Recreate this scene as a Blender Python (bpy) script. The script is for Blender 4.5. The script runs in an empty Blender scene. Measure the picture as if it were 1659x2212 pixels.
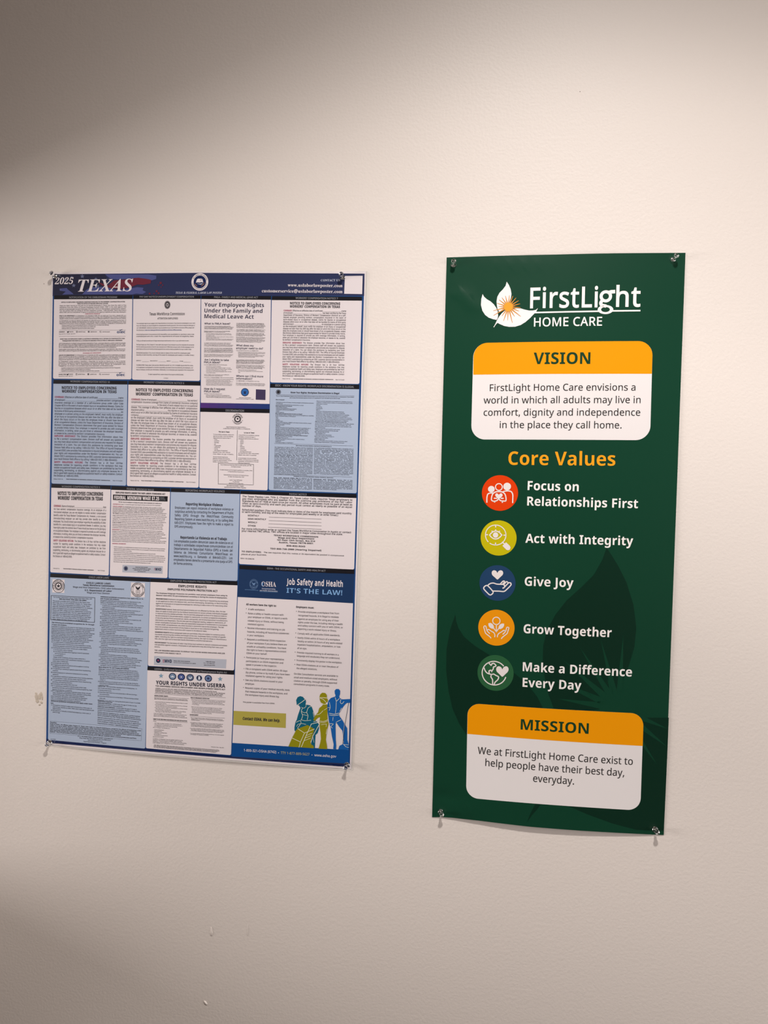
import bpy, math
from mathutils import Vector, Euler, Matrix
from mathutils.geometry import tessellate_polygon

scene = bpy.context.scene
COL = scene.collection

# ------------------------------------------------------------------ camera
CAM_LOC=(0.8250,-1.3506,1.5133)
CAM_ROT=(1.53363,-0.02730,0.12596)
CAM_LENS=34.720

cam_data = bpy.data.cameras.new('camera')
cam_data.sensor_fit = 'HORIZONTAL'; cam_data.sensor_width = 36.0; cam_data.lens = CAM_LENS
cam_data.clip_start = 0.02
cam = bpy.data.objects.new('camera', cam_data); COL.objects.link(cam)
cam.location = CAM_LOC; cam.rotation_euler = CAM_ROT
scene.camera = cam

# ------------------------------------------------------------------ light and exposure
scene.view_settings.view_transform = 'Standard'
scene.view_settings.look = 'None'
scene.view_settings.gamma = 1.0
scene.view_settings.use_curve_mapping = False
scene.view_settings.exposure = 0.05

world = bpy.data.worlds.new('world'); scene.world = world; world.use_nodes = True
world.node_tree.nodes['Background'].inputs[0].default_value = (1.0, 0.93, 0.86, 1)
world.node_tree.nodes['Background'].inputs[1].default_value = 0.02

CEIL = 3.24
def lamp(name, kind, loc, energy, color, **kw):
    l = bpy.data.lights.new(name, kind); l.energy = energy; l.color = color
    for k, v in kw.items(): setattr(l, k, v)
    o = bpy.data.objects.new(name, l); COL.objects.link(o); o.location = loc
    return o
# recessed downlight in the ceiling in front of the wall; its beam is strongest straight down
# and is cut off by the rim of its can
BEAM = [(0, 3.8), (18, 4.1), (25, 4.0), (28, 3.6), (31, 2.95), (34, 3.45), (37, 3.5), (42, 2.75), (46, 2.2), (50, 1.62), (54, 0.84), (58, 0.43), (64, 0.22), (80, 0.14), (90, 0.0)]
down = lamp('downlight_lamp', 'SPOT', (1.0, -1.2, 3.2), 60.0, (1.0, 0.955, 0.905), spot_size=math.radians(150), spot_blend=0.05, shadow_soft_size=0.065)
down.data.use_nodes = True
lt = down.data.node_tree; em = lt.nodes['Emission']
tco = lt.nodes.new('ShaderNodeTexCoord'); sep = lt.nodes.new('ShaderNodeSeparateXYZ'); ab = lt.nodes.new('ShaderNodeMath'); ab.operation = 'ABSOLUTE'
ac = lt.nodes.new('ShaderNodeMath'); ac.operation = 'ARCCOSINE'; fc = lt.nodes.new('ShaderNodeFloatCurve'); ml = lt.nodes.new('ShaderNodeMath'); ml.operation = 'MULTIPLY'
top = max(v for _, v in BEAM)
cv = fc.mapping.curves[0]
pts = [(d / 90, v / top) for d, v in BEAM]
cv.points[0].location = pts[0]; cv.points[1].location = pts[-1]
for p in pts[1:-1]: cv.points.new(*p)
for p in cv.points: p.handle_type = 'AUTO_CLAMPED'
fc.mapping.update()
q = lt.nodes.new('ShaderNodeMath'); q.operation = 'MULTIPLY'; q.inputs[1].default_value = 2 / math.pi
ml.inputs[1].default_value = top
lt.links.new(tco.outputs['Normal'], sep.inputs[0]); lt.links.new(sep.outputs['Z'], ab.inputs[0]); lt.links.new(ab.outputs[0], ac.inputs[0])
lt.links.new(ac.outputs[0], q.inputs[0]); lt.links.new(q.outputs[0], fc.inputs['Value']); lt.links.new(fc.outputs[0], ml.inputs[0]); lt.links.new(ml.outputs[0], em.inputs['Strength'])
# added fill light from the left, trimmed by the opening in the partition
side = lamp('fill_light', 'AREA', (-4.6, -1.6, 1.30), 250.0, (1.0, 0.95, 0.92), shape='RECTANGLE', size=2.0, size_y=1.9)
side.rotation_euler = (math.radians(90), 0, math.radians(-90))
# added fill light from the right; there is no window behind it
fill_right = lamp('fill_light', 'AREA', (3.24, -1.3, 1.45), 34.0, (1.0, 0.95, 0.92), shape='RECTANGLE', size=1.8, size_y=1.5)
fill_right.rotation_euler = (math.radians(90), 0, math.radians(90))

# ------------------------------------------------------------------ materials
def lin(h):
    c = [int(h[i:i+2], 16) / 255 for i in (0, 2, 4)]
    return tuple(x / 12.92 if x <= 0.04045 else ((x + 0.055) / 1.055) ** 2.4 for x in c) + (1.0,)
MATS = {}
def material(name, hexcol, rough=0.4, spec=0.4, **kw):
    m = bpy.data.materials.new(name); m.use_nodes = True
    b = m.node_tree.nodes['Principled BSDF']
    b.inputs['Base Color'].default_value = lin(hexcol)
    b.inputs['Roughness'].default_value = rough
    b.inputs['Specular IOR Level'].default_value = spec
    for k, v in kw.items(): b.inputs[k.replace('_', ' ')].default_value = v
    MATS[name] = m
    return m
PRINT = dict(white='d8ced1', paleblue='a3afc5', blue='1b4379', navy='2a3052', deepnavy='101f4c', bar='17161c', bartext='8f8f96', ink='2b282e', ink2='1f2233',
    palewhite='b6b8c8', red='9c3a56', link='42507e', fmla='2c2b42', logoblue='1d3a6a', flagdark='25263c', flagblue='4a4f82', flagred='672636', flagstar='666b88', orangebrown='a5704a',
    graypanel='abadb9', graylight='c9ccd6', sealnavy='262c4a', sealblue='2f62a4', sealblue2='2c3a80', sealgrey='7183a0', sealgrey2='5d6f9c', purpleplate='403654', steel='7896ad',
    oshablue='1b3358', lightblue='7aa3d0', sealline='6884ab', olive='a89c48', footblue='0a4686', dimolive='a39c72', teal='0f5a74', olive2='8a8412', figblue='1659a0', figline='e0dcc8')
for k, v in PRINT.items(): material(k, v, 0.34, 0.35)
for i in range(8):
    t = i / 7; a, b = (0x4c, 0x2f, 0x72), (0x22, 0x35, 0x6c)
    material('grad%d' % i, '%02x%02x%02x' % tuple(round(p + (q - p) * t) for p, q in zip(a, b)), 0.34, 0.35)
VINYL = dict(bright='efe8e6', green='0a3a28', leaf='05291c', leaf2='0a3424', sun='ea9c30', ray='cf8a3c', card='e2dbdb', orange='ea9400', greentext='123a22', text='2c2a2a', heading='ec9a1c', icon='e4dad8',
    medred='d83a04', medlime='beb008', mednavy='1f3d60', medorange='e69008', medgreen='285a38')
for k, v in VINYL.items(): material(k, v, 0.30, 0.5)

film = material('film', 'f4f0ec', 0.12, 0.5)
nt = film.node_tree; tr = nt.nodes.new('ShaderNodeBsdfTransparent'); mx = nt.nodes.new('ShaderNodeMixShader'); mx.inputs[0].default_value = 0.30
nt.links.new(tr.outputs[0], mx.inputs[1]); nt.links.new(nt.nodes['Principled BSDF'].outputs[0], mx.inputs[2])
nt.links.new(mx.outputs[0], nt.nodes['Material Output'].inputs[0])

paint = material('wall_paint', 'dbd1cb', 0.50, 0.4)
nt = paint.node_tree; bs = nt.nodes['Principled BSDF']
tc = nt.nodes.new('ShaderNodeTexCoord')
n1 = nt.nodes.new('ShaderNodeTexNoise'); n1.inputs['Scale'].default_value = 190; n1.inputs['Detail'].default_value = 3.0; n1.inputs['Roughness'].default_value = 0.55
n2 = nt.nodes.new('ShaderNodeTexNoise'); n2.inputs['Scale'].default_value = 38; n2.inputs['Detail'].default_value = 2.0
ad = nt.nodes.new('ShaderNodeMath'); ad.operation = 'MULTIPLY_ADD'; ad.inputs[1].default_value = 0.4
bp = nt.nodes.new('ShaderNodeBump'); bp.inputs['Strength'].default_value = 0.36; bp.inputs['Distance'].default_value = 0.0012
nt.links.new(tc.outputs['Object'], n1.inputs['Vector']); nt.links.new(tc.outputs['Object'], n2.inputs['Vector'])
nt.links.new(n2.outputs[0], ad.inputs[0]); nt.links.new(n1.outputs[0], ad.inputs[2])
nt.links.new(ad.outputs[0], bp.inputs['Height']); nt.links.new(bp.outputs[0], bs.inputs['Normal'])
plaster = material('bare_plaster', 'bdb0a3', 0.8, 0.2)
hole_mat = material('nail_hole_dark', '4a3c36', 0.8, 0.1)
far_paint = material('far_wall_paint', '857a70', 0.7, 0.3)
carpet = material('floor_carpet', '48423e', 0.9, 0.1)
ceil_mat = material('ceiling_paint', 'b8b2aa', 0.8, 0.2)
clear = material('clear_plastic', 'ffffff', 0.04, 0.5, Transmission_Weight=1.0, IOR=1.49)
steel_pin = material('pin_steel', 'b0aca8', 0.25, 0.5, Metallic=1.0)
trim_mat = material('white_enamel', 'e8e4de', 0.35, 0.5)

# ------------------------------------------------------------------ helpers
def new_mesh(name, verts, faces, mats, parent=None, fmat=None, smooth=False):
    me = bpy.data.meshes.new(name); me.from_pydata(verts, [], faces)
    for m in (mats if isinstance(mats, (list, tuple)) else [mats]): me.materials.append(m)
    if fmat: me.polygons.foreach_set('material_index', fmat)
    if smooth: me.polygons.foreach_set('use_smooth', [True] * len(me.polygons))
    me.update()
    o = bpy.data.objects.new(name, me); COL.objects.link(o)
    if parent: o.parent = parent
    return o
def box_geo(x0, x1, y0, y1, z0, z1):
    v = [(x, y, z) for x in (x0, x1) for y in (y0, y1) for z in (z0, z1)]
    f = [(0, 1, 3, 2), (4, 6, 7, 5), (0, 4, 5, 1), (2, 3, 7, 6), (0, 2, 6, 4), (1, 5, 7, 3)]
    return v, f
def lathe_geo(profile, n=28):
    v, f = [], []
    for r, h in profile:
        for i in range(n):
            a = 2 * math.pi * i / n; v.append((r * math.cos(a), r * math.sin(a), h))
    for j in range(len(profile) - 1):
        for i in range(n):
            k = (i + 1) % n; f.append((j * n + i, j * n + k, (j + 1) * n + k, (j + 1) * n + i))
    f.append(tuple(range(n - 1, -1, -1))); f.append(tuple((len(profile) - 1) * n + i for i in range(n)))
    return v, f
def tag(o, label, cat, group=None):
    o['label'] = label; o['category'] = cat
    if group: o['group'] = group
    return o
def structure(o): o['kind'] = 'structure'; return o

# ------------------------------------------------------------------ room shell
def wall(name, dims, mat):
    v, f = box_geo(*dims); return structure(new_mesh(name, v, f, mat))
XL, XR, YB = -7.0, 3.3, -4.2
wall_back = wall('wall_back', (XL - .1, XR + .1, 0.0, 0.1, 0.0, CEIL), paint)
# unseen partition, added with its opening to shape the left fill light
def boxes(name, dims, mat):
    v, f = [], []
    for d in dims:
        bv, bf = box_geo(*d); f += [tuple(i + len(v) for i in q) for q in bf]; v += bv
    return structure(new_mesh(name, v, f, mat))
LX = (-0.52, -0.42)
boxes('added_partition', [LX + (YB, -1.45, 0.0, CEIL), LX + (-0.08, 0.0, 0.0, CEIL), LX + (-1.45, -0.08, 0.0, 0.74), LX + (-1.45, -0.08, 1.99, CEIL)], far_paint)
wall('wall_far_left', (XL - .1, XL, YB, 0.0, 0.0, CEIL), far_paint)  # end of the shell, extended left around the added fill light
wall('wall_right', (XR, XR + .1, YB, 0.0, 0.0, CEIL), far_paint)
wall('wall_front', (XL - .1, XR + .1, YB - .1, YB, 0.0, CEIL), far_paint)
wall('floor', (XL - .1, XR + .1, YB - .1, 0.1, -0.1, 0.0), carpet)
wall('ceiling', (XL - .1, XR + .1, YB - .1, 0.1, CEIL, CEIL + 0.1), ceil_mat)

# blemishes of the wall surface itself
MARKS={'scuff': (-0.0202,1.0738), 'drip1': (0.3414,0.6411), 'drip2': (0.4137,0.6505), 'chip': (0.3325,0.4986), 'hole': (-0.0184,1.8825), 'speck': (0.9802,2.2082)}

def blob(name, cx, cz, rx, rz, h, mat, rot=0.0, taper=0.0, n=18, rings=5, y0=0.0, rag=0.0):
    v, f = [(cx, y0 - h, cz)], []
    for j in range(1, rings + 1):
        t = j / rings
        for i in range(n):
            a = 2 * math.pi * i / n
            k = 1 + rag * math.sin(3.1 * i * i + 1.7 * i)
            x, z = rx * t * k * math.cos(a), rz * t * k * math.sin(a)
            x *= 1 - taper * (z / rz)
            c, s = math.cos(rot), math.sin(rot)
            v.append((cx + c * x - s * z, y0 - h * math.sqrt(max(0, 1 - t * t)) - (0 if j < rings else -0.0002), cz + s * x + c * z))
    for i in range(n): f.append((0, 1 + (i + 1) % n, 1 + i))
    for j in range(rings - 1):
        for i in range(n):
            a, b = 1 + j * n + i, 1 + j * n + (i + 1) % n
            f.append((a, b, b + n, a + n))
    return new_mesh(name, v, f, mat, wall_back, smooth=True)
x, z = MARKS['drip1']; blob('paint_drip', x, z, .0026, .010, .0014, paint, 0.05, 0.55)
x, z = MARKS['drip2']; blob('paint_drip', x, z, .0012, .012, .0007, paint, 0.0, 0.3); 
x, z = MARKS['chip']; blob('paint_drip', x, z, .0024, .0052, .0018, paint, 0.75)
x, z = MARKS['hole']; blob('nail_hole', x, z, .0008, .0008, .0002, hole_mat)
x, z = MARKS['speck']; blob('nail_hole', x, z, .0008, .0008, .0002, hole_mat)
x, z = MARKS['scuff']
for dx, dz, a, b, h, r in ((-.0050, .002, .0042, .009, .0005, .1), (.0020, .003, .0050, .008, .0004, -.3), (.0045, .008, .0040, .005, .0005, .2), (.0055, -.008, .0026, .004, .0007, .8), (-.0030, -.006, .0045, .005, .0004, .3), (.0015, -.013, .0024, .0022, .0007, .5), (-.0060, .009, .0025, .003, .0004, 1.0), (.0070, .001, .0022, .006, .0005, 0.0)):
    blob('scuff_patch', x + dx, z + dz, a, b, h, plaster, r, 0.0, 14, 3, rag=.16)

# ------------------------------------------------------------------ sheets of printed paper and vinyl
def billow(kind,U,V):
    """gap in mm between the wall and the back of a sheet held by pins near its corners"""
    s=math.sin(math.pi*min(max(U,0.0),1.0)); t=math.sin(math.pi*min(max(V,0.0),1.0))
    if kind=='labor':
        return 1.0+4.2*s*(1.0-0.35*V)+0.5*t+0.25*math.sin(9*U+5*V)*s
    dent=0.0
    for a,b,sa,sb,h in ((.075,.936,.035,.009,1.7),(.12,.915,.035,.012,.7),(.05,.040,.05,.012,-1.5),(.16,.018,.06,.010,1.3),(.30,.985,.14,.012,.5)):
        dent+=h*math.exp(-((U-a)/sa)**2-((V-b)/sb)**2)
    return dent+1.0+6.5*s+1.3*t+0.3*math.sin(7*U-8*V)*s

POSTERS={
'labor':dict(x=0.3030,z=0.9788,tilt=-0.2553,w=616.3,h=924.1),
'values':dict(x=0.9666,z=0.9034,tilt=0.2553,w=411.4,h=1021.8),
}

GLYPHS = {}
GLYPHS['R']={
' ':'146:',
'!':'151:59 113 -14 287 60 0 -14 -287;75 -8 -16 4 -11 8 -5 9 -3 17 3 18 5 9 11 8 16 3 16 -3 11 -8 5 -9 3 -18 -3 -17 -5 -9 -11 -8',
'"':'229:150 255 -11 145 53 0 -11 -145;48 255 -12 145 54 0 -12 -145',
'#':'362:63 0 22 117 -71 0 0 38 78 0 18 89 -75 0 0 37 82 0 22 119 40 0 -22 -119 81 0 22 119 39 0 -23 -119 71 0 0 -37 -78 0 -17 -89 76 0 0 -38 -84 0 -23 -117 -39 0 22 117 -80 0 -21 -117;132 155 80 0 17 89 -80 0',
'$':'320:142 -32 0 59 -60 6 -47 13 0 48 48 -16 59 -7 0 113 -58 22 -30 22 -9 13 -7 16 -3 18 0 20 7 27 9 15 13 13 15 10 19 8 44 8 0 49 36 0 0 -49 47 -5 51 -15 -15 -42 -39 13 -44 7 0 -113 55 -19 32 -21 11 -12 8 -15 4 -17 1 -23 -4 -18 -7 -16 -11 -14 -15 -12 -17 -10 -21 -7 -36 -7 0 -62;142 234 0 99 -27 -5 -18 -9 -11 -14 -3 -16 3 -20 10 -15 17 -11;178 73 28 6 20 10 11 14 4 17 -3 19 -11 13 -19 11 -30 9',
'&':'410:156 -6 -28 2 -24 6 -31 14 -17 14 -13 18 -9 20 -4 23 0 24 6 28 11 24 26 25 43 30 -33 43 -12 25 -4 21 1 18 3 18 7 16 17 20 24 14 29 8 33 1 38 -9 15 -8 13 -11 10 -14 7 -16 3 -28 -3 -25 -14 -29 -24 -24 -39 -27 108 -104 22 34 17 55 50 0 -13 -43 -13 -31 -16 -28 -15 -18 82 -80 -67 0 -48 47 -36 -26 -32 -15 -27 -8;157 244 28 19 15 13 10 13 6 15 2 21 -5 17 -11 14 -17 8 -28 1 -19 -6 -14 -12 -8 -17 0 -21 5 -18 14 -22;157 38 26 2 29 7 25 12 25 19 -116 113 -33 -23 -19 -18 -10 -23 -2 -29 7 -26 18 -20 26 -11',
"'":'126:48 255 -12 145 54 0 -12 -145',
'(':'168:105 -89 -37 53 -14 29 -16 46 -11 48 -3 33 -1 51 2 33 9 49 8 32 18 46 16 29 29 40 46 0 -26 -41 -22 -44 -16 -47 -12 -64 -2 -33 1 -49 3 -32 10 -48 16 -46 14 -29 34 -56',
')':'168:17 -89 27 41 27 59 14 47 10 64 0 49 -2 33 -12 64 -16 47 -14 30 -34 55 46 0 37 -54 14 -30 16 -47 8 -32 6 -50 1 -50 -2 -34 -9 -48 -8 -32 -18 -45 -16 -28 -29 -39',
'*':'309:109 174 -50 26 66 89 -102 8 8 51 106 -30 -12 108 55 0 -11 -108 108 30 8 -51 -103 -8 66 -89 -48 -26 -48 98',
',':'150:23 -72 28 137 53 0 4 -6 -21 -65 -28 -66',
'-':'180:22 128 0 44 136 0 0 -44',
'.':'150:75 -8 -16 4 -11 8 -5 9 -3 17 3 18 5 9 11 8 16 3 16 -3 11 -8 5 -9 3 -18 -3 -17 -5 -9 -11 -8',
'/':'208:6 0 149 400 48 0 -149 -400',
'0':'320:160 -6 -32 4 -27 10 -23 17 -18 24 -14 30 -10 35 -7 41 -2 46 2 46 6 40 9 36 14 29 18 23 23 17 28 11 33 3 31 -3 27 -10 23 -17 19 -24 14 -30 11 -35 6 -40 2 -46 -2 -46 -6 -41 -9 -35 -14 -30 -18 -23 -23 -18 -28 -10;160 36 20 3 18 8 15 12 11 18 8 23 6 28 5 73 -5 71 -6 28 -8 23 -11 18 -15 13 -18 8 -20 2 -21 -2 -18 -8 -14 -13 -11 -18 -9 -23 -6 -28 -4 -71 4 -72 6 -29 9 -23 11 -18 14 -12 18 -8',
'1':'320:151 0 0 280 2 68 -77 -65 -26 33 108 84 41 0 0 -400',
'2':'320:27 0 0 41 105 106 60 65 25 41 6 24 2 19 -3 23 -8 18 -14 14 -18 8 -28 5 -34 -4 -28 -12 -34 -23 -27 34 47 29 23 10 26 6 27 2 27 -2 23 -5 21 -9 18 -13 14 -15 14 -28 4 -23 0 -20 -3 -22 -7 -22 -14 -27 -25 -33 -137 -142 202 0 0 -45',
'3':'320:135 -6 -65 6 -45 16 0 46 26 -11 36 -10 28 -4 34 -1 42 8 16 8 17 16 10 21 3 35 -7 23 -16 17 -23 12 -30 7 -75 2 0 42 51 1 22 2 27 9 20 15 10 12 8 21 2 16 -3 20 -8 16 -9 9 -11 7 -19 7 -31 2 -35 -5 -58 -28 -25 33 31 19 39 16 36 6 49 -1 36 -9 20 -11 21 -21 13 -26 4 -20 0 -20 -3 -18 -9 -24 -10 -13 -19 -15 -24 -11 -18 -5 0 -3 42 -10 17 -9 19 -17 8 -14 6 -17 3 -18 -1 -26 -5 -24 -10 -21 -9 -13 -18 -16 -23 -13 -28 -10',
'4':'320:203 0 0 91 -191 0 0 42 188 269 51 0 0 -267 58 0 0 -44 -58 0 0 -91;60 135 143 0 3 215 -2 0 -24 -44',
'5':'320:139 -6 -58 6 -25 7 -21 9 0 47 35 -16 43 -9 37 -1 38 8 23 12 16 19 9 26 1 39 -5 16 -12 20 -12 11 -16 8 -19 5 -35 3 -69 -8 -24 15 15 189 201 0 0 -45 -159 0 -10 -116 26 4 51 2 40 -7 23 -10 29 -22 13 -18 9 -22 5 -25 -2 -43 -7 -26 -13 -23 -17 -19 -22 -16 -25 -11 -30 -6',
'6':'320:167 -6 -36 5 -33 14 -28 25 -21 34 -11 32 -7 52 2 58 7 52 13 39 18 35 19 22 23 18 28 14 33 9 40 3 49 -5 0 -42 -22 5 -35 1 -34 -5 -21 -8 -18 -11 -19 -18 -14 -24 -11 -33 -9 -63 3 0 25 26 24 14 29 7 42 -2 32 -10 27 -19 14 -18 14 -32 4 -40 -2 -30 -6 -26 -18 -33 -27 -25 -22 -12 -24 -6;166 36 32 6 26 17 9 12 7 16 5 42 -4 34 -15 26 -11 10 -13 7 -34 6 -30 -5 -29 -15 -20 -23 -6 -13 -2 -18 1 -18 6 -24 8 -17 10 -15 13 -13 15 -9',
'7':'320:76 0 164 355 -215 0 0 45 268 0 0 -38 -162 -362',
'8':'320:161 -6 -30 2 -27 5 -23 9 -19 13 -15 15 -11 19 -6 21 -3 24 5 31 17 31 25 24 36 21 -38 29 -16 18 -8 13 -6 24 -2 17 6 35 14 22 26 21 34 13 40 5 36 -4 32 -10 26 -18 17 -23 6 -19 3 -22 -2 -17 -6 -21 -12 -17 -14 -15 -43 -28 45 -27 22 -20 18 -30 4 -31 -2 -24 -6 -22 -12 -18 -15 -16 -19 -13 -23 -9 -25 -6;162 231 33 17 25 22 8 17 3 28 -8 23 -17 16 -24 10 -38 1 -25 -8 -19 -14 -10 -22 -1 -23 7 -21 14 -17 15 -10;160 34 36 4 27 15 16 22 4 13 1 22 -5 20 -18 22 -26 18 -44 19 -39 -22 -22 -20 -12 -24 -2 -29 8 -25 18 -21 29 -12',
'9':'320:108 -6 -51 6 0 42 36 -7 41 2 31 8 29 18 18 20 15 30 10 36 4 47 -3 0 -15 -18 -15 -11 -32 -14 -46 -3 -23 4 -21 8 -18 12 -16 16 -16 29 -7 38 1 43 7 27 11 23 15 20 19 15 21 11 25 7 28 3 27 -3 34 -12 22 -16 25 -29 14 -28 9 -34 4 -40 -1 -47 -6 -53 -8 -30 -15 -37 -16 -24 -20 -21 -25 -17 -30 -13 -23 -5;154 188 30 5 29 15 20 23 7 17 1 14 -1 18 -6 23 -18 33 -13 12 -15 10 -32 6 -32 -6 -25 -17 -10 -13 -7 -16 -5 -41 4 -34 15 -27 10 -9 13 -7',
':':'150:75 232 -16 3 -11 8 -6 13 -2 14 2 14 6 13 11 8 16 3 16 -3 11 -8 5 -9 3 -18 -2 -14 -6 -13 -11 -8;75 -8 -16 4 -11 8 -5 9 -3 17 3 18 5 9 11 8 16 3 16 -3 11 -8 5 -9 3 -18 -3 -17 -5 -9 -11 -8',
';':'150:73 232 -16 3 -10 8 -6 13 -2 14 2 14 6 13 10 8 16 3 17 -3 11 -8 6 -13 2 -14 -2 -14 -6 -13 -11 -8;17 -72 29 137 53 0 4 -6 -21 -65 -28 -66',
'?':'243:78 113 5 51 5 15 9 15 62 60 13 15 9 26 -2 30 -7 15 -12 11 -11 6 -20 5 -29 0 -24 -3 -52 -20 -17 39 43 18 35 8 45 1 34 -6 28 -14 14 -13 11 -15 7 -18 4 -20 0 -24 -4 -21 -8 -18 -15 -20 -71 -69 -9 -17 -3 -37;100 -8 -17 4 -10 8 -6 13 -1 13 2 18 5 9 10 8 17 3 16 -3 11 -8 5 -9 2 -18 -2 -17 -5 -9 -11 -8',
'@':'504:243 -50 -47 4 -29 6 -26 9 -34 19 -19 17 -17 19 -14 22 -10 24 -11 41 -4 46 5 50 12 47 20 41 27 36 34 29 41 22 46 13 53 5 42 -3 50 -15 23 -12 20 -15 18 -17 15 -20 18 -34 9 -26 5 -28 1 -30 -2 -32 -7 -30 -9 -23 -12 -19 -16 -16 -18 -12 -15 -5 -18 -2 -18 2 -14 6 -8 7 -12 16 -7 18 -2 0 -17 -23 -24 -18 -24 -7 -34 1 -26 9 -14 11 -12 14 -12 26 -5 31 2 38 6 24 14 28 21 22 19 13 22 8 34 4 49 -4 37 -9 -6 -128 4 -35 9 -12 18 -7 20 3 13 11 15 27 8 36 2 40 -8 46 -13 30 -18 24 -22 20 -37 19 -41 10 -54 -1 -41 -8 -36 -16 -30 -23 -24 -28 -18 -34 -14 -51 -3 -28 1 -35 10 -53 6 -15 16 -27 22 -22 13 -9 29 -14 16 -5 57 -6 57 6 63 18 0 -38 -62 -18;241 96 14 1 18 8 10 9 10 18 8 39 4 79 -41 6 -25 -3 -23 -14 -11 -12 -8 -14 -6 -21 -3 -22 1 -23 5 -20 5 -11 11 -11 14 -7',
'A':'358:0 0 156 402 46 0 155 -402 -52 0 -48 124 -158 0 -48 -124;115 169 127 0 -45 121 -19 60 -17 -60',
'B':'364:54 0 0 400 150 -1 44 -8 34 -13 23 -21 10 -20 5 -36 -2 -25 -9 -21 -13 -18 -19 -14 -33 -11 0 -2 30 -8 21 -10 17 -14 13 -18 7 -24 1 -35 -4 -25 -10 -21 -14 -17 -18 -15 -22 -11 -26 -8 -44 -4;105 230 97 1 20 3 22 8 14 13 9 25 0 31 -8 18 -14 14 -30 10 -32 4 -78 0;105 43 105 1 29 7 15 7 14 16 11 28 0 31 -11 25 -9 10 -13 9 -28 8 -23 2 -90 1',
'C':'354:218 -6 -43 4 -37 11 -32 17 -18 16 -15 17 -18 32 -13 37 -7 42 1 60 7 41 13 36 20 32 25 26 32 21 36 13 42 6 46 -1 42 -8 38 -14 -20 -43 -47 17 -38 5 -37 -2 -39 -15 -22 -16 -26 -33 -15 -43 -5 -34 2 -53 11 -46 21 -37 19 -19 24 -13 13 -5 31 -6 66 4 46 11 0 -43 -46 -13',
'D':'409:54 0 0 400 124 0 43 -3 50 -14 32 -18 27 -24 21 -29 10 -23 10 -40 4 -45 -4 -48 -10 -41 -17 -35 -11 -15 -28 -26 -33 -19 -38 -13 -44 -6;105 43 92 3 33 7 28 13 23 17 18 22 12 28 8 32 2 57 -5 34 -10 30 -15 24 -19 18 -24 14 -28 10 -32 4 -83 1',
'E':'311:54 0 0 400 224 0 0 -44 -173 0 0 -125 163 0 0 -44 -163 0 0 -143 173 0 0 -44',
'F':'291:54 0 0 400 224 0 0 -44 -173 0 0 -142 162 0 0 -44 -162 0 0 -170',
'G':'408:226 -6 -44 4 -38 10 -33 18 -19 15 -16 18 -20 31 -16 51 -6 59 4 45 10 40 17 35 24 30 29 23 36 18 41 11 46 4 56 -5 30 -7 34 -12 -19 -44 -48 17 -41 6 -48 -2 -30 -8 -26 -14 -31 -30 -16 -26 -13 -45 -2 -36 4 -45 8 -30 12 -27 17 -22 23 -17 27 -13 34 -7 26 -1 44 3 34 7 0 118 -88 0 0 45 138 0 0 -196 -65 -16',
'H':'415:54 0 0 400 51 0 0 -169 205 0 0 169 50 0 0 -400 -50 0 0 187 -205 0 0 -187',
'I':'190:22 0 0 29 47 11 0 320 -47 11 0 29 145 0 0 -29 -47 -11 0 -320 47 -11 0 -29',
'J':'153:-2 -106 -24 2 -18 5 0 42 41 -5 20 3 18 10 12 20 5 31 0 398 50 0 0 -394 -4 -39 -12 -30 -20 -22 -26 -15 -20 -5',
'K':'347:54 0 0 400 51 0 0 -197 177 197 59 0 -159 -174 165 -226 -60 0 -141 191 -41 -36 0 -155',
'L':'294:54 0 0 400 51 0 0 -355 175 0 0 -45',
'M':'508:54 0 0 400 75 0 123 -328 2 0 126 328 74 0 0 -400 -50 0 0 246 4 104 -2 0 -134 -350 -41 0 -132 351 -2 0 4 -108 0 -243',
'N':'426:54 0 0 400 59 0 213 -331 2 0 -4 105 0 226 47 0 0 -400 -58 0 -214 332 -3 0 5 -108 0 -224',
'O':'438:219 -6 -44 4 -37 11 -32 18 -26 24 -20 30 -14 36 -9 40 -3 44 3 44 9 40 14 35 20 30 26 24 32 18 38 11 44 3 42 -3 37 -11 31 -18 26 -24 21 -30 15 -35 8 -40 3 -44 -3 -45 -8 -40 -15 -35 -21 -30 -26 -24 -31 -18 -37 -11;219 38 32 3 27 8 23 14 18 19 13 23 10 28 6 32 2 36 -2 35 -6 32 -10 28 -13 23 -18 19 -23 13 -27 8 -31 3 -32 -3 -27 -8 -23 -13 -18 -19 -14 -23 -11 -28 -6 -32 -2 -35 2 -36 6 -32 10 -28 14 -23 19 -19 22 -14 27 -8',
'P':'339:54 0 0 400 143 -2 31 -6 26 -9 29 -22 13 -18 9 -22 5 -25 -1 -30 -4 -23 -9 -23 -9 -13 -18 -18 -23 -15 -19 -8 -48 -9 -74 -1 0 -156;105 199 79 2 30 8 23 13 14 20 6 18 1 20 -1 18 -5 16 -13 19 -19 13 -28 8 -87 3',
'Q':'438:310 -95 -77 90 -44 1 -39 8 -24 10 -30 20 -16 17 -14 19 -20 47 -9 40 -3 59 5 43 11 38 16 33 22 28 28 22 34 16 40 9 44 1 41 -6 24 -8 31 -18 26 -24 21 -30 15 -35 10 -54 1 -48 -4 -34 -12 -46 -21 -40 -18 -22 -34 -25 -27 -12 96 -99;219 38 32 3 27 8 23 14 18 19 13 23 10 28 6 32 2 36 -2 35 -6 32 -10 28 -13 23 -18 19 -23 13 -27 8 -31 3 -32 -3 -27 -8 -23 -13 -18 -19 -14 -23 -11 -28 -6 -32 -2 -35 2 -36 6 -32 10 -28 14 -23 19 -19 22 -14 27 -8',
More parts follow.
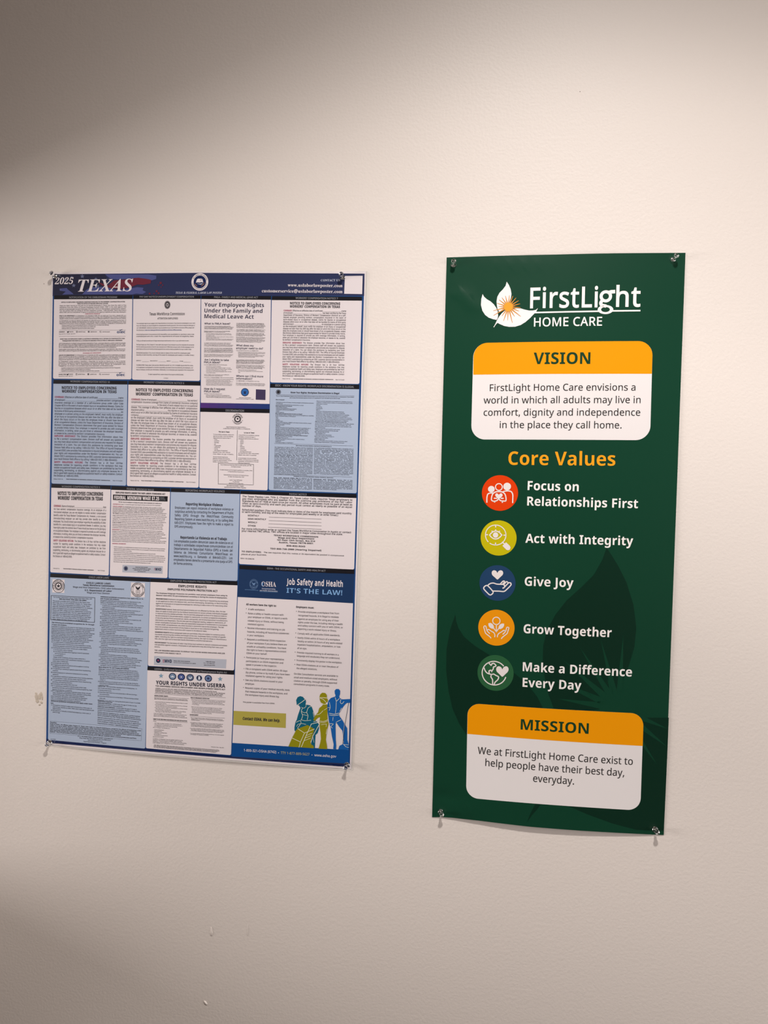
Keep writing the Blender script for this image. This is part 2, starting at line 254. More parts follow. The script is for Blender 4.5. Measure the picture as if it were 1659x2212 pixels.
'R':'348:54 0 0 400 146 -2 29 -5 36 -15 18 -14 18 -28 9 -36 -1 -36 -8 -25 -16 -25 -21 -18 -34 -17 110 -179 -59 0 -97 165 -79 0 0 -165;105 208 82 1 28 6 21 12 10 11 7 13 5 24 -3 35 -10 20 -17 14 -33 10 -90 2',
'S':'308:138 -6 -62 5 -47 14 0 49 50 -17 30 -5 42 -2 37 7 20 10 17 21 5 19 -2 30 -11 17 -19 16 -96 42 -28 17 -14 13 -16 23 -7 19 -3 32 2 22 7 20 11 18 21 19 20 10 31 10 26 2 33 0 30 -4 57 -18 -16 -43 -45 15 -25 5 -35 1 -24 -4 -18 -8 -17 -17 -7 -22 1 -21 7 -20 19 -18 107 -49 24 -15 15 -13 14 -20 6 -18 3 -29 -2 -25 -13 -32 -14 -18 -20 -15 -22 -11 -26 -7',
'T':'311:131 0 0 356 -125 0 0 44 299 0 0 -44 -124 0 0 -356',
'U':'410:203 -6 -51 6 -41 17 -31 29 -20 36 -7 29 -3 31 0 258 51 0 0 -259 4 -34 6 -19 16 -23 23 -16 31 -9 25 -2 36 4 20 7 22 18 15 24 8 29 2 21 0 259 50 0 -1 -269 -4 -29 -5 -18 -12 -26 -10 -15 -28 -24 -27 -14 -21 -6',
'V':'336:143 0 -143 400 53 0 90 -257 15 -46 10 -41 25 89 90 255 53 0 -143 -400',
'W':'521:113 0 -106 400 52 0 63 -244 19 -95 8 47 13 51 70 241 53 0 73 -243 13 -51 9 -45 19 95 62 244 53 0 -107 -400 -51 0 -78 262 -20 79 -19 -80 -75 -261',
'X':'328:2 0 133 208 -124 192 56 0 98 -157 98 157 54 0 -124 -190 133 -210 -57 0 -106 174 -108 -174',
'Y':'317:133 0 0 153 -133 247 55 0 104 -197 104 197 54 0 -133 -245 0 -155',
'Z':'320:21 0 0 38 211 317 -204 0 0 45 265 0 0 -38 -211 -317 217 0 0 -45',
'_':'249:-1 -86 0 36 251 0 0 -36',
'a':'314:120 -6 -19 2 -26 7 -22 13 -12 12 -9 16 -6 28 0 22 5 20 9 18 13 14 17 12 23 10 42 9 86 4 -3 43 -6 18 -8 9 -14 9 -17 5 -26 0 -22 -3 -51 -19 -15 37 33 14 41 9 42 2 34 -6 27 -12 13 -12 10 -16 6 -19 4 -36 0 -204 -36 0 -9 43 -3 0 -25 -26 -22 -14 -20 -6;132 34 18 1 24 7 21 13 11 12 8 15 5 17 1 48 -58 -3 -33 -5 -25 -8 -15 -12 -7 -11 -5 -18 1 -19 5 -14 6 -8 11 -8 15 -5',
'b':'345:190 -6 -32 4 -20 6 -21 14 -20 20 -4 0 -10 -38 -35 0 0 426 49 0 0 -104 -3 -61 3 0 25 25 22 12 37 7 36 -2 34 -13 20 -14 24 -31 10 -27 7 -32 1 -55 -8 -49 -10 -26 -15 -22 -29 -24 -35 -13;183 35 19 2 16 6 14 9 11 13 9 16 6 20 5 50 -5 49 -7 20 -9 16 -11 12 -14 9 -16 6 -19 1 -22 -1 -19 -5 -15 -9 -11 -12 -8 -16 -5 -19 -5 -52 2 -38 5 -22 7 -18 9 -14 21 -15 19 -6',
'c':'269:168 -6 -29 3 -34 10 -23 13 -18 18 -16 23 -10 28 -6 34 -1 25 2 39 5 23 11 29 16 23 19 18 23 13 35 11 29 2 45 -5 34 -11 -15 -41 -31 9 -34 5 -20 -2 -18 -5 -16 -9 -12 -13 -10 -16 -7 -19 -5 -50 3 -37 9 -30 15 -23 13 -11 26 -9 31 -2 32 5 34 12 0 -43 -33 -12',
'd':'345:154 -6 -39 6 -22 10 -29 23 -14 22 -11 27 -8 49 2 55 6 31 11 27 24 32 30 20 24 7 35 3 30 -5 29 -15 26 -24 3 0 -3 44 0 120 49 0 0 -426 -40 0 -7 40 -2 0 -21 -21 -21 -14 -20 -7;162 35 22 2 18 5 15 8 12 11 8 15 6 18 4 21 1 34 -1 26 -6 34 -7 18 -9 15 -22 15 -19 6 -23 2 -18 -2 -16 -6 -14 -10 -11 -14 -15 -37 -5 -48 5 -47 6 -20 9 -16 11 -13 14 -9 16 -6',
'e':'316:175 -6 -30 3 -28 7 -25 12 -21 17 -17 22 -13 27 -6 20 -4 34 1 36 5 32 10 28 15 25 18 19 21 15 25 10 28 5 28 -1 26 -6 22 -10 19 -14 15 -19 12 -22 8 -25 3 -29 0 -39 -205 0 4 -35 11 -28 17 -21 24 -14 29 -6 38 1 23 4 46 15 0 -43 -45 -15;83 180 153 0 0 9 -7 33 -16 25 -11 9 -14 6 -34 3 -23 -5 -13 -7 -11 -10 -16 -27',
'f':'193:61 0 0 262 -53 0 0 23 53 17 2 44 5 23 13 27 20 18 17 8 29 6 44 -3 26 -7 -13 -38 -21 5 -35 2 -19 -8 -12 -17 -6 -26 -1 -36 76 0 0 -38 -76 0 0 -262',
'g':'345:162 -134 -60 4 -48 15 0 45 37 -14 42 -8 42 -1 32 8 13 9 11 11 12 21 5 25 2 59 -20 -20 -21 -14 -39 -11 -43 2 -24 8 -21 12 -18 18 -15 23 -14 41 -4 33 0 35 8 47 10 27 23 32 20 16 22 11 40 6 35 -4 30 -14 16 -12 13 -15 3 0 7 39 39 0 0 -305 -2 -30 -6 -26 -17 -32 -26 -23 -37 -14;162 35 21 1 18 5 15 7 12 11 9 14 7 18 3 22 2 37 -6 52 -6 20 -10 16 -12 11 -15 9 -18 5 -21 1 -18 -1 -16 -6 -13 -9 -11 -14 -10 -16 -6 -20 -5 -49 5 -49 6 -20 9 -16 12 -13 13 -9 16 -5',
'h':'346:48 0 0 426 49 0 0 -125 -3 -42 3 0 23 24 17 11 26 8 28 3 37 -3 30 -11 22 -19 10 -17 7 -21 3 -25 1 -209 -49 0 0 192 -4 32 -5 12 -17 18 -25 9 -16 1 -23 -1 -20 -6 -15 -8 -16 -20 -9 -27 -5 -34 0 -168',
'i':'145:73 350 -14 3 -9 7 -4 8 -2 14 1 10 5 11 9 7 14 3 13 -3 9 -7 4 -7 2 -14 -2 -14 -4 -8 -9 -7;48 0 0 300 49 0 0 -300',
'j':'145:73 350 -14 3 -9 7 -4 8 -2 14 1 10 5 11 9 7 14 3 13 -3 9 -7 4 -7 2 -14 -2 -14 -4 -8 -9 -7;12 -134 -24 2 -19 4 0 40 37 -6 13 2 17 8 9 14 3 24 0 346 49 0 0 -345 -3 -29 -13 -30 -16 -17 -23 -10',
'k':'299:48 0 0 426 48 0 0 -223 -2 -48 2 0 36 44 96 101 58 0 -122 -128 130 -172 -59 0 -104 140 -35 -30 0 -110',
'l':'145:48 0 0 426 49 0 0 -426',
'm':'524:48 0 0 300 39 0 8 -41 2 0 17 21 15 11 25 10 25 5 39 -3 26 -10 20 -15 14 -23 3 0 18 23 17 12 19 9 28 6 26 0 33 -6 25 -13 12 -13 13 -27 6 -36 0 -210 -48 0 0 193 -4 31 -12 23 -8 7 -23 9 -14 1 -30 -3 -15 -6 -18 -16 -11 -22 -7 -39 -1 -178 -48 0 0 193 -4 31 -12 23 -8 7 -24 9 -14 1 -21 -1 -17 -6 -14 -8 -15 -20 -9 -27 -4 -33 0 -169',
'n':'346:48 0 0 300 39 0 8 -41 2 0 13 16 16 13 18 9 27 7 34 1 24 -3 20 -6 17 -10 14 -13 10 -17 9 -33 2 -223 -49 0 0 192 -4 32 -5 12 -17 18 -25 9 -16 1 -23 -1 -19 -6 -16 -8 -15 -20 -10 -27 -5 -33 0 -169',
'o':'339:169 -6 -29 3 -26 8 -24 12 -20 18 -17 22 -12 27 -8 31 -2 36 2 35 7 31 12 26 16 23 21 17 24 13 27 7 30 3 30 -3 26 -7 24 -13 20 -18 16 -22 13 -26 7 -31 3 -35 -3 -35 -7 -31 -12 -27 -16 -23 -21 -18 -24 -12 -27 -8;170 35 21 2 18 6 15 10 12 13 10 17 6 20 6 48 -6 47 -6 20 -10 16 -12 13 -15 10 -18 6 -22 1 -21 -1 -18 -6 -16 -10 -11 -13 -10 -16 -6 -20 -5 -47 5 -48 7 -20 9 -17 12 -13 15 -10 18 -6',
'p':'345:48 -134 0 434 40 0 7 -41 32 30 31 14 24 3 22 -1 37 -9 21 -12 18 -17 15 -22 10 -26 7 -32 1 -55 -4 -34 -9 -29 -12 -24 -17 -20 -31 -21 -23 -7 -36 -2 -30 5 -24 11 -15 11 -15 16 -3 0 3 -49 0 -123;183 35 30 6 15 9 12 13 9 16 7 19 6 29 1 24 -5 47 -15 36 -11 13 -14 10 -17 6 -19 1 -22 -1 -18 -5 -14 -8 -11 -11 -8 -15 -7 -18 -3 -21 -2 -34 2 -38 5 -22 7 -18 9 -15 21 -15 19 -6',
'q':'345:248 -134 0 128 2 46 -3 0 -25 -25 -23 -13 -37 -7 -35 2 -34 13 -20 14 -23 31 -11 27 -6 31 -2 55 5 34 8 29 13 25 17 20 20 14 22 10 39 6 39 -5 29 -16 25 -26 2 0 8 41 39 0 0 -434;162 35 22 2 18 5 15 8 11 11 9 14 6 18 4 21 1 35 -5 50 -6 20 -8 17 -11 12 -15 10 -19 5 -23 2 -19 -2 -16 -6 -13 -10 -12 -14 -14 -37 -5 -48 5 -47 6 -19 9 -17 11 -13 14 -9 16 -6',
'r':'231:48 0 0 300 40 0 6 -55 2 0 26 34 30 20 28 7 43 -3 -6 -46 -33 4 -27 -5 -25 -14 -20 -23 -10 -24 -5 -27 0 -168',
's':'268:123 -6 -48 4 -22 6 -24 9 0 45 44 -16 19 -5 32 -3 33 3 17 6 15 13 6 18 -2 18 -10 13 -16 12 -95 42 -22 16 -13 15 -6 14 -2 22 2 18 5 16 10 14 14 11 26 13 31 7 24 1 51 -5 45 -15 -17 -40 -55 17 -27 3 -27 -3 -15 -5 -14 -11 -6 -14 1 -13 6 -12 16 -13 103 -45 21 -16 12 -15 5 -14 3 -22 -2 -21 -11 -25 -12 -14 -16 -11 -29 -12',
't':'202:139 -6 -27 4 -21 7 -17 12 -13 19 -6 19 -3 24 0 183 -43 0 0 24 43 19 20 64 29 0 0 -69 87 0 0 -38 -87 0 0 -173 5 -29 11 -15 16 -8 15 -2 42 6 0 -38 -22 -6',
'u':'346:154 -6 -37 4 -30 11 -22 18 -14 27 -5 23 -2 27 0 196 50 0 0 -193 4 -31 13 -23 9 -8 12 -5 29 -5 23 2 19 5 15 9 17 20 9 26 5 34 0 169 50 0 0 -300 -41 0 -7 40 -2 0 -13 -16 -21 -16 -26 -9',
'v':'285:114 0 -114 300 53 0 73 -204 15 -52 2 0 25 79 64 177 53 0 -115 -300',
'w':'440:89 1 -83 300 51 0 42 -160 19 -90 2 0 21 81 53 169 54 0 63 -211 8 -38 3 0 7 38 55 211 50 0 -83 -300 -58 0 -52 169 -20 79 -3 0 -20 -80 -53 -168',
'x':'296:10 0 109 154 -104 146 56 0 77 -113 77 113 56 0 -104 -146 109 -154 -56 0 -82 120 -82 -120',
'y':'286:47 -134 -41 4 0 39 40 -3 16 4 15 7 21 25 24 57 -121 301 52 0 65 -171 15 -42 10 -39 3 0 25 82 61 170 54 0 -143 -371 -21 -32 -20 -17 -25 -11',
'z':'263:22 0 0 32 161 230 -152 0 0 38 207 0 0 -37 -160 -225 163 0 0 -38',
'{':'213:195 -89 -36 4 -20 6 -25 13 -13 12 -10 15 -7 29 0 100 -4 17 -9 13 -14 9 -19 5 -22 2 0 40 29 4 17 6 12 10 8 14 2 19 1 93 3 20 8 17 12 13 23 16 30 9 34 3 0 -40 -26 -4 -15 -6 -12 -10 -7 -15 -2 -18 -1 -94 -8 -23 -15 -17 -11 -7 -26 -8 0 -3 26 -9 11 -6 15 -17 8 -23 1 -96 2 -19 7 -14 11 -9 22 -8 20 -2',
'}':'213:18 -89 0 41 20 2 21 8 12 10 7 14 2 18 1 95 8 23 6 10 19 14 27 8 0 3 -14 4 -23 11 -15 17 -8 23 -1 96 -2 18 -7 14 -11 10 -22 8 -20 2 0 40 36 -3 20 -6 25 -13 13 -13 13 -24 3 -19 1 -100 4 -17 9 -13 14 -9 19 -5 22 -2 0 -40 -22 -2 -24 -8 -12 -10 -8 -14 -2 -19 -1 -94 -3 -19 -8 -17 -12 -14 -24 -15 -29 -9',
'á':'314:120 -6 -19 2 -26 7 -22 13 -12 12 -9 16 -6 28 0 22 5 20 9 18 13 14 17 12 23 10 42 9 86 4 -3 43 -6 18 -8 9 -14 9 -17 5 -26 0 -22 -3 -51 -19 -15 37 33 14 41 9 42 2 34 -6 27 -12 13 -12 10 -16 6 -19 4 -36 0 -204 -36 0 -9 43 -3 0 -25 -26 -22 -14 -20 -6;132 34 18 1 24 7 21 13 11 12 8 15 5 17 1 48 -58 -3 -33 -5 -25 -8 -15 -12 -7 -11 -5 -18 1 -19 5 -14 6 -8 11 -8 15 -5;169 415 50 0 -54 -82 -36 0',
'é':'316:175 -6 -30 3 -28 7 -25 12 -21 17 -17 22 -13 27 -6 20 -4 34 1 36 5 32 10 28 15 25 18 19 21 15 25 10 28 5 28 -1 26 -6 22 -10 19 -14 15 -19 12 -22 8 -25 3 -29 0 -39 -205 0 4 -35 11 -28 17 -21 24 -14 29 -6 38 1 23 4 46 15 0 -43 -45 -15;83 180 153 0 0 9 -7 33 -16 25 -11 9 -14 6 -34 3 -23 -5 -13 -7 -11 -10 -16 -27;170 416 50 0 -54 -82 -36 0',
'í':'145:48 0 0 300 49 0 0 -300;84 410 50 0 -54 -82 -36 0',
'ó':'339:169 -6 -29 3 -26 8 -24 12 -20 18 -17 22 -12 27 -8 31 -2 36 2 35 7 31 12 26 16 23 21 17 24 13 27 7 30 3 30 -3 26 -7 24 -13 20 -18 16 -22 13 -26 7 -31 3 -35 -3 -35 -7 -31 -12 -27 -16 -23 -21 -18 -24 -12 -27 -8;170 35 21 2 18 6 15 10 12 13 10 17 6 20 6 48 -6 47 -6 20 -10 16 -12 13 -15 10 -18 6 -22 1 -21 -1 -18 -6 -16 -10 -11 -13 -10 -16 -6 -20 -5 -47 5 -48 7 -20 9 -17 12 -13 15 -10 18 -6;181 416 50 0 -54 -82 -36 0',
'ú':'346:154 -6 -37 4 -30 11 -22 18 -14 27 -5 23 -2 27 0 196 50 0 0 -193 4 -31 13 -23 9 -8 12 -5 29 -5 23 2 19 5 15 9 17 20 9 26 5 34 0 169 50 0 0 -300 -41 0 -7 40 -2 0 -13 -16 -21 -16 -26 -9;185 410 50 0 -54 -82 -36 0',
'ñ':'346:48 0 0 300 39 0 8 -41 2 0 13 16 16 13 18 9 27 7 34 1 24 -3 20 -6 17 -10 14 -13 10 -17 9 -33 2 -223 -49 0 0 192 -4 32 -5 12 -17 18 -25 9 -16 1 -23 -1 -19 -6 -16 -8 -15 -20 -10 -27 -5 -33 0 -169;101 345 0 30 40 25 70 -22 50 27 0 -30 -40 -27 -70 22',
'¿':'243:165 172 -5 -51 -5 -15 -9 -15 -62 -60 -13 -15 -9 -26 2 -30 7 -15 12 -11 11 -6 20 -5 29 0 24 3 52 20 17 -39 -43 -18 -35 -8 -45 -1 -34 6 -28 14 -14 13 -11 15 -7 18 -4 20 0 24 4 21 8 18 15 20 71 69 9 17 3 37;143 293 17 -4 10 -8 6 -13 1 -13 -2 -18 -5 -9 -10 -8 -17 -3 -16 3 -11 8 -5 9 -2 18 2 17 5 9 11 8',
'•':'200:162 165 -12 -36 -31 -23 -38 0 -31 23 -12 36 12 36 31 23 38 0 31 -23',
'Ó':'438:219 -6 -44 4 -37 11 -32 18 -26 24 -20 30 -14 36 -9 40 -3 44 3 44 9 40 14 35 20 30 26 24 32 18 38 11 44 3 42 -3 37 -11 31 -18 26 -24 21 -30 15 -35 8 -40 3 -44 -3 -45 -8 -40 -15 -35 -21 -30 -26 -24 -31 -18 -37 -11;219 38 32 3 27 8 23 14 18 19 13 23 10 28 6 32 2 36 -2 35 -6 32 -10 28 -13 23 -18 19 -23 13 -27 8 -31 3 -32 -3 -27 -8 -23 -13 -18 -19 -14 -23 -11 -28 -6 -32 -2 -35 2 -36 6 -32 10 -28 14 -23 19 -19 22 -14 27 -8;231 516 50 0 -54 -82 -36 0',
'Í':'190:22 0 0 29 47 11 0 320 -47 11 0 29 145 0 0 -29 -47 -11 0 -320 47 -11 0 -29;107 510 50 0 -54 -82 -36 0',
'Ú':'410:203 -6 -51 6 -41 17 -31 29 -20 36 -7 29 -3 31 0 258 51 0 0 -259 4 -34 6 -19 16 -23 23 -16 31 -9 25 -2 36 4 20 7 22 18 15 24 8 29 2 21 0 259 50 0 -1 -269 -4 -29 -5 -18 -12 -26 -10 -15 -28 -24 -27 -14 -21 -6;217 510 50 0 -54 -82 -36 0',
}
GLYPHS['B']={
'A':'387:0 0 141 402 104 0 142 -402 -92 0 -29 95 -146 0 -29 -95;142 166 104 0 -53 173',
'B':'376:50 0 0 400 125 0 54 -3 44 -10 32 -16 16 -15 10 -20 5 -24 -2 -38 -6 -21 -11 -18 -16 -13 -26 -10 0 -2 24 -8 16 -9 14 -14 10 -18 6 -23 1 -35 -5 -24 -10 -22 -14 -18 -20 -15 -23 -12 -27 -8 -47 -4;135 241 66 1 31 8 10 10 7 17 0 21 -6 13 -10 9 -22 8 -76 3;135 70 73 1 21 5 11 5 10 12 8 20 0 22 -8 18 -16 14 -20 5 -79 2',
'C':'357:212 -6 -43 4 -37 11 -31 18 -25 24 -19 29 -14 36 -8 39 -2 59 5 42 11 39 18 33 22 29 29 22 34 16 39 9 37 1 52 -7 57 -20 -27 -69 -62 23 -28 3 -23 -2 -20 -7 -17 -11 -14 -16 -16 -31 -6 -25 -4 -29 3 -59 6 -25 9 -21 19 -24 28 -15 35 -5 43 4 59 17 0 -71 -52 -16',
'D':'415:50 0 0 400 126 0 45 -3 52 -14 34 -18 28 -24 22 -29 11 -23 10 -40 4 -45 -4 -48 -10 -41 -18 -35 -12 -15 -28 -26 -35 -19 -40 -13 -46 -6;135 70 65 2 25 6 21 11 17 14 14 18 9 23 6 27 2 31 -2 31 -5 26 -9 23 -13 17 -16 14 -20 10 -35 7 -59 1',
'E':'314:50 0 0 400 231 0 0 -69 -146 0 0 -88 136 0 0 -70 -136 0 0 -103 146 0 0 -70',
'F':'308:50 0 0 400 230 0 0 -69 -146 0 0 -104 135 0 0 -69 -135 0 0 -158',
'G':'406:218 -6 -42 4 -37 10 -16 7 -30 20 -24 26 -18 32 -12 39 -7 69 4 44 10 40 17 35 24 30 29 24 36 17 42 11 55 3 47 -5 31 -7 33 -12 -28 -68 -42 16 -24 4 -34 2 -33 -7 -29 -14 -22 -22 -17 -29 -7 -25 -4 -29 1 -38 7 -34 9 -22 16 -24 17 -13 21 -9 24 -4 40 2 23 4 0 83 -76 0 0 71 159 0 0 -208 -74 -18',
'H':'429:50 0 0 400 85 0 0 -157 159 0 0 157 84 0 0 -400 -84 0 0 173 -159 0 0 -173',
'I':'218:18 0 0 48 49 23 0 258 -49 23 0 48 182 0 0 -48 -49 -23 0 -258 49 -23 0 -48',
'J':'185:8 -118 -49 7 0 70 39 -5 24 4 16 12 10 24 2 31 0 375 85 0 0 -374 -2 -36 -4 -21 -14 -34 -10 -14 -17 -16 -13 -8 -23 -9',
'K':'372:50 0 0 400 85 0 0 -183 34 47 108 136 94 0 -140 -177 141 -223 -96 0 -105 169 -36 -26 0 -143',
'L':'317:50 0 0 400 85 0 0 -330 162 0 0 -70',
'M':'528:50 0 0 400 116 0 95 -306 101 306 116 0 0 -400 -79 0 0 189 4 124 -2 0 -104 -313 -77 0 -97 314 -2 0 5 -128 0 -186',
'N':'455:50 0 0 400 107 0 174 -300 2 0 -4 111 0 189 76 0 0 -400 -108 0 -174 303 -2 0 5 -115 0 -188',
'O':'446:223 -6 -46 4 -39 11 -33 18 -26 24 -21 30 -14 36 -9 40 -3 44 3 44 9 40 14 35 21 30 26 24 33 18 40 11 46 3 45 -3 39 -11 33 -18 26 -24 21 -30 14 -35 9 -40 2 -44 -2 -45 -9 -40 -14 -35 -21 -30 -26 -24 -33 -18 -39 -11;223 66 25 2 22 7 17 11 14 16 10 19 7 23 6 57 -6 56 -7 23 -10 20 -14 15 -17 12 -21 6 -25 3 -26 -3 -21 -6 -17 -12 -14 -15 -11 -20 -7 -23 -6 -56 6 -57 7 -23 11 -19 14 -16 17 -11 21 -7',
'P':'352:50 0 0 400 147 -1 33 -4 41 -14 20 -14 16 -19 11 -21 6 -24 3 -28 -2 -25 -7 -25 -10 -23 -10 -13 -19 -18 -34 -18 -46 -10 -64 -1 0 -142;135 212 37 0 23 3 19 8 15 11 9 17 3 21 -4 26 -13 18 -9 6 -26 8 -54 1',
'Q':'446:303 -95 -74 89 -37 2 -41 8 -24 10 -31 20 -17 17 -14 19 -21 47 -9 40 -2 59 5 43 10 39 17 33 22 28 29 22 35 15 41 9 47 1 44 -6 25 -8 33 -18 26 -24 21 -30 14 -35 9 -40 2 -44 -3 -48 -10 -43 -17 -38 -15 -21 -19 -18 -34 -21 96 -107;223 66 25 2 22 7 17 11 14 16 10 19 7 23 6 57 -6 56 -7 23 -10 20 -14 15 -17 12 -21 6 -25 3 -26 -3 -21 -6 -17 -12 -14 -15 -11 -20 -7 -23 -6 -56 6 -57 7 -23 11 -19 14 -16 17 -11 21 -7',
'R':'370:50 0 0 400 155 -2 33 -5 39 -16 20 -15 20 -29 7 -25 2 -41 -7 -30 -15 -24 -24 -22 -28 -17 118 -174 -94 0 -96 154 -45 0 0 -154;135 222 56 2 21 6 15 10 9 14 5 17 -3 26 -8 14 -14 10 -19 7 -62 3',
'S':'309:139 -6 -60 6 -27 8 -26 10 0 79 74 -27 31 -5 22 0 19 2 18 9 10 14 3 17 -3 16 -14 17 -30 18 -61 30 -31 23 -10 11 -14 23 -7 21 -3 26 3 25 6 23 12 19 16 17 20 13 23 9 26 6 30 2 38 -3 21 -5 60 -20 -28 -67 -60 21 -28 3 -22 -2 -18 -7 -11 -12 -5 -15 1 -14 7 -13 11 -11 92 -48 22 -16 14 -13 15 -20 8 -24 3 -29 -2 -25 -7 -23 -12 -20 -27 -24 -37 -17 -29 -6',
'T':'324:120 0 0 329 -109 0 0 71 302 0 0 -71 -109 0 0 -329',
'U':'424:210 -6 -54 6 -44 17 -12 8 -21 21 -21 36 -8 29 -2 31 0 258 84 0 0 -245 3 -33 9 -24 14 -17 19 -10 35 -5 28 3 22 9 15 15 10 22 4 41 0 244 85 0 0 -269 -3 -20 -7 -27 -13 -26 -12 -15 -29 -24 -29 -14 -22 -6',
'V':'364:136 0 -136 400 86 0 75 -238 21 -88 21 88 75 238 86 0 -136 -400',
'W':'542:102 0 -102 400 83 0 59 -251 12 -72 19 99 58 224 80 0 58 -224 19 -99 19 105 51 218 84 0 -102 -400 -97 0 -54 210 -18 94 -19 -94 -54 -210',
'X':'374:0 0 133 206 -125 194 94 0 86 -144 85 144 91 0 -125 -198 135 -202 -97 0 -93 151 -93 -151',
'Y':'350:133 0 0 153 -133 247 92 0 83 -165 83 165 92 0 -133 -244 0 -156',
'Z':'324:13 0 0 55 192 275 -187 0 0 70 288 0 0 -55 -192 -275 197 0 0 -70',
'a':'338:118 -6 -28 4 -17 6 -23 14 -11 14 -12 26 -3 21 2 35 6 20 18 23 17 12 21 9 40 8 85 4 -1 30 -6 13 -8 9 -12 6 -15 2 -38 -3 -53 -19 -28 57 47 18 46 8 53 -1 37 -8 29 -17 14 -15 10 -18 6 -22 2 -26 0 -204 -58 0 -16 41 -2 0 -21 -21 -21 -14 -26 -9;150 55 30 7 15 9 8 9 9 23 1 39 -42 -2 -24 -4 -18 -7 -11 -10 -9 -23 1 -14 4 -11 12 -11',
'b':'355:212 -6 -30 3 -18 7 -19 12 -18 18 -5 0 -14 -34 -64 0 0 426 83 0 0 -99 -3 -61 3 0 23 25 21 13 27 7 29 0 34 -10 19 -12 25 -28 12 -25 10 -46 2 -56 -8 -49 -10 -28 -14 -22 -27 -25 -33 -13;188 62 23 6 18 18 11 29 4 40 -4 39 -11 28 -18 17 -24 6 -28 -5 -10 -7 -8 -8 -10 -26 -4 -45 5 -47 12 -27 15 -12 13 -4',
'c':'288:168 -6 -32 3 -41 12 -23 14 -18 19 -14 25 -10 29 -4 36 0 46 7 35 11 30 17 23 20 19 25 14 28 8 30 4 41 -1 25 -5 41 -14 -25 -65 -37 13 -34 5 -15 -1 -13 -5 -11 -7 -9 -10 -13 -29 -4 -40 3 -31 4 -17 10 -20 15 -13 19 -7 21 -2 29 4 26 9 24 14 0 -72 -19 -10 -21 -7',
'd':'355:141 -6 -36 6 -30 17 -25 28 -12 25 -8 29 -5 53 2 37 11 47 12 24 16 21 19 15 33 13 33 2 35 -7 21 -12 24 -25 3 0 -7 61 0 98 84 0 0 -426 -64 0 -16 40 -4 0 -18 -22 -20 -14 -25 -8;170 61 29 5 11 7 8 9 11 25 4 45 -5 48 -12 26 -16 12 -14 4 -17 2 -25 -6 -19 -18 -11 -29 -4 -40 4 -39 11 -28 19 -17',
'e':'331:182 -6 -33 3 -30 7 -27 12 -16 11 -20 20 -15 25 -8 20 -7 33 -1 39 5 36 9 31 14 26 19 21 22 16 26 10 29 6 36 1 29 -5 25 -9 21 -13 19 -18 14 -22 9 -26 4 -29 1 -57 -197 0 3 -24 13 -26 16 -14 20 -9 24 -2 41 3 31 8 32 13 0 -65 -48 -16;111 188 118 0 -6 31 -13 19 -14 10 -26 4 -22 -4 -18 -12 -12 -20',
'f':'217:57 0 0 243 -46 0 0 40 46 23 1 41 7 30 13 22 18 15 31 11 38 4 45 -4 32 -9 -21 -61 -21 5 -26 2 -11 -1 -14 -9 -7 -16 -1 -30 72 0 0 -63 -72 0 0 -243',
'g':'355:158 -134 -67 5 -47 12 0 67 28 -10 45 -10 46 -3 28 4 20 13 12 22 3 14 4 60 -20 -21 -15 -11 -16 -8 -25 -5 -27 0 -24 5 -21 11 -18 15 -15 21 -12 25 -10 45 -2 35 2 36 10 45 12 25 25 30 20 13 23 8 40 2 25 -6 22 -11 27 -27 3 0 6 39 71 0 0 -307 -2 -30 -8 -27 -20 -33 -30 -24 -41 -15;170 60 22 3 12 4 17 16 10 29 2 40 -4 42 -11 28 -9 10 -11 6 -29 6 -26 -6 -10 -7 -8 -10 -11 -29 -4 -41 4 -40 11 -28 9 -10 10 -7',
'h':'368:44 0 0 426 83 0 0 -87 -4 -72 5 0 16 20 21 14 24 8 27 2 35 -3 29 -11 23 -19 11 -18 8 -21 4 -25 0 -214 -83 0 0 179 -4 29 -9 20 -7 8 -18 8 -12 1 -25 -4 -13 -6 -14 -16 -8 -23 -6 -40 0 -156',
'i':'171:86 344 -22 3 -14 8 -6 10 -4 20 4 20 6 10 14 7 22 4 21 -4 14 -7 7 -10 3 -20 -2 -15 -8 -15 -14 -8;44 0 0 306 83 0 0 -306',
'j':'171:86 344 -22 3 -14 8 -6 10 -4 20 4 20 6 10 14 7 22 4 21 -4 14 -7 7 -10 3 -20 -2 -15 -8 -15 -14 -8;19 -134 -55 6 0 66 39 -5 16 2 16 10 7 16 2 345 83 0 0 -339 -4 -33 -13 -29 -22 -22 -19 -10 -15 -4',
'k':'347:44 0 0 426 83 0 0 -191 -4 -69 37 47 86 93 94 0 -122 -133 129 -173 -96 0 -88 124 -36 -29 0 -95',
'l':'171:44 0 0 426 83 0 0 -426',
'm':'550:44 0 0 306 64 0 11 -39 4 0 17 20 28 16 31 8 37 -1 21 -5 18 -7 15 -11 15 -20 8 0 16 20 23 14 31 9 32 1 34 -6 18 -8 15 -12 11 -15 11 -31 4 -25 0 -214 -83 0 0 179 -3 29 -4 11 -11 17 -8 5 -20 4 -16 -2 -18 -7 -13 -15 -9 -20 -5 -37 0 -164 -84 0 0 179 -3 29 -3 11 -12 17 -17 8 -11 1 -23 -4 -12 -6 -13 -16 -8 -23 -5 -40 0 -156',
'n':'368:44 0 0 306 64 0 11 -39 4 0 18 20 16 11 19 7 27 6 26 0 23 -3 28 -11 16 -12 13 -15 10 -20 7 -36 0 -214 -83 0 0 179 -3 29 -6 16 -10 12 -13 6 -18 3 -25 -4 -13 -6 -14 -16 -8 -23 -6 -40 0 -156',
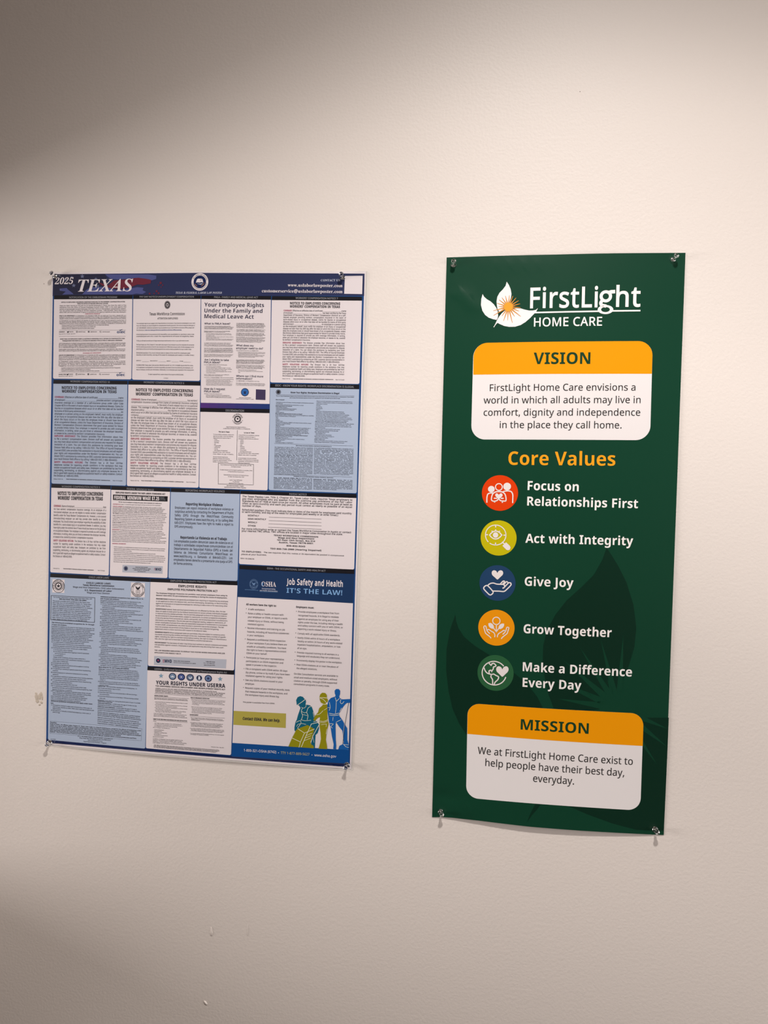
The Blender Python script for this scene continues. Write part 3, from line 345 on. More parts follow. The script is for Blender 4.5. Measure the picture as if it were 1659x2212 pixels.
'o':'347:173 -6 -31 3 -28 8 -25 13 -22 18 -18 22 -13 28 -8 31 -3 37 3 35 7 32 13 27 17 23 22 17 25 13 29 8 33 2 31 -2 28 -8 25 -13 22 -18 18 -22 13 -27 8 -32 3 -35 -3 -36 -7 -32 -13 -27 -17 -23 -22 -18 -26 -13 -29 -8;174 62 28 5 11 8 9 10 11 29 3 40 -3 39 -11 29 -9 9 -11 8 -29 5 -28 -5 -11 -8 -9 -9 -11 -29 -4 -39 4 -40 11 -29 9 -10 11 -8',
'p':'355:44 -134 0 440 67 0 12 -40 4 0 15 17 13 12 29 13 22 3 21 0 34 -10 28 -20 16 -20 12 -25 8 -29 4 -35 -2 -55 -6 -32 -10 -27 -15 -23 -17 -18 -31 -17 -24 -5 -28 0 -26 6 -25 15 -18 18 -4 0 4 -45 0 -123;188 62 25 6 10 8 8 10 10 29 3 40 -3 39 -11 28 -18 17 -25 6 -28 -5 -10 -7 -8 -8 -10 -26 -4 -45 5 -47 12 -27 15 -12 13 -4',
'q':'355:227 -134 0 128 4 46 -4 0 -22 -25 -21 -13 -35 -7 -33 2 -32 13 -19 15 -22 32 -10 27 -6 32 -1 55 4 35 8 30 12 24 16 21 19 15 32 13 34 2 35 -7 26 -16 19 -21 2 0 7 39 71 0 0 -440;170 60 30 5 11 6 8 9 10 26 4 46 -5 48 -12 26 -16 12 -14 4 -17 2 -26 -6 -10 -8 -8 -10 -11 -29 -4 -40 4 -40 11 -28 9 -10 10 -7',
'r':'254:44 0 0 306 63 0 12 -52 4 0 21 27 28 21 14 5 21 4 36 -2 -7 -78 -35 2 -30 -7 -25 -16 -14 -23 -5 -31 0 -156',
's':'278:127 -6 -55 5 -46 13 0 69 53 -18 50 -8 17 1 16 5 9 8 4 13 -4 14 -19 14 -90 44 -16 14 -12 15 -7 20 -2 23 2 20 6 18 11 14 14 12 28 13 34 7 26 1 35 -2 33 -6 40 -16 -25 -60 -48 18 -36 5 -28 -5 -7 -6 -2 -9 5 -13 18 -13 86 -40 24 -21 10 -17 5 -16 1 -31 -4 -20 -9 -18 -12 -15 -26 -18 -35 -10',
't':'243:148 -6 -32 4 -22 8 -18 14 -11 14 -7 19 -5 33 0 157 -40 0 0 35 46 28 24 65 53 0 0 -65 86 0 0 -63 -86 0 0 -147 2 -12 4 -9 16 -12 15 -2 26 3 26 7 0 -63 -33 -9',
'u':'368:151 -6 -35 4 -28 11 -23 19 -16 28 -5 23 -2 27 0 200 83 0 0 -179 3 -28 6 -17 10 -11 13 -8 18 -2 17 2 21 8 14 16 8 23 6 40 0 156 83 0 0 -306 -63 0 -12 39 -4 0 -13 -16 -21 -15 -26 -9',
'v':'319:117 0 -117 306 87 0 59 -174 8 -33 4 -30 2 0 10 55 61 182 88 0 -117 -306',
'w':'480:92 0 -86 306 83 0 35 -136 17 -100 2 0 14 89 37 147 92 0 41 -172 9 -64 2 0 18 100 36 136 82 0 -88 -306 -91 0 -55 242 -2 0 -56 -242',
'x':'324:3 0 103 156 -98 150 95 0 59 -98 60 98 95 0 -100 -150 104 -156 -95 0 -64 105 -65 -105',
'y':'319:62 -134 -43 4 0 66 40 -3 17 4 9 5 13 11 9 13 15 36 -122 304 91 0 58 -172 7 -26 3 -27 14 53 56 172 90 0 -130 -345 -15 -33 -20 -25 -24 -19 -27 -13',
'z':'273:15 0 0 49 142 193 -133 0 0 64 228 0 0 -54 -138 -188 143 0 0 -64',
'0':'320:160 -6 -34 4 -29 10 -24 17 -19 24 -15 30 -10 35 -7 40 -2 46 2 46 6 41 9 35 14 30 19 23 25 17 29 11 36 3 33 -3 29 -10 24 -17 20 -24 14 -30 11 -35 7 -41 2 -46 -2 -46 -6 -40 -10 -36 -14 -29 -19 -23 -24 -18 -30 -10;160 63 14 2 12 6 10 11 7 15 10 43 3 60 -3 60 -10 43 -7 15 -10 11 -12 7 -14 2 -15 -2 -12 -7 -14 -18 -10 -39 -5 -72 5 -72 10 -39 9 -13 11 -8',
'1':'320:147 0 2 311 -29 -28 -46 -37 -41 51 129 103 69 0 0 -400',
'2':'320:22 0 0 59 154 158 24 38 7 32 -4 21 -6 12 -15 10 -19 5 -22 -1 -22 -7 -23 -12 -29 -21 -46 54 52 37 24 10 26 7 32 3 37 -1 25 -6 22 -10 28 -24 18 -31 6 -36 -2 -23 -6 -23 -13 -27 -24 -34 -118 -115 0 -4 174 0 0 -71',
'3':'320:137 -6 -62 6 -54 16 0 72 47 -18 54 -8 44 4 15 4 15 11 9 15 4 19 -1 18 -7 17 -15 12 -26 8 -29 3 -48 0 0 65 63 2 19 3 18 8 11 10 7 13 2 18 -1 15 -9 15 -10 8 -16 6 -21 1 -38 -5 -47 -24 -39 58 32 19 40 14 37 6 51 -1 37 -8 31 -15 16 -14 15 -25 5 -21 0 -21 -3 -18 -11 -24 -11 -14 -20 -16 -41 -19 42 -10 17 -9 20 -16 9 -14 7 -16 3 -18 -1 -26 -6 -24 -10 -22 -15 -19 -21 -16 -26 -12 -20 -6 -36 -6',
'4':'320:180 0 0 83 -170 0 0 59 175 258 78 0 0 -252 48 0 0 -65 -48 0 0 -83;84 148 96 0 4 155 -2 0 -25 -44',
'5':'320:135 -6 -59 6 -26 7 -23 9 0 73 36 -14 36 -9 33 -3 33 4 25 12 12 14 6 18 0 30 -10 22 -9 9 -25 11 -35 4 -32 -3 -28 -6 -34 18 15 204 217 0 0 -72 -143 0 -7 -78 51 5 26 -2 39 -12 26 -17 19 -23 13 -31 4 -36 -6 -45 -10 -26 -15 -22 -32 -26 -43 -15',
'6':'320:166 -6 -39 5 -35 14 -30 24 -23 34 -12 32 -7 52 2 58 10 58 14 38 16 28 21 24 28 19 33 14 41 9 35 1 54 -3 0 -68 -23 4 -37 1 -32 -4 -26 -8 -14 -7 -16 -15 -13 -18 -8 -22 -8 -51 4 0 22 26 21 13 35 8 34 -2 32 -11 26 -20 14 -18 13 -34 4 -42 -2 -30 -12 -40 -14 -22 -29 -26 -23 -11 -26 -7;164 62 17 3 10 4 17 15 10 24 2 24 -3 26 -10 20 -17 13 -24 4 -22 -3 -20 -12 -14 -17 -6 -24 5 -31 13 -24 20 -17',
'7':'320:62 0 150 329 -197 0 0 71 287 0 0 -53 -151 -347',
'8':'320:160 -6 -31 2 -28 6 -24 8 -21 13 -16 16 -11 18 -7 21 -2 23 3 29 5 17 9 15 23 24 36 23 -35 29 -15 18 -7 13 -6 23 -1 17 1 16 6 20 16 23 28 20 37 13 40 4 41 -4 37 -13 28 -20 15 -23 4 -14 3 -22 -3 -25 -5 -15 -8 -13 -15 -18 -19 -14 -22 -13 41 -26 25 -25 14 -25 4 -31 -2 -24 -8 -21 -12 -19 -17 -16 -20 -13 -24 -9 -27 -6;160 246 22 13 15 12 8 12 3 20 -3 17 -10 13 -16 8 -19 2 -19 -2 -16 -8 -10 -13 -4 -17 4 -19 8 -12 15 -12;159 57 28 3 19 10 12 16 4 20 -2 14 -7 12 -22 21 -35 21 -28 -17 -18 -16 -8 -13 -4 -22 4 -19 11 -16 20 -11',
'9':'320:100 -6 -54 4 0 68 48 -5 24 1 30 5 30 14 21 20 11 19 8 31 4 34 -3 0 -14 -18 -17 -15 -11 -6 -21 -5 -25 -2 -25 2 -21 6 -20 11 -16 14 -14 18 -13 34 -4 42 5 44 16 37 16 21 20 16 23 11 26 7 30 2 30 -2 36 -12 24 -15 26 -29 15 -28 10 -34 5 -40 -1 -49 -7 -51 -9 -32 -12 -29 -18 -27 -23 -23 -29 -18 -25 -11 -41 -8;154 204 22 3 20 12 16 21 4 19 -5 32 -13 25 -20 16 -22 5 -12 -1 -16 -6 -16 -15 -10 -24 -2 -24 3 -26 10 -20 17 -13',
}
GLYPHS['S']={
'A':'364:-7 0 0 15 15 3 9 5 16 21 139 345 15 -1 133 -316 25 -47 13 -8 12 -2 0 -15 -179 0 0 15 28 3 11 6 6 9 0 5 -9 30 -16 42 -125 0 -20 -51 -3 -25 5 -9 10 -6 28 -4 0 -15;95 134 107 0 -55 132',
'C':'390:214 -9 -40 4 -25 6 -23 10 -22 12 -19 15 -17 18 -15 20 -12 23 -10 24 -8 39 0 57 5 26 8 25 17 34 32 37 31 22 34 15 39 9 37 1 32 -5 65 -20 10 2 7 4 10 19 14 0 0 -131 -14 0 -23 47 -30 35 -26 19 -29 10 -21 2 -23 -3 -21 -9 -18 -14 -14 -19 -11 -26 -8 -31 -5 -37 1 -82 5 -34 9 -29 12 -24 16 -19 19 -13 23 -8 26 -2 17 1 33 9 25 12 23 17 27 30 16 -15 -31 -36 -38 -26 -42 -16',
'H':'436:13 0 0 15 29 5 12 9 7 18 1 20 -1 267 -5 13 -7 9 -12 6 -24 4 0 14 189 0 0 -14 -34 -7 -8 -6 -5 -9 -3 -23 0 -112 133 0 0 107 -3 30 -4 7 -8 6 -35 7 0 14 188 0 0 -14 -29 -6 -12 -9 -6 -17 -1 -18 1 -267 6 -18 9 -9 13 -5 19 -2 0 -15 -188 0 0 15 19 2 14 4 9 7 5 13 3 26 0 117 -133 0 0 -117 2 -25 6 -13 8 -7 14 -5 20 -2 0 -15',
'N':'412:336 -9 -247 301 1 -246 5 -14 7 -9 12 -5 25 -3 0 -15 -124 0 0 15 27 3 14 9 5 13 2 26 0 258 -33 37 -15 5 0 14 116 0 195 -239 0 174 -2 25 -6 12 -8 7 -34 7 0 14 124 0 0 -14 -24 -4 -12 -5 -7 -9 -4 -14 -1 -343',
'O':'438:217 -9 -40 4 -36 11 -41 24 -28 25 -22 31 -16 35 -9 38 -2 41 6 40 12 37 20 33 25 28 30 23 35 16 39 10 42 2 39 -6 36 -13 32 -19 27 -25 22 -31 16 -35 10 -39 1 -42 -5 -39 -13 -37 -19 -33 -26 -28 -30 -23 -35 -16 -29 -8;221 10 22 3 20 8 16 14 14 20 10 25 8 31 4 37 2 42 -2 41 -5 37 -8 31 -12 25 -15 20 -17 14 -19 9 -22 3 -23 -3 -19 -8 -17 -15 -13 -19 -11 -25 -7 -31 -4 -37 -2 -42 2 -41 5 -37 8 -30 12 -26 15 -20 17 -14 19 -9',
'S':'325:36 -9 0 141 16 0 17 -53 17 -30 22 -20 26 -13 38 -3 27 6 11 7 12 13 8 17 2 12 -2 24 -15 23 -17 13 -95 50 -26 19 -18 21 -12 23 -6 36 4 32 11 27 12 17 16 14 19 11 20 7 31 4 37 -4 59 -14 11 4 6 14 16 0 0 -123 -14 0 -13 36 -24 35 -25 21 -22 10 -30 3 -29 -9 -9 -6 -11 -13 -4 -9 -2 -17 5 -24 17 -20 28 -17 92 -45 23 -17 16 -18 14 -30 5 -35 -5 -34 -12 -29 -15 -18 -19 -15 -40 -18 -38 -5 -39 2 -64 16 -10 -4 -7 -15',
'T':'353:77 0 0 15 25 2 16 9 7 11 4 16 1 308 -36 -3 -18 -6 -15 -10 -18 -19 -9 -17 -10 -41 -15 0 0 115 333 0 0 -116 -14 0 -10 43 -9 16 -12 14 -14 11 -17 7 -20 5 -26 1 1 -314 5 -15 8 -9 13 -6 26 -2 0 -15',
'U':'411:207 -11 -52 5 -28 9 -32 21 -21 31 -8 26 -4 31 -2 222 -5 13 -7 9 -12 6 -24 4 0 14 189 0 0 -14 -35 -7 -8 -6 -4 -7 -3 -30 1 -223 9 -36 14 -20 12 -9 15 -6 27 -4 23 2 20 6 17 9 14 12 10 16 8 20 5 23 0 228 -5 13 -7 9 -13 6 -27 4 0 14 122 0 0 -14 -22 -5 -10 -7 -7 -9 -3 -13 -2 -202 -9 -53 -11 -28 -15 -22 -32 -23 -43 -12',
'a':'287:212 -8 -18 2 -14 7 -9 12 -4 16 -20 -16 -21 -11 -22 -7 -24 -2 -14 1 -18 5 -14 11 -11 13 -5 17 -1 22 9 24 11 15 16 12 33 18 80 28 0 48 -4 19 -12 14 -21 6 -28 -2 -12 -8 -2 -7 12 -23 4 -13 -3 -14 -8 -11 -13 -7 -15 -2 -15 3 -9 5 -7 8 -4 10 0 26 12 21 21 17 23 10 20 4 30 3 28 -2 23 -4 19 -7 15 -9 10 -13 11 -24 3 -20 2 -154 8 -4 13 6 8 -12 -15 -14 -15 -10 -16 -5;126 28 22 8 18 17 0 88 -30 -10 -11 -7 -17 -18 -5 -11 -4 -25 3 -26 12 -13',
'b':'301:36 -10 0 346 -5 21 -9 6 -15 3 0 14 108 0 0 -148 23 21 17 8 19 4 18 0 20 -4 30 -16 23 -27 15 -36 5 -44 -4 -40 -8 -27 -18 -31 -23 -24 -22 -14 -32 -9 -36 1 -28 10 -27 20 -43 -34;152 12 14 2 12 5 9 9 6 13 9 38 2 54 -2 45 -9 31 -7 11 -9 8 -11 4 -12 2 -13 -3 -12 -6 -9 -10 -5 -13 0 -145 3 -20 3 -8 9 -11',
'c':'245:130 -8 -23 2 -21 7 -20 13 -22 22 -16 28 -8 25 -4 27 1 29 6 27 10 25 15 22 18 19 21 14 24 9 26 5 28 -1 31 -9 23 -17 11 -22 1 -13 -2 -14 -7 -10 -11 -7 -14 -3 -15 3 -10 7 -6 12 -2 39 -5 11 -8 4 -10 2 -21 -6 -15 -17 -8 -29 -3 -55 8 -50 7 -19 11 -16 12 -12 22 -10 16 -2 22 4 14 7 20 17 12 -10 -23 -25 -25 -19 -29 -11',
'e':'251:128 -8 -23 2 -21 7 -20 12 -16 16 -13 21 -11 24 -6 27 -2 30 2 28 7 26 10 23 14 20 17 16 20 12 22 7 23 3 23 -2 20 -6 18 -10 16 -14 12 -18 9 -21 5 -23 2 -34 -139 0 2 -24 9 -38 7 -15 10 -11 12 -8 13 -5 25 -1 15 4 15 10 20 22 13 -11 -23 -31 -25 -21 -29 -13;97 160 71 0 -3 56 -6 19 -8 8 -12 4 -13 -1 -14 -9 -10 -20 -3 -13',
'i':'165:84 302 -16 3 -14 9 -9 14 -3 16 3 17 9 13 14 9 16 4 16 -4 14 -9 9 -13 3 -17 -3 -16 -9 -14 -14 -9;15 0 0 13 17 4 7 6 5 23 -1 178 -5 15 -7 4 -14 2 0 14 107 0 0 -221 6 -18 7 -4 13 -3 0 -13',
'l':'166:15 0 0 13 17 4 7 6 5 23 -1 294 -5 20 -10 5 -11 1 0 14 107 0 0 -342 6 -18 7 -4 13 -3 0 -13',
'm':'462:15 0 0 13 16 4 8 6 5 23 -1 177 -4 12 -4 5 -19 5 0 14 106 0 0 -38 17 19 18 14 20 9 21 3 26 -3 20 -9 14 -15 9 -21 17 21 20 15 33 11 28 -1 15 -4 12 -7 10 -10 8 -12 9 -34 2 -162 3 -11 5 -6 18 -5 0 -13 -132 0 0 13 13 3 9 8 5 22 -2 155 -7 19 -7 5 -11 1 -12 -1 -12 -6 -20 -21 0 -163 4 -11 4 -6 18 -5 0 -13 -131 0 0 13 14 3 9 8 4 22 -1 155 -7 19 -8 5 -11 1 -12 -2 -12 -5 -20 -23 1 -161 3 -11 4 -5 18 -6 0 -13',
'o':'281:141 -8 -27 2 -24 8 -22 12 -18 17 -15 20 -10 24 -7 25 -2 28 2 29 7 26 10 24 15 20 18 16 22 13 24 7 26 3 26 -3 24 -7 21 -12 18 -17 15 -20 11 -23 7 -26 2 -30 -2 -29 -7 -26 -11 -23 -14 -20 -18 -16 -22 -13 -23 -7;141 10 20 5 7 7 7 13 6 33 2 60 -1 49 -7 42 -11 21 -8 6 -15 3 -12 -1 -9 -5 -13 -17 -7 -37 -3 -60 3 -61 6 -32 7 -14 7 -7',
'p':'310:15 -116 0 13 15 3 10 10 4 37 -1 273 -6 18 -9 6 -12 2 0 13 103 0 0 -40 22 29 29 15 22 3 15 -1 13 -3 19 -9 16 -14 17 -23 13 -30 5 -25 2 -38 -3 -28 -7 -27 -14 -30 -14 -18 -17 -14 -19 -10 -21 -4 -27 2 -18 6 -15 11 -14 16 0 -75 4 -34 3 -8 7 -7 28 -6 0 -13;163 24 12 1 10 5 8 8 6 11 9 34 3 46 -4 54 -8 30 -7 9 -9 6 -17 4 -12 -2 -12 -7 -10 -11 -9 -16 0 -139 8 -15 9 -10 10 -6',
'r':'240:15 0 0 13 17 4 7 6 5 23 -1 178 -6 15 -20 6 0 14 105 0 0 -49 20 29 14 12 15 9 14 5 15 0 15 -2 12 -7 10 -13 4 -21 -3 -18 -11 -13 -16 -5 -17 1 -9 5 -17 22 -11 3 -8 -2 -9 -7 -7 -11 -6 -14 -3 -23 2 -126 3 -9 6 -6 30 -6 0 -13',
's':'240:126 -8 -25 3 -40 12 -11 -3 -7 -11 -13 0 0 95 14 0 8 -24 11 -20 14 -16 22 -13 23 -3 21 6 13 12 4 19 -4 16 -13 14 -68 37 -17 12 -13 13 -8 15 -5 16 -1 20 3 17 6 14 14 20 13 10 15 7 36 6 60 -12 8 3 6 9 11 0 0 -81 -13 0 -7 21 -11 16 -13 13 -14 8 -15 4 -21 -2 -12 -7 -8 -12 0 -19 7 -13 14 -11 57 -29 22 -15 15 -17 9 -22 2 -21 -2 -19 -5 -17 -12 -22 -19 -16 -15 -8',
't':'190:103 -8 -22 2 -18 7 -12 12 -7 17 -4 29 0 173 -23 0 0 18 56 58 35 46 12 0 0 -95 53 0 0 -27 -53 0 2 -182 7 -13 11 -3 9 1 9 6 14 21 13 -7 -14 -28 -19 -19 -23 -12',
'u':'313:109 -8 -18 1 -21 7 -16 14 -10 20 -6 36 -1 154 -8 16 -19 5 0 14 108 0 1 -204 3 -12 6 -7 7 -4 12 -2 24 6 19 19 0 166 -4 13 -6 6 -22 5 0 14 112 0 0 -209 3 -13 5 -6 22 -6 0 -14 -50 -5 -60 -14 0 42 -15 -18 -20 -13 -22 -9',
'v':'255:119 -8 -87 215 -15 30 -7 5 -12 3 0 14 139 0 0 -14 -21 -2 -5 -4 -3 -9 46 -128 47 125 -2 8 -6 6 -23 4 0 14 84 0 0 -13 -13 -5 -7 -6 -17 -32 -84 -211',
'w':'362:102 -8 -88 229 -10 18 -13 6 0 14 124 0 0 -14 -15 -4 -3 -3 -1 -16 43 -116 37 90 -8 26 -10 19 -18 5 0 13 129 0 0 -14 -17 -4 -6 -11 2 -12 32 -100 39 95 4 17 -2 6 -4 5 -20 5 0 13 74 0 0 -13 -7 -2 -8 -5 -13 -24 -89 -223 -13 0 -55 172 -69 -172',
'0':'313:157 -6 -24 2 -32 8 -25 16 -21 22 -15 28 -11 34 -7 39 -3 58 3 58 7 39 11 33 15 28 21 21 25 16 21 6 35 4 34 -4 29 -11 23 -17 19 -24 14 -30 10 -35 6 -40 2 -44 -2 -45 -6 -40 -10 -35 -14 -30 -19 -24 -23 -18 -29 -11;157 31 14 3 12 8 12 23 9 49 3 87 -3 86 -9 48 -7 17 -10 11 -21 6 -20 -6 -10 -11 -8 -17 -9 -48 -4 -86 4 -87 9 -49 7 -17 11 -11',
'2':'313:20 0 0 58 99 101 37 45 24 46 6 25 3 28 -3 34 -9 20 -18 12 -21 2 -17 -6 -9 -7 -7 -11 -9 -30 -2 -42 -36 4 -21 12 -12 19 -3 25 8 24 13 17 15 10 26 12 24 5 37 3 30 -2 37 -8 20 -9 23 -20 10 -16 6 -18 1 -35 -10 -33 -19 -31 -44 -51 -126 -121 143 1 14 6 11 11 6 12 7 26 33 0 -2 -118',
'5':'313:137 -6 -46 4 -33 11 -21 17 -13 23 -1 22 6 15 16 11 22 4 3 -20 5 -15 8 -14 9 -8 12 -6 14 -4 15 0 18 3 19 10 13 13 9 20 5 27 0 26 -4 27 -10 20 -16 15 -20 8 -17 3 -44 -3 -27 -7 -25 10 18 194 211 0 3 -102 -32 0 -4 19 -8 16 -9 5 -126 0 -9 -103 27 6 35 2 31 -2 40 -10 33 -18 17 -17 13 -20 7 -25 2 -28 -3 -33 -10 -28 -15 -22 -19 -17 -29 -16 -32 -9',
}
GLYPHS['I']={
'A':'350:-57 0 0 14 24 6 22 20 280 345 16 0 -12 -331 2 -10 10 -16 16 -10 23 -4 0 -14 -176 0 0 14 20 4 10 4 7 6 7 13 5 25 2 51 -118 0 -40 -50 -14 -20 -4 -13 2 -8 7 -5 27 -7 0 -14;99 140 101 0 6 133',
'B':'359:-28 0 0 13 31 5 15 16 14 37 64 237 4 29 -2 11 -12 10 -25 4 0 14 145 0 37 -3 44 -8 22 -9 16 -11 15 -22 5 -19 -2 -27 -4 -15 -9 -14 -26 -24 -18 -10 -45 -14 32 -14 13 -9 19 -21 6 -12 4 -27 -4 -30 -12 -27 -15 -19 -21 -16 -17 -8 -32 -11 -26 -4 -45 -2;168 207 32 4 17 6 15 10 17 20 8 17 4 19 1 33 -7 20 -13 14 -9 4 -22 3 -13 -2 -9 -8 -38 -139;138 18 29 5 24 12 20 20 13 26 5 21 1 22 -4 29 -14 20 -23 12 -42 4 -35 -127 -4 -25 1 -8 6 -6',
'D':'403:-28 0 0 13 31 5 15 16 14 37 64 237 4 26 -2 13 -5 7 -7 4 -25 4 0 14 150 0 41 -3 36 -7 30 -12 25 -17 19 -22 14 -27 8 -32 3 -36 -4 -45 -14 -42 -16 -30 -21 -27 -28 -27 -25 -17 -25 -13 -29 -10 -25 -4 -59 -5;141 17 18 2 26 6 23 11 22 16 30 35 15 26 12 28 9 31 6 32 3 33 -1 38 -4 22 -7 19 -9 16 -13 12 -15 8 -17 5 -33 1 -14 -6 -9 -16 -75 -284 -1 -17 6 -11 9 -5',
'E':'368:-28 0 0 13 31 5 15 16 14 37 64 237 4 26 -2 13 -5 7 -7 4 -25 4 0 14 299 0 -21 -105 -15 0 -2 25 -4 18 -8 14 -16 16 -25 9 -32 5 -35 -2 -10 -6 -8 -18 -33 -123 43 1 29 8 12 7 13 12 19 31 14 0 -40 -154 -12 0 -2 42 -4 10 -10 12 -9 5 -18 5 -40 1 -40 -153 2 -7 4 -5 22 -5 48 2 39 9 27 13 18 14 23 25 21 32 14 0 -32 -114',
'F':'342:-28 0 0 13 31 5 15 16 14 37 64 237 4 29 -2 11 -13 10 -24 4 0 14 295 0 -22 -107 -16 0 -1 28 -5 17 -12 19 -12 10 -24 10 -33 4 -27 -1 -7 -3 -6 -7 -7 -15 -33 -124 42 1 28 9 22 17 8 12 10 21 14 0 -39 -154 -12 0 -1 40 -6 15 -6 8 -22 10 -43 3 -33 -121 -5 -29 2 -11 7 -8 12 -5 18 -2 0 -13',
'L':'355:-28 0 0 13 31 5 15 16 14 37 64 237 4 26 -2 13 -5 7 -7 4 -25 4 0 14 175 0 0 -14 -29 -4 -10 -7 -8 -11 -13 -35 -62 -236 -7 -36 3 -6 6 -3 41 -4 26 1 35 7 31 14 17 12 24 25 20 32 18 0 -36 -111',
'O':'399:149 -10 -42 6 -25 9 -30 22 -22 32 -12 39 -2 41 6 41 14 41 20 40 26 37 31 31 38 29 27 14 42 12 45 1 40 -8 23 -11 29 -26 13 -21 9 -25 5 -28 -1 -36 -5 -32 -13 -42 -20 -40 -18 -28 -22 -26 -33 -29 -37 -22 -28 -11 -28 -7;154 11 18 2 18 8 16 12 17 17 29 49 26 65 18 69 5 31 1 37 -3 23 -8 18 -12 14 -15 8 -19 2 -21 -4 -21 -11 -19 -19 -19 -23 -19 -33 -17 -37 -14 -39 -10 -40 -6 -39 -3 -35 2 -25 7 -21 10 -15 20 -12',
'P':'341:-28 0 0 13 31 5 15 16 14 37 64 237 4 29 -2 11 -12 10 -25 4 0 14 185 -1 25 -5 22 -6 17 -10 14 -12 10 -15 6 -18 1 -36 -10 -28 -9 -13 -16 -18 -28 -18 -28 -9 -38 -6 -69 -2 -30 -111 -5 -29 2 -11 7 -8 12 -5 18 -2 0 -13;166 198 32 4 17 7 21 17 15 23 7 30 1 36 -6 21 -6 7 -15 10 -25 4 -15 -6 -10 -24 -34 -128',
'R':'358:-28 0 0 13 31 5 15 16 14 37 64 237 4 26 -2 13 -5 7 -7 4 -25 4 0 14 150 0 47 -3 26 -5 21 -8 23 -16 14 -23 4 -19 -1 -27 -10 -24 -16 -21 -24 -17 -32 -14 -24 -6 52 -156 7 -10 9 -6 27 -6 0 -15 -112 0 -60 185 -17 0 -32 -117 -5 -29 2 -11 7 -8 12 -5 18 -2 0 -13;165 204 21 2 28 9 22 17 15 23 8 27 1 34 -6 21 -5 7 -16 11 -25 3 -15 -4 -9 -21 -34 -128',
'S':'308:128 -10 -35 5 -61 17 -12 -4 -12 -14 -15 0 29 126 16 0 3 -39 5 -20 8 -17 17 -18 22 -12 33 -3 26 7 24 21 9 16 4 13 -1 29 -13 26 -17 19 -76 73 -15 23 -7 20 -2 23 2 21 7 20 10 19 20 20 24 14 21 8 31 3 34 -4 54 -13 13 4 11 11 15 0 -27 -115 -16 0 -1 30 -8 26 -18 24 -20 13 -23 4 -23 -4 -19 -13 -13 -19 -4 -27 8 -23 28 -34 51 -46 21 -25 18 -33 6 -37 -2 -25 -7 -23 -10 -19 -16 -17 -19 -13 -22 -10 -26 -6',
'T':'336:36 0 0 14 21 3 15 6 8 7 8 15 83 311 -33 -3 -31 -13 -21 -16 -13 -14 -20 -34 -14 0 21 100 305 0 -17 -108 -15 0 -7 39 -6 15 -19 21 -26 11 -20 2 -84 -318 2 -11 7 -7 31 -6 0 -14',
'W':'458:66 -10 1 332 -4 16 -7 12 -11 7 -20 4 0 15 153 0 0 -15 -14 -3 -9 -5 -5 -8 -3 -13 -4 -199 104 173 0 29 -4 14 -13 10 -22 3 0 14 151 0 0 -14 -13 -1 -11 -6 -5 -7 -4 -14 -7 -198 116 196 1 15 -4 8 -13 6 -16 1 0 14 105 0 0 -14 -19 -4 -11 -8 -29 -39 -192 -321 -18 0 7 273 -164 -273',
'X':'317:-54 0 0 14 21 3 17 9 37 34 104 113 -49 162 -10 14 -9 7 -29 6 0 14 170 0 0 -13 -19 -2 -12 -4 -6 -6 -4 -11 4 -24 24 -80 70 74 19 28 2 8 -2 7 -9 7 -20 2 0 14 115 0 0 -13 -21 -7 -19 -13 -127 -131 39 -127 18 -45 17 -19 12 -4 18 -3 0 -14 -170 0 0 14 16 2 11 5 7 8 3 10 -2 11 -28 97 -71 -74 -19 -26 -3 -13 3 -8 12 -8 22 -4 0 -14',
}

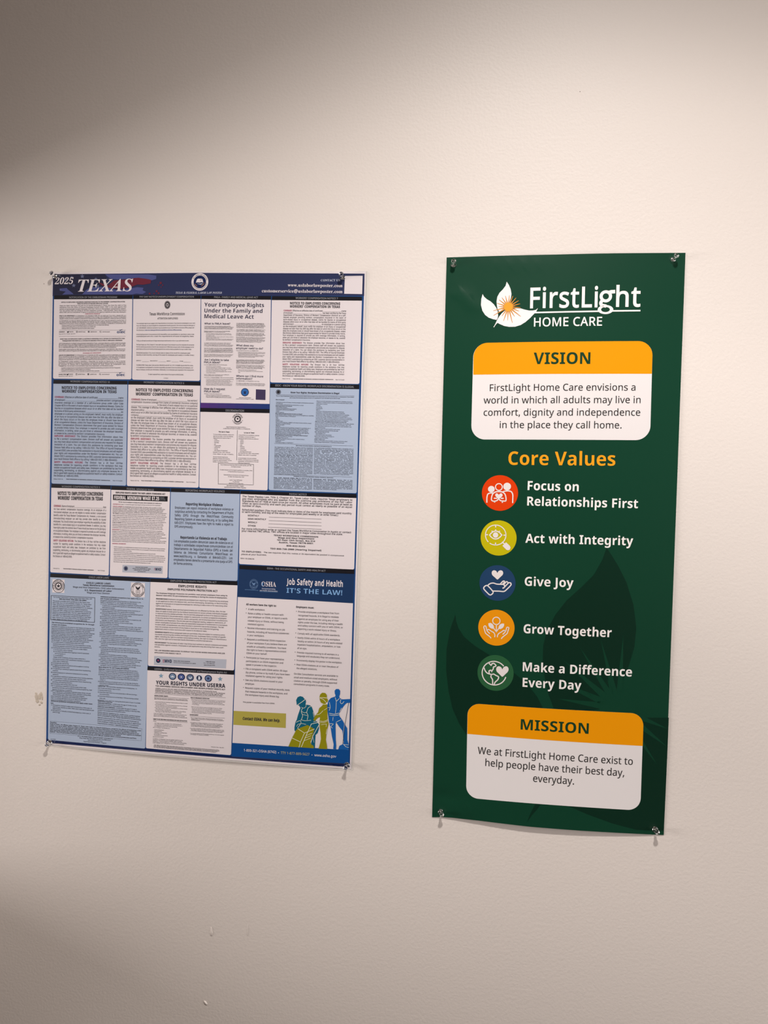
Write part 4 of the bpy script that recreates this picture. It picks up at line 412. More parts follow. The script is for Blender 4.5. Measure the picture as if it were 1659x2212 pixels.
UNIT = 400.0
_cache = {}
def outline(face, ch, wt, shear):
    """closed contours of one letter, in cap heights"""
    key = (face, ch, wt, shear)
    if key in _cache: return _cache[key]
    adv, body = GLYPHS[face][ch].split(':')
    loops = []
    for part in body.split(';') if body else []:
        nums = [int(q) for q in part.split()]; x = y = 0; loop = []
        for i in range(0, len(nums), 2):
            x += nums[i]; y += nums[i + 1]; loop.append((x / UNIT, y / UNIT))
        if wt:
            n = len(loop); new = []
            for i in range(n):
                a, b, c = loop[i - 1], loop[i], loop[(i + 1) % n]
                d1 = (b[0] - a[0], b[1] - a[1]); d2 = (c[0] - b[0], c[1] - b[1])
                l1 = math.hypot(*d1) or 1e-9; l2 = math.hypot(*d2) or 1e-9
                n1 = (d1[1] / l1, -d1[0] / l1); n2 = (d2[1] / l2, -d2[0] / l2)
                mx_, my_ = n1[0] + n2[0], n1[1] + n2[1]; q = max(0.5, 1 + n1[0] * n2[0] + n1[1] * n2[1])
                new.append((b[0] - mx_ / q * wt, b[1] - my_ / q * wt))
            for i in range(n):
                j = (i + 1) % n
                if (new[j][0] - new[i][0]) * (loop[j][0] - loop[i][0]) + (new[j][1] - new[i][1]) * (loop[j][1] - loop[i][1]) < 0:
                    new[i] = new[j] = ((new[i][0] + new[j][0]) / 2, (new[i][1] + new[j][1]) / 2)
            loop = [p for i, p in enumerate(new) if math.dist(p, new[i - 1]) > 1e-6]
        if shear: loop = [(p + shear * q, q) for p, q in loop]
        loops.append(loop)
    # every outer contour is filled on its own, together with the holes inside it
    def area(l): return sum(l[i - 1][0] * l[i][1] - l[i][0] * l[i - 1][1] for i in range(len(l)))
    def inside(p, l):
        r = False
        for i in range(len(l)):
            (x1, y1), (x2, y2) = l[i - 1], l[i]
            if (y1 > p[1]) != (y2 > p[1]) and p[0] < (x2 - x1) * (p[1] - y1) / (y2 - y1) + x1: r = not r
        return r
    nest = [sum(inside(l[0], k) for k in loops if k is not l) for l in loops]
    pts, out = [], []
    for l, lv in zip(loops, nest):
        if lv % 2: continue
        grp = [l] + [k for k, kv in zip(loops, nest) if kv == lv + 1 and inside(k[0], l)]
        base = len(pts); flat = [p for k in grp for p in k]
        for t in tessellate_polygon([[Vector((p, q, 0)) for p, q in k] for k in grp]):
            a, b, c = (flat[i] for i in t)
            ar = (b[0] - a[0]) * (c[1] - a[1]) - (b[1] - a[1]) * (c[0] - a[0])
            if abs(ar) < 1e-9: continue
            t = tuple(i + base for i in t); out.append(t if ar > 0 else (t[0], t[2], t[1]))
        pts += flat
    adv = int(adv) / UNIT + 2 * max(wt, 0)
    _cache[key] = (pts, out, adv)
    return _cache[key]
ALIAS = {'Z': ('B', .2), 'K': ('R', .2), 'Q': ('S', .23)}
def letter(face, ch, wt):
    face, shear = ALIAS.get(face, (face, 0.0))
    if face == 'I' and ch not in GLYPHS['I']: face, shear, wt = 'R', .2, wt + .03
    if ch in GLYPHS[face]: return outline(face, ch, wt, shear)
    if ch not in GLYPHS['R']: ch = '-'
    return outline('R', ch, wt + (.022 if face in 'BS' else 0), shear)
def heavier(cap, face): return (.017 if cap < 3.2 else .010 if cap < 4.6 else 0.0) * (1.0 if face in 'RK' else .4)   # ink spread of small print
def width(face, s, wt): return sum(letter(face, c, wt)[2] for c in s)

class Sheet:
    """collects flat shapes in millimetres on a sheet and lays them over its bent surface"""
    def __init__(self, kind):
        self.kind = kind; self.P = POSTERS[kind]; self.v = []; self.lay = []; self.f = []; self.fm = []; self.mats = []
    def mi(self, col):
        m = MATS[col]
        if m not in self.mats: self.mats.append(m)
        return self.mats.index(m)
    def tris(self, pts, tris, col, lay):
        b = len(self.v); self.v += pts; self.lay += [lay] * len(pts)
        self.f += [(a + b, c + b, d + b) for a, c, d in tris]; self.fm += [self.mi(col)] * len(tris)
    def polygon(self, pts, col, lay):
        t = tessellate_polygon([[Vector((x, y, 0)) for x, y in pts]]); out = []
        for q in t:
            a, b, c = (pts[i] for i in q)
            ar = (b[0] - a[0]) * (c[1] - a[1]) - (b[1] - a[1]) * (c[0] - a[0])
            if abs(ar) < 1e-7: continue
            out.append(tuple(q) if ar > 0 else (q[0], q[2], q[1]))
        pts, out = refine(list(pts), out); self.tris(pts, out, col, lay)
    def glyph(self, face, ch, wt, col, lay, fx):
        pts, t, adv = letter(face, ch, wt)
        if pts: self.tris([fx(*p) for p in pts], t, col, lay)
        return adv
    def run(self, face, wt, cap, sx, x, y, ux, uy, s, col, lay):
        """letters from (x, y) along the unit direction; returns the advance in mm"""
        pen = 0.0
        for ch in s:
            adv = self.glyph(face, ch, wt, col, lay, lambda p, q: (x + ux * (pen + p * sx) * cap - uy * q * cap, y + uy * (pen + p * sx) * cap + ux * q * cap))
            pen += adv * sx
        return pen * cap
    def op(self, o):
        k, col, lay = o[0], o[1], o[2]
        if k == 'P': self.polygon([(o[3][i], o[3][i + 1]) for i in range(0, len(o[3]), 2)], col, lay)
        elif k == 'L': self.stroke([(o[5][i], o[5][i + 1]) for i in range(0, len(o[5]), 2)], o[3], bool(o[4]), col, lay)
        elif k == 'E':
            _, _, _, cx, cy, rx, ry, inner, a0, a1 = o
            n = max(10, min(72, int(rx * 6))); full = abs(a1 - a0) >= 360
            ang = [math.radians(a0 + (a1 - a0) * i / n) for i in range(n if full else n + 1)]
            pts = [(cx + rx * math.cos(a), cy + ry * math.sin(a)) for a in ang]
            if not inner: self.polygon(pts, col, lay)
            else:
                m = len(pts); pts += [(cx + rx * inner * math.cos(a), cy + ry * inner * math.sin(a)) for a in ang]; t = []
                for i in range(m if full else m - 1):
                    j = (i + 1) % m; t += [(i, j, m + j), (i, m + j, m + i)]
                self.tris(pts, t, col, lay)
        elif k == 'T':
            _, _, _, face, wt, cap, x0, y0, x1, y1, s = o
            wt += heavier(cap, face)
            L = math.hypot(x1 - x0, y1 - y0); ux, uy = (x1 - x0) / L, (y1 - y0) / L
            if face in 'BZ':   # narrow bold faces keep their stems
                nat = width(face, s, wt) * cap
                if L < nat: wt += round(min(.05, .11 * (1 - L / nat)), 3)
            first, last = letter(face, s[0], wt), letter(face, s[-1], wt)
            l0 = min(p[0] for p in first[0]); r1 = last[2] - max(p[0] for p in last[0])
            w = width(face, s, wt) - l0 - r1; sx = L / (w * cap)
            d = l0 * sx * cap
            self.run(face, wt, cap, sx, x0 - ux * d, y0 - uy * d, ux, uy, s, col, lay)
        elif k == 'C':
            _, _, _, face, wt, cap, cx, cy, r, a0, a1, s = o
            tot = width(face, s, wt); a0, a1 = math.radians(a0), math.radians(a1); up = 1 if a0 > a1 else -1
            sx = abs(a1 - a0) * r / (tot * cap); pen = 0.0
            for ch in s:
                adv = letter(face, ch, wt)[2]; a = a0 + (a1 - a0) * (pen + adv / 2) / tot
                tx, ty = (math.sin(a), -math.cos(a)) if up > 0 else (-math.sin(a), math.cos(a))
                rr = r if up > 0 else r + cap
                bx, by = cx + rr * math.cos(a), cy + rr * math.sin(a)
                self.glyph(face, ch, wt, col, lay, lambda p, q: (bx + tx * (p - adv / 2) * sx * cap - ty * q * cap, by + ty * (p - adv / 2) * sx * cap + tx * q * cap))
                pen += adv
        elif k == 'B': self.block(o)
    def block(self, o):
        _, col, lay, face, wt, cap, x0, y0, x1, y1, xe, ye, n, mode, acc, s = o
        wt += heavier(cap, face)
        L = math.hypot(x1 - x0, y1 - y0); ux, uy = (x1 - x0) / L, (y1 - y0) / L
        accent = False; lines = []
        for raw in s.split('\n'):
            words = []; ind = len(raw) - len(raw.lstrip(' '))
            for w in raw.split():
                if w.startswith('{'): accent = True; w = w[1:]
                close = '}' in w
                w2 = w.replace('}', '')
                words.append((w2, accent))
                if close: accent = False
            lines.append((ind, words))
        afn = lambda a: 'B' if (a and acc) else face
        ww = lambda w: 3.0 if w[0] == '_' else width(afn(w[1]), w[0], wt)
        sp = letter(face, ' ', wt)[2]; W = L / cap
        def wrap(sx):
            out = []; cur = []; cw = 0
            for w in lines[0][1]:
                q = ww(w) * sx
                if cur and cw + sp * sx + q > W: out.append(cur); cur = []; cw = 0
                cw += q + (sp * sx if cur else 0); cur.append(w)
            out.append(cur); return out
        if len(lines) == 1 and n > 1:
            lo, hi = 0.25, 1.25
            for _ in range(22):
                m = (lo + hi) / 2
                if len(wrap(m)) <= n: lo = m
                else: hi = m
            sx = lo; rows = [(0, r) for r in wrap(sx)]
        else:
            rows = lines; n = max(n, 1)
            wid = [(i + 0) * sp + sum(ww(w) for w in r) + sp * max(0, len(r) - 1) for i, r in rows]
            sx = min(1.05 if mode == 'n' else 1.25, W / max(max(wid), 1e-6))
            if mode == 'n': sx = min(sx, 0.95)
        for i, (ind, r) in enumerate(rows):
            if not r: continue
            t = i / max(1, n - 1)
            bx, by = x0 + (xe - x0) * t, y0 + (ye - y0) * t
            nat = sum(ww(w) for w in r if w[0] != '_') * sx; gaps = len(r) - 1; space = sp * sx; blank = 0; off = ind * sp * sx
            blanks = sum(1 for w in r if w[0] == '_')
            if blanks: blank = max(1.0, (W - nat - gaps * space) / blanks)
            elif mode == 'j' and i < len(rows) - 1 and gaps: space = (W - nat) / gaps
            elif mode == 'c': off = (W - nat - gaps * space) / 2
            pen = off * cap
            for w in r:
                if w[0] == '_':
                    a, b = pen, pen + blank * cap; h0, h1 = -.14 * cap, -.05 * cap
                    self.polygon([(bx + ux * p - uy * q, by + uy * p + ux * q) for p, q in ((a, h0), (b, h0), (b, h1), (a, h1))], col, lay); pen = b
                else:
                    c = acc if (w[1] and acc) else col
                    pen += self.run(afn(w[1]), wt, cap, sx, bx + ux * pen, by + uy * pen, ux, uy, w[0], c, lay)
                pen += space * cap
    def stroke(self, P, w, closed, col, lay):
        h = w / 2; n = len(P)
        if closed and math.dist(P[0], P[-1]) < 1e-6: P = P[:-1]; n -= 1
        pts, t = [], []
        for i in range(n):
            a = P[i - 1] if (i or closed) else P[i]; c = P[(i + 1) % n] if (i < n - 1 or closed) else P[i]; b = P[i]
            d1 = Vector((b[0] - a[0], b[1] - a[1])); d2 = Vector((c[0] - b[0], c[1] - b[1]))
            if d1.length < 1e-9: d1 = d2
            if d2.length < 1e-9: d2 = d1
            d1.normalize(); d2.normalize(); n1 = Vector((-d1.y, d1.x)); n2 = Vector((-d2.y, d2.x)); m = n1 + n2
            m = m / max(0.45, 1 + n1.dot(n2))
            if not closed and i == 0: b = (b[0] - d2.x * h * .5, b[1] - d2.y * h * .5)
            if not closed and i == n - 1: b = (b[0] + d1.x * h * .5, b[1] + d1.y * h * .5)
            pts += [(b[0] + m.x * h, b[1] + m.y * h), (b[0] - m.x * h, b[1] - m.y * h)]
        for i in range(n if closed else n - 1):
            j = (i + 1) % n; t += [(2 * i, 2 * i + 1, 2 * j + 1), (2 * i, 2 * j + 1, 2 * j)]
        pts, t = refine(pts, t); self.tris(pts, t, col, lay)
    def place(self, u, v, lay):
        return (u / 1000, -(billow(self.kind, u / self.P['w'] + .5, v / self.P['h']) + .10 * lay) / 1000, v / 1000)
    def normal(self, u, v):
        e = 1.0; g = lambda a, b: billow(self.kind, a / self.P['w'] + .5, b / self.P['h'])
        n = Vector((-(g(u + e, v) - g(u - e, v)) / (2 * e), -1.0, -(g(u, v + e) - g(u, v - e)) / (2 * e))); n.normalize(); return n
    def build(self, name, parent, label='', thick=0.0):
        verts = [self.place(u, v, l) for (u, v), l in zip(self.v, self.lay)]
        norms = [self.normal(u, v) for u, v in self.v]
        faces, fm = list(self.f), list(self.fm)
        if thick:
            n = len(verts); verts += [(x, y + thick / 1000, z) for x, y, z in verts]; norms += [-q for q in norms]
            cnt = {}
            for i, t in enumerate(self.f):
                for a, b in ((t[0], t[1]), (t[1], t[2]), (t[2], t[0])): cnt.setdefault((min(a, b), max(a, b)), []).append((a, b, self.fm[i]))
            faces += [(a + n, c + n, b + n) for a, b, c in self.f]; fm += list(self.fm)
            for k, es in cnt.items():
                if len(es) == 1:
                    a, b, m = es[0]; w = len(verts); q = [verts[i] for i in (b, a, a + n, b + n)]
                    verts += q; nn = Vector((q[1][2] - q[0][2], 0, q[0][0] - q[1][0])); nn.normalize(); norms += [nn] * 4
                    faces += [(w, w + 1, w + 2, w + 3)]; fm += [m]
        me = bpy.data.meshes.new(name); me.from_pydata(verts, [], faces)
        for m in self.mats: me.materials.append(m)
        me.polygons.foreach_set('material_index', fm); me.polygons.foreach_set('use_smooth', [True] * len(faces)); me.update()
        me.normals_split_custom_set_from_vertices(norms)
        o = bpy.data.objects.new(name, me); COL.objects.link(o); o.parent = parent
        if label: o['label'] = label
        return o
def refine(pts, tris, limit=24.0):
    """split long edges so that a flat shape can follow the bend of its sheet"""
    for _ in range(7):
        mid = {}; out = []
        def m(a, b):
            k = (min(a, b), max(a, b))
            if math.dist(pts[a], pts[b]) <= limit: return None
            if k not in mid: mid[k] = len(pts); pts.append(((pts[a][0] + pts[b][0]) / 2, (pts[a][1] + pts[b][1]) / 2))
            return mid[k]
        for a, b, c in tris:
            x, y, z = m(a, b), m(b, c), m(c, a); k = (x is not None) + (y is not None) + (z is not None)
            if k == 0: out.append((a, b, c))
            elif k == 3: out += [(a, x, z), (x, b, y), (z, y, c), (x, y, z)]
            else:
                while x is None or (k == 2 and z is not None and y is None) or (k == 2 and x is None):
                    a, b, c, x, y, z = b, c, a, y, z, x
                    if k == 1 and x is not None: break
                    if k == 2 and x is not None and y is not None: break
                if k == 1: out += [(a, x, c), (x, b, c)]
                else: out += [(x, b, y), (a, x, y), (a, y, c)]
        tris = out
        if not mid: break
    return pts, tris

THINGS = {}
LABELS = {'labor': ('labor_law_poster', 'laminated labor law poster of many small notices under a navy header', 'poster'),
          'values': ('values_banner', 'tall glossy dark green banner with orange headed cards and five round icons', 'banner')}
state = {}
def thing_data(kind):
    P = POSTERS[kind]; nm, label, cat = LABELS[kind]
    r = bpy.data.objects.new(nm, None); COL.objects.link(r); r.empty_display_size = .05
    r.location = (P['x'], 0.0, P['z']); r.rotation_euler = (0, -math.radians(P['tilt']), 0)
    tag(r, label, cat); THINGS[kind] = r; state['kind'] = kind
def piece(level, name, label, ops):
    sh = Sheet(state['kind'])
    for o in ops: sh.op(o)
    parent = THINGS[state['kind']] if level == 1 else state['part']
    base = name in ('paper_sheet', 'banner_sheet', 'laminate_film')
    o = sh.build(name, parent, label, {'paper_sheet': .25, 'banner_sheet': .4, 'laminate_film': .15}.get(name, 0.0))
    if level == 1: state['part'] = o

thing_data('labor')
piece(1,'laminate_film','clear plastic laminate margin around the printed sheet',[
('P','film',-5,[-310.1,920.8,-309.8,922.3,-308.9,923.7,-307.6,924.5,-306.1,924.8,304.7,924.4,306.2,924.1,307.5,923.2,308.4,921.8,308.7,920.4,307.1,2.8,306.8,1.3,305.9,-0.1,304.5,-1,303,-1.2,-304.2,-0.1,-305.7,0.2,-307,1.1,-307.9,2.5,-308.2,3.9])])
piece(1,'paper_sheet','white paper with a dark blue printed ground',[
('P','white',0,[-308.8,923.4,303.3,922.9,304,2.4,-307.7,2.8]),
('P','blue',1,[-306.2,920,-12.4,920.8,300.8,918.9,301.1,6.2,-306.3,6.6]),
('P','navy',1.5,[-305.4,8,301.1,8.4,301.1,6.2,-306.3,6.6]),
('P','deepnavy',1.5,[-306.1,14,73.8,10.8,73.9,7.8,-306.3,6.6]),
('P','deepnavy',1.5,[73.8,10.8,301.3,12.4,301.1,6.2,73.9,7.8])])
piece(1,'header_band','dark navy header across the top of the poster',[
('P','navy',2,[-306.2,920,-12.4,920.8,300.8,918.9,301.2,878.8,-2.3,878.1,-306.5,878.4])])
piece(2,'flag_graphic','torn brushstroke flag behind the title',[
('P','flagdark',3,[-305.1,919.5,-197.5,919.5,-194.1,900.9,-196.8,883.8,-241.9,882.1,-258.4,881,-304.1,880.8]),
('P','flagblue',4,[-292.2,892.6,-277.3,893.7,-274.7,890.6,-266.7,885.1,-263,881.8,-286.4,881.1,-279.2,887,-291.7,888.4]),
('P','flagblue',4,[-199.6,919.1,-113,918.5,-96.2,915.8,-96.4,909.7,-107.3,906.4,-122.4,909.9,-137.6,911.9,-152.6,910.1,-172.9,909.1,-187.1,910.3,-194.4,915.1]),
('P','flagred',5,[-213.6,904.8,-193,898,-181,907.4,-164.8,908.6,-132.5,912.2,-114.4,909.8,-106,907.9,-107.2,901.3,-122.2,899,-133.3,899.6,-146.3,894.6,-164.4,891.6,-184.7,892.3,-205.3,898.1]),
('P','flagblue',4,[-245,881.5,-237.9,889.3,-227.8,895,-197,895.6,-176.5,889,-148.2,891.9,-134.2,894.5,-121.1,893.3,-123,888.8,-115.9,885.4,-122.8,881.6,-135.9,882.4,-143.9,880.8]),
('P','flagred',5,[-84.2,901.4,-86,900.8,-87,899.2,-88.3,900.7,-90.2,901.1,-89.1,902.7,-89.3,904.5,-87.4,904,-85.6,904.7,-85.5,902.8]),
('P','flagred',5,[-81.7,897.1,-82.8,897.1,-83.7,896.4,-84,897.5,-85,898,-84.1,898.6,-83.8,899.7,-82.9,899,-81.8,899.1,-82.1,898.1]),
('P','flagred',5,[-89.6,898.2,-90.3,897.6,-90.5,896.7,-91.4,897.2,-92.3,897.1,-92.1,898,-92.6,898.9,-91.6,898.9,-90.8,899.5,-90.5,898.7]),
('P','flagred',5,[-84.8,893.9,-85.6,893.7,-86.1,893,-86.6,893.7,-87.4,894,-86.9,894.6,-86.9,895.4,-86.1,895.1,-85.3,895.3,-85.3,894.5]),
('P','flagred',5,[-92.4,887.9,-93.2,886.5,-93,884.9,-94.7,885.3,-96.2,884.5,-96.4,886.2,-97.7,887.3,-96.1,888,-95.3,889.4,-94.1,888.2]),
('P','flagred',5,[-88.4,883.3,-89.6,882.4,-89.8,881,-91.1,881.7,-92.6,881.6,-92.3,882.9,-92.9,884.2,-91.4,884.3,-90.3,885.3,-89.8,883.9]),
('P','flagred',5,[-98.7,883.6,-98.7,882.6,-98.1,881.7,-99.2,881.5,-99.9,880.6,-100.5,881.6,-101.5,881.9,-100.8,882.7,-100.8,883.8,-99.7,883.3]),
('P','flagred',5,[-109.1,884.6,-108.1,883.5,-106.6,883.2,-107.4,882,-107.2,880.6,-108.6,881,-110,880.4,-110.1,881.8,-111.1,882.9,-109.8,883.4]),
('P','flagstar',5,[-245.7,920.2,-244.4,917.2,-241,917,-243.6,915,-242.7,911.9,-245.6,913.7,-248.5,912,-247.6,915.1,-250.4,917.1,-246.9,917.2]),
('P','flagstar',5,[-262.9,902.6,-261.8,899.8,-258.5,899.7,-261,897.8,-260.1,895,-262.8,896.6,-265.5,895,-264.7,897.9,-267.2,899.7,-264,899.8]),
('P','flagstar',5,[-267.3,917.1,-266.6,915.5,-264.7,915.4,-266.2,914.3,-265.7,912.6,-267.3,913.6,-268.8,912.7,-268.3,914.3,-269.9,915.4,-268,915.5]),
('P','flagstar',5,[-217.9,913.9,-216.9,911.7,-214.3,911.5,-216.3,910,-215.6,907.7,-217.8,909.1,-219.9,907.7,-219.3,910.1,-221.3,911.6,-218.7,911.7]),
('P','flagstar',5,[-279.7,912.4,-278.8,910.4,-276.5,910.3,-278.3,909,-277.6,906.9,-279.6,908.1,-281.5,906.9,-280.9,909,-282.8,910.3,-280.4,910.4]),
('P','flagstar',5,[-213.5,899.8,-212.7,898.1,-210.7,898,-212.3,896.8,-211.7,895,-213.4,896.1,-215.1,895,-214.6,896.8,-216.2,898,-214.2,898.1]),
('P','flagstar',5,[-289.7,892.8,-289.2,891.5,-287.7,891.5,-288.8,890.6,-288.4,889.3,-289.6,890.1,-290.9,889.3,-290.5,890.6,-291.6,891.5,-290.2,891.5])])
piece(2,'title_lettering','',[
('T','white',6,'Q',0,12.62,-302.3,900.9,-263.3,901.3,'2025'),
('T','white',6,'I',0,24.28,-254,886.5,-142.1,887.2,'TEXAS')])
piece(2,'round_emblem','round white seal with an open book',[
('E','white',4,-10.4,904,16.41,16.24,0,0,360),
('E','deepnavy',5,-10.5,904.1,11.99,11.77,0,0,360),
('C','ink',5,'B',0,2.15,-10.4,904,12.89,158,12,'US Labor Law Posters'),
('C','ink',5,'B',0,1.37,-10.4,904,12.89,-172,-8,'COMPLIANCE SPECIALISTS'),
('P','white',6,[-18.1,902.6,-16.3,908.2,-14.4,909.8,-11.5,910.1,-10.8,909.5,-9.2,910.2,-6.6,909.8,-5.2,908.5,-3.6,902.8,-7.7,903.4,-10.9,902.6,-14.2,903.1]),
('P','flagred',7,[-10.7,905.1,-7.7,909.6,-6.9,909,-9.7,905.7]),
('P','orangebrown',6,[-19.7,901.4,-18,898.6,-15,895.8,-15.7,895.5,-19.3,898.3]),
('P','orangebrown',6,[-1.2,904.2,-3.4,900.1,-8.2,895.8,-7.2,895.6,-2.4,899.2]),
('P','graypanel',6,[-16.8,901.1,-10.9,900.4,-4.4,901.7,-5.3,900.1,-8.6,898.7,-14.1,900.1])])
piece(2,'subtitle_lettering','',[
('T','palewhite',4,'I',0,3.73,-57,882.1,32.8,882,'TEXAS & FEDERAL LABOR LAW POSTER')])
piece(2,'contact_lettering','',[
('T','palewhite',4,'S',0,3.85,220.1,904.8,256,905.2,'CONTACT US'),
('T','white',4,'S',0,5.99,158.2,895.3,260.6,894.3,'www.uslaborlawposter.com'),
('T','white',4,'S',0,6,109.4,884.8,261,883.5,'customerservice@uslaborlawposter.com')])
piece(2,'blank_code_patch','white square in the header corner',[
('P','white',4,[264.7,914.5,297.4,915,297.5,881.9,264.2,882.4])])
piece(1,'notice_panel','',[
('P','white',2,[-303.3,872.7,-143.2,872.8,-142,723.6,-142.2,722.5,-142.9,721.5,-143.9,720.8,-145,720.6,-299.8,720.1,-300.9,720.3,-301.9,720.9,-302.6,721.9,-302.8,723])])
piece(2,'title_bar','black title strip',[
('P','bar',3,[-303.2,880,-142.9,879.8,-143.2,872.3,-303.3,872.2]),
('T','bartext',4,'R',0,3.43,-271.7,874,-174.2,874.2,'NOTIFICATION OF THE OMBUDSMAN PROGRAM')])
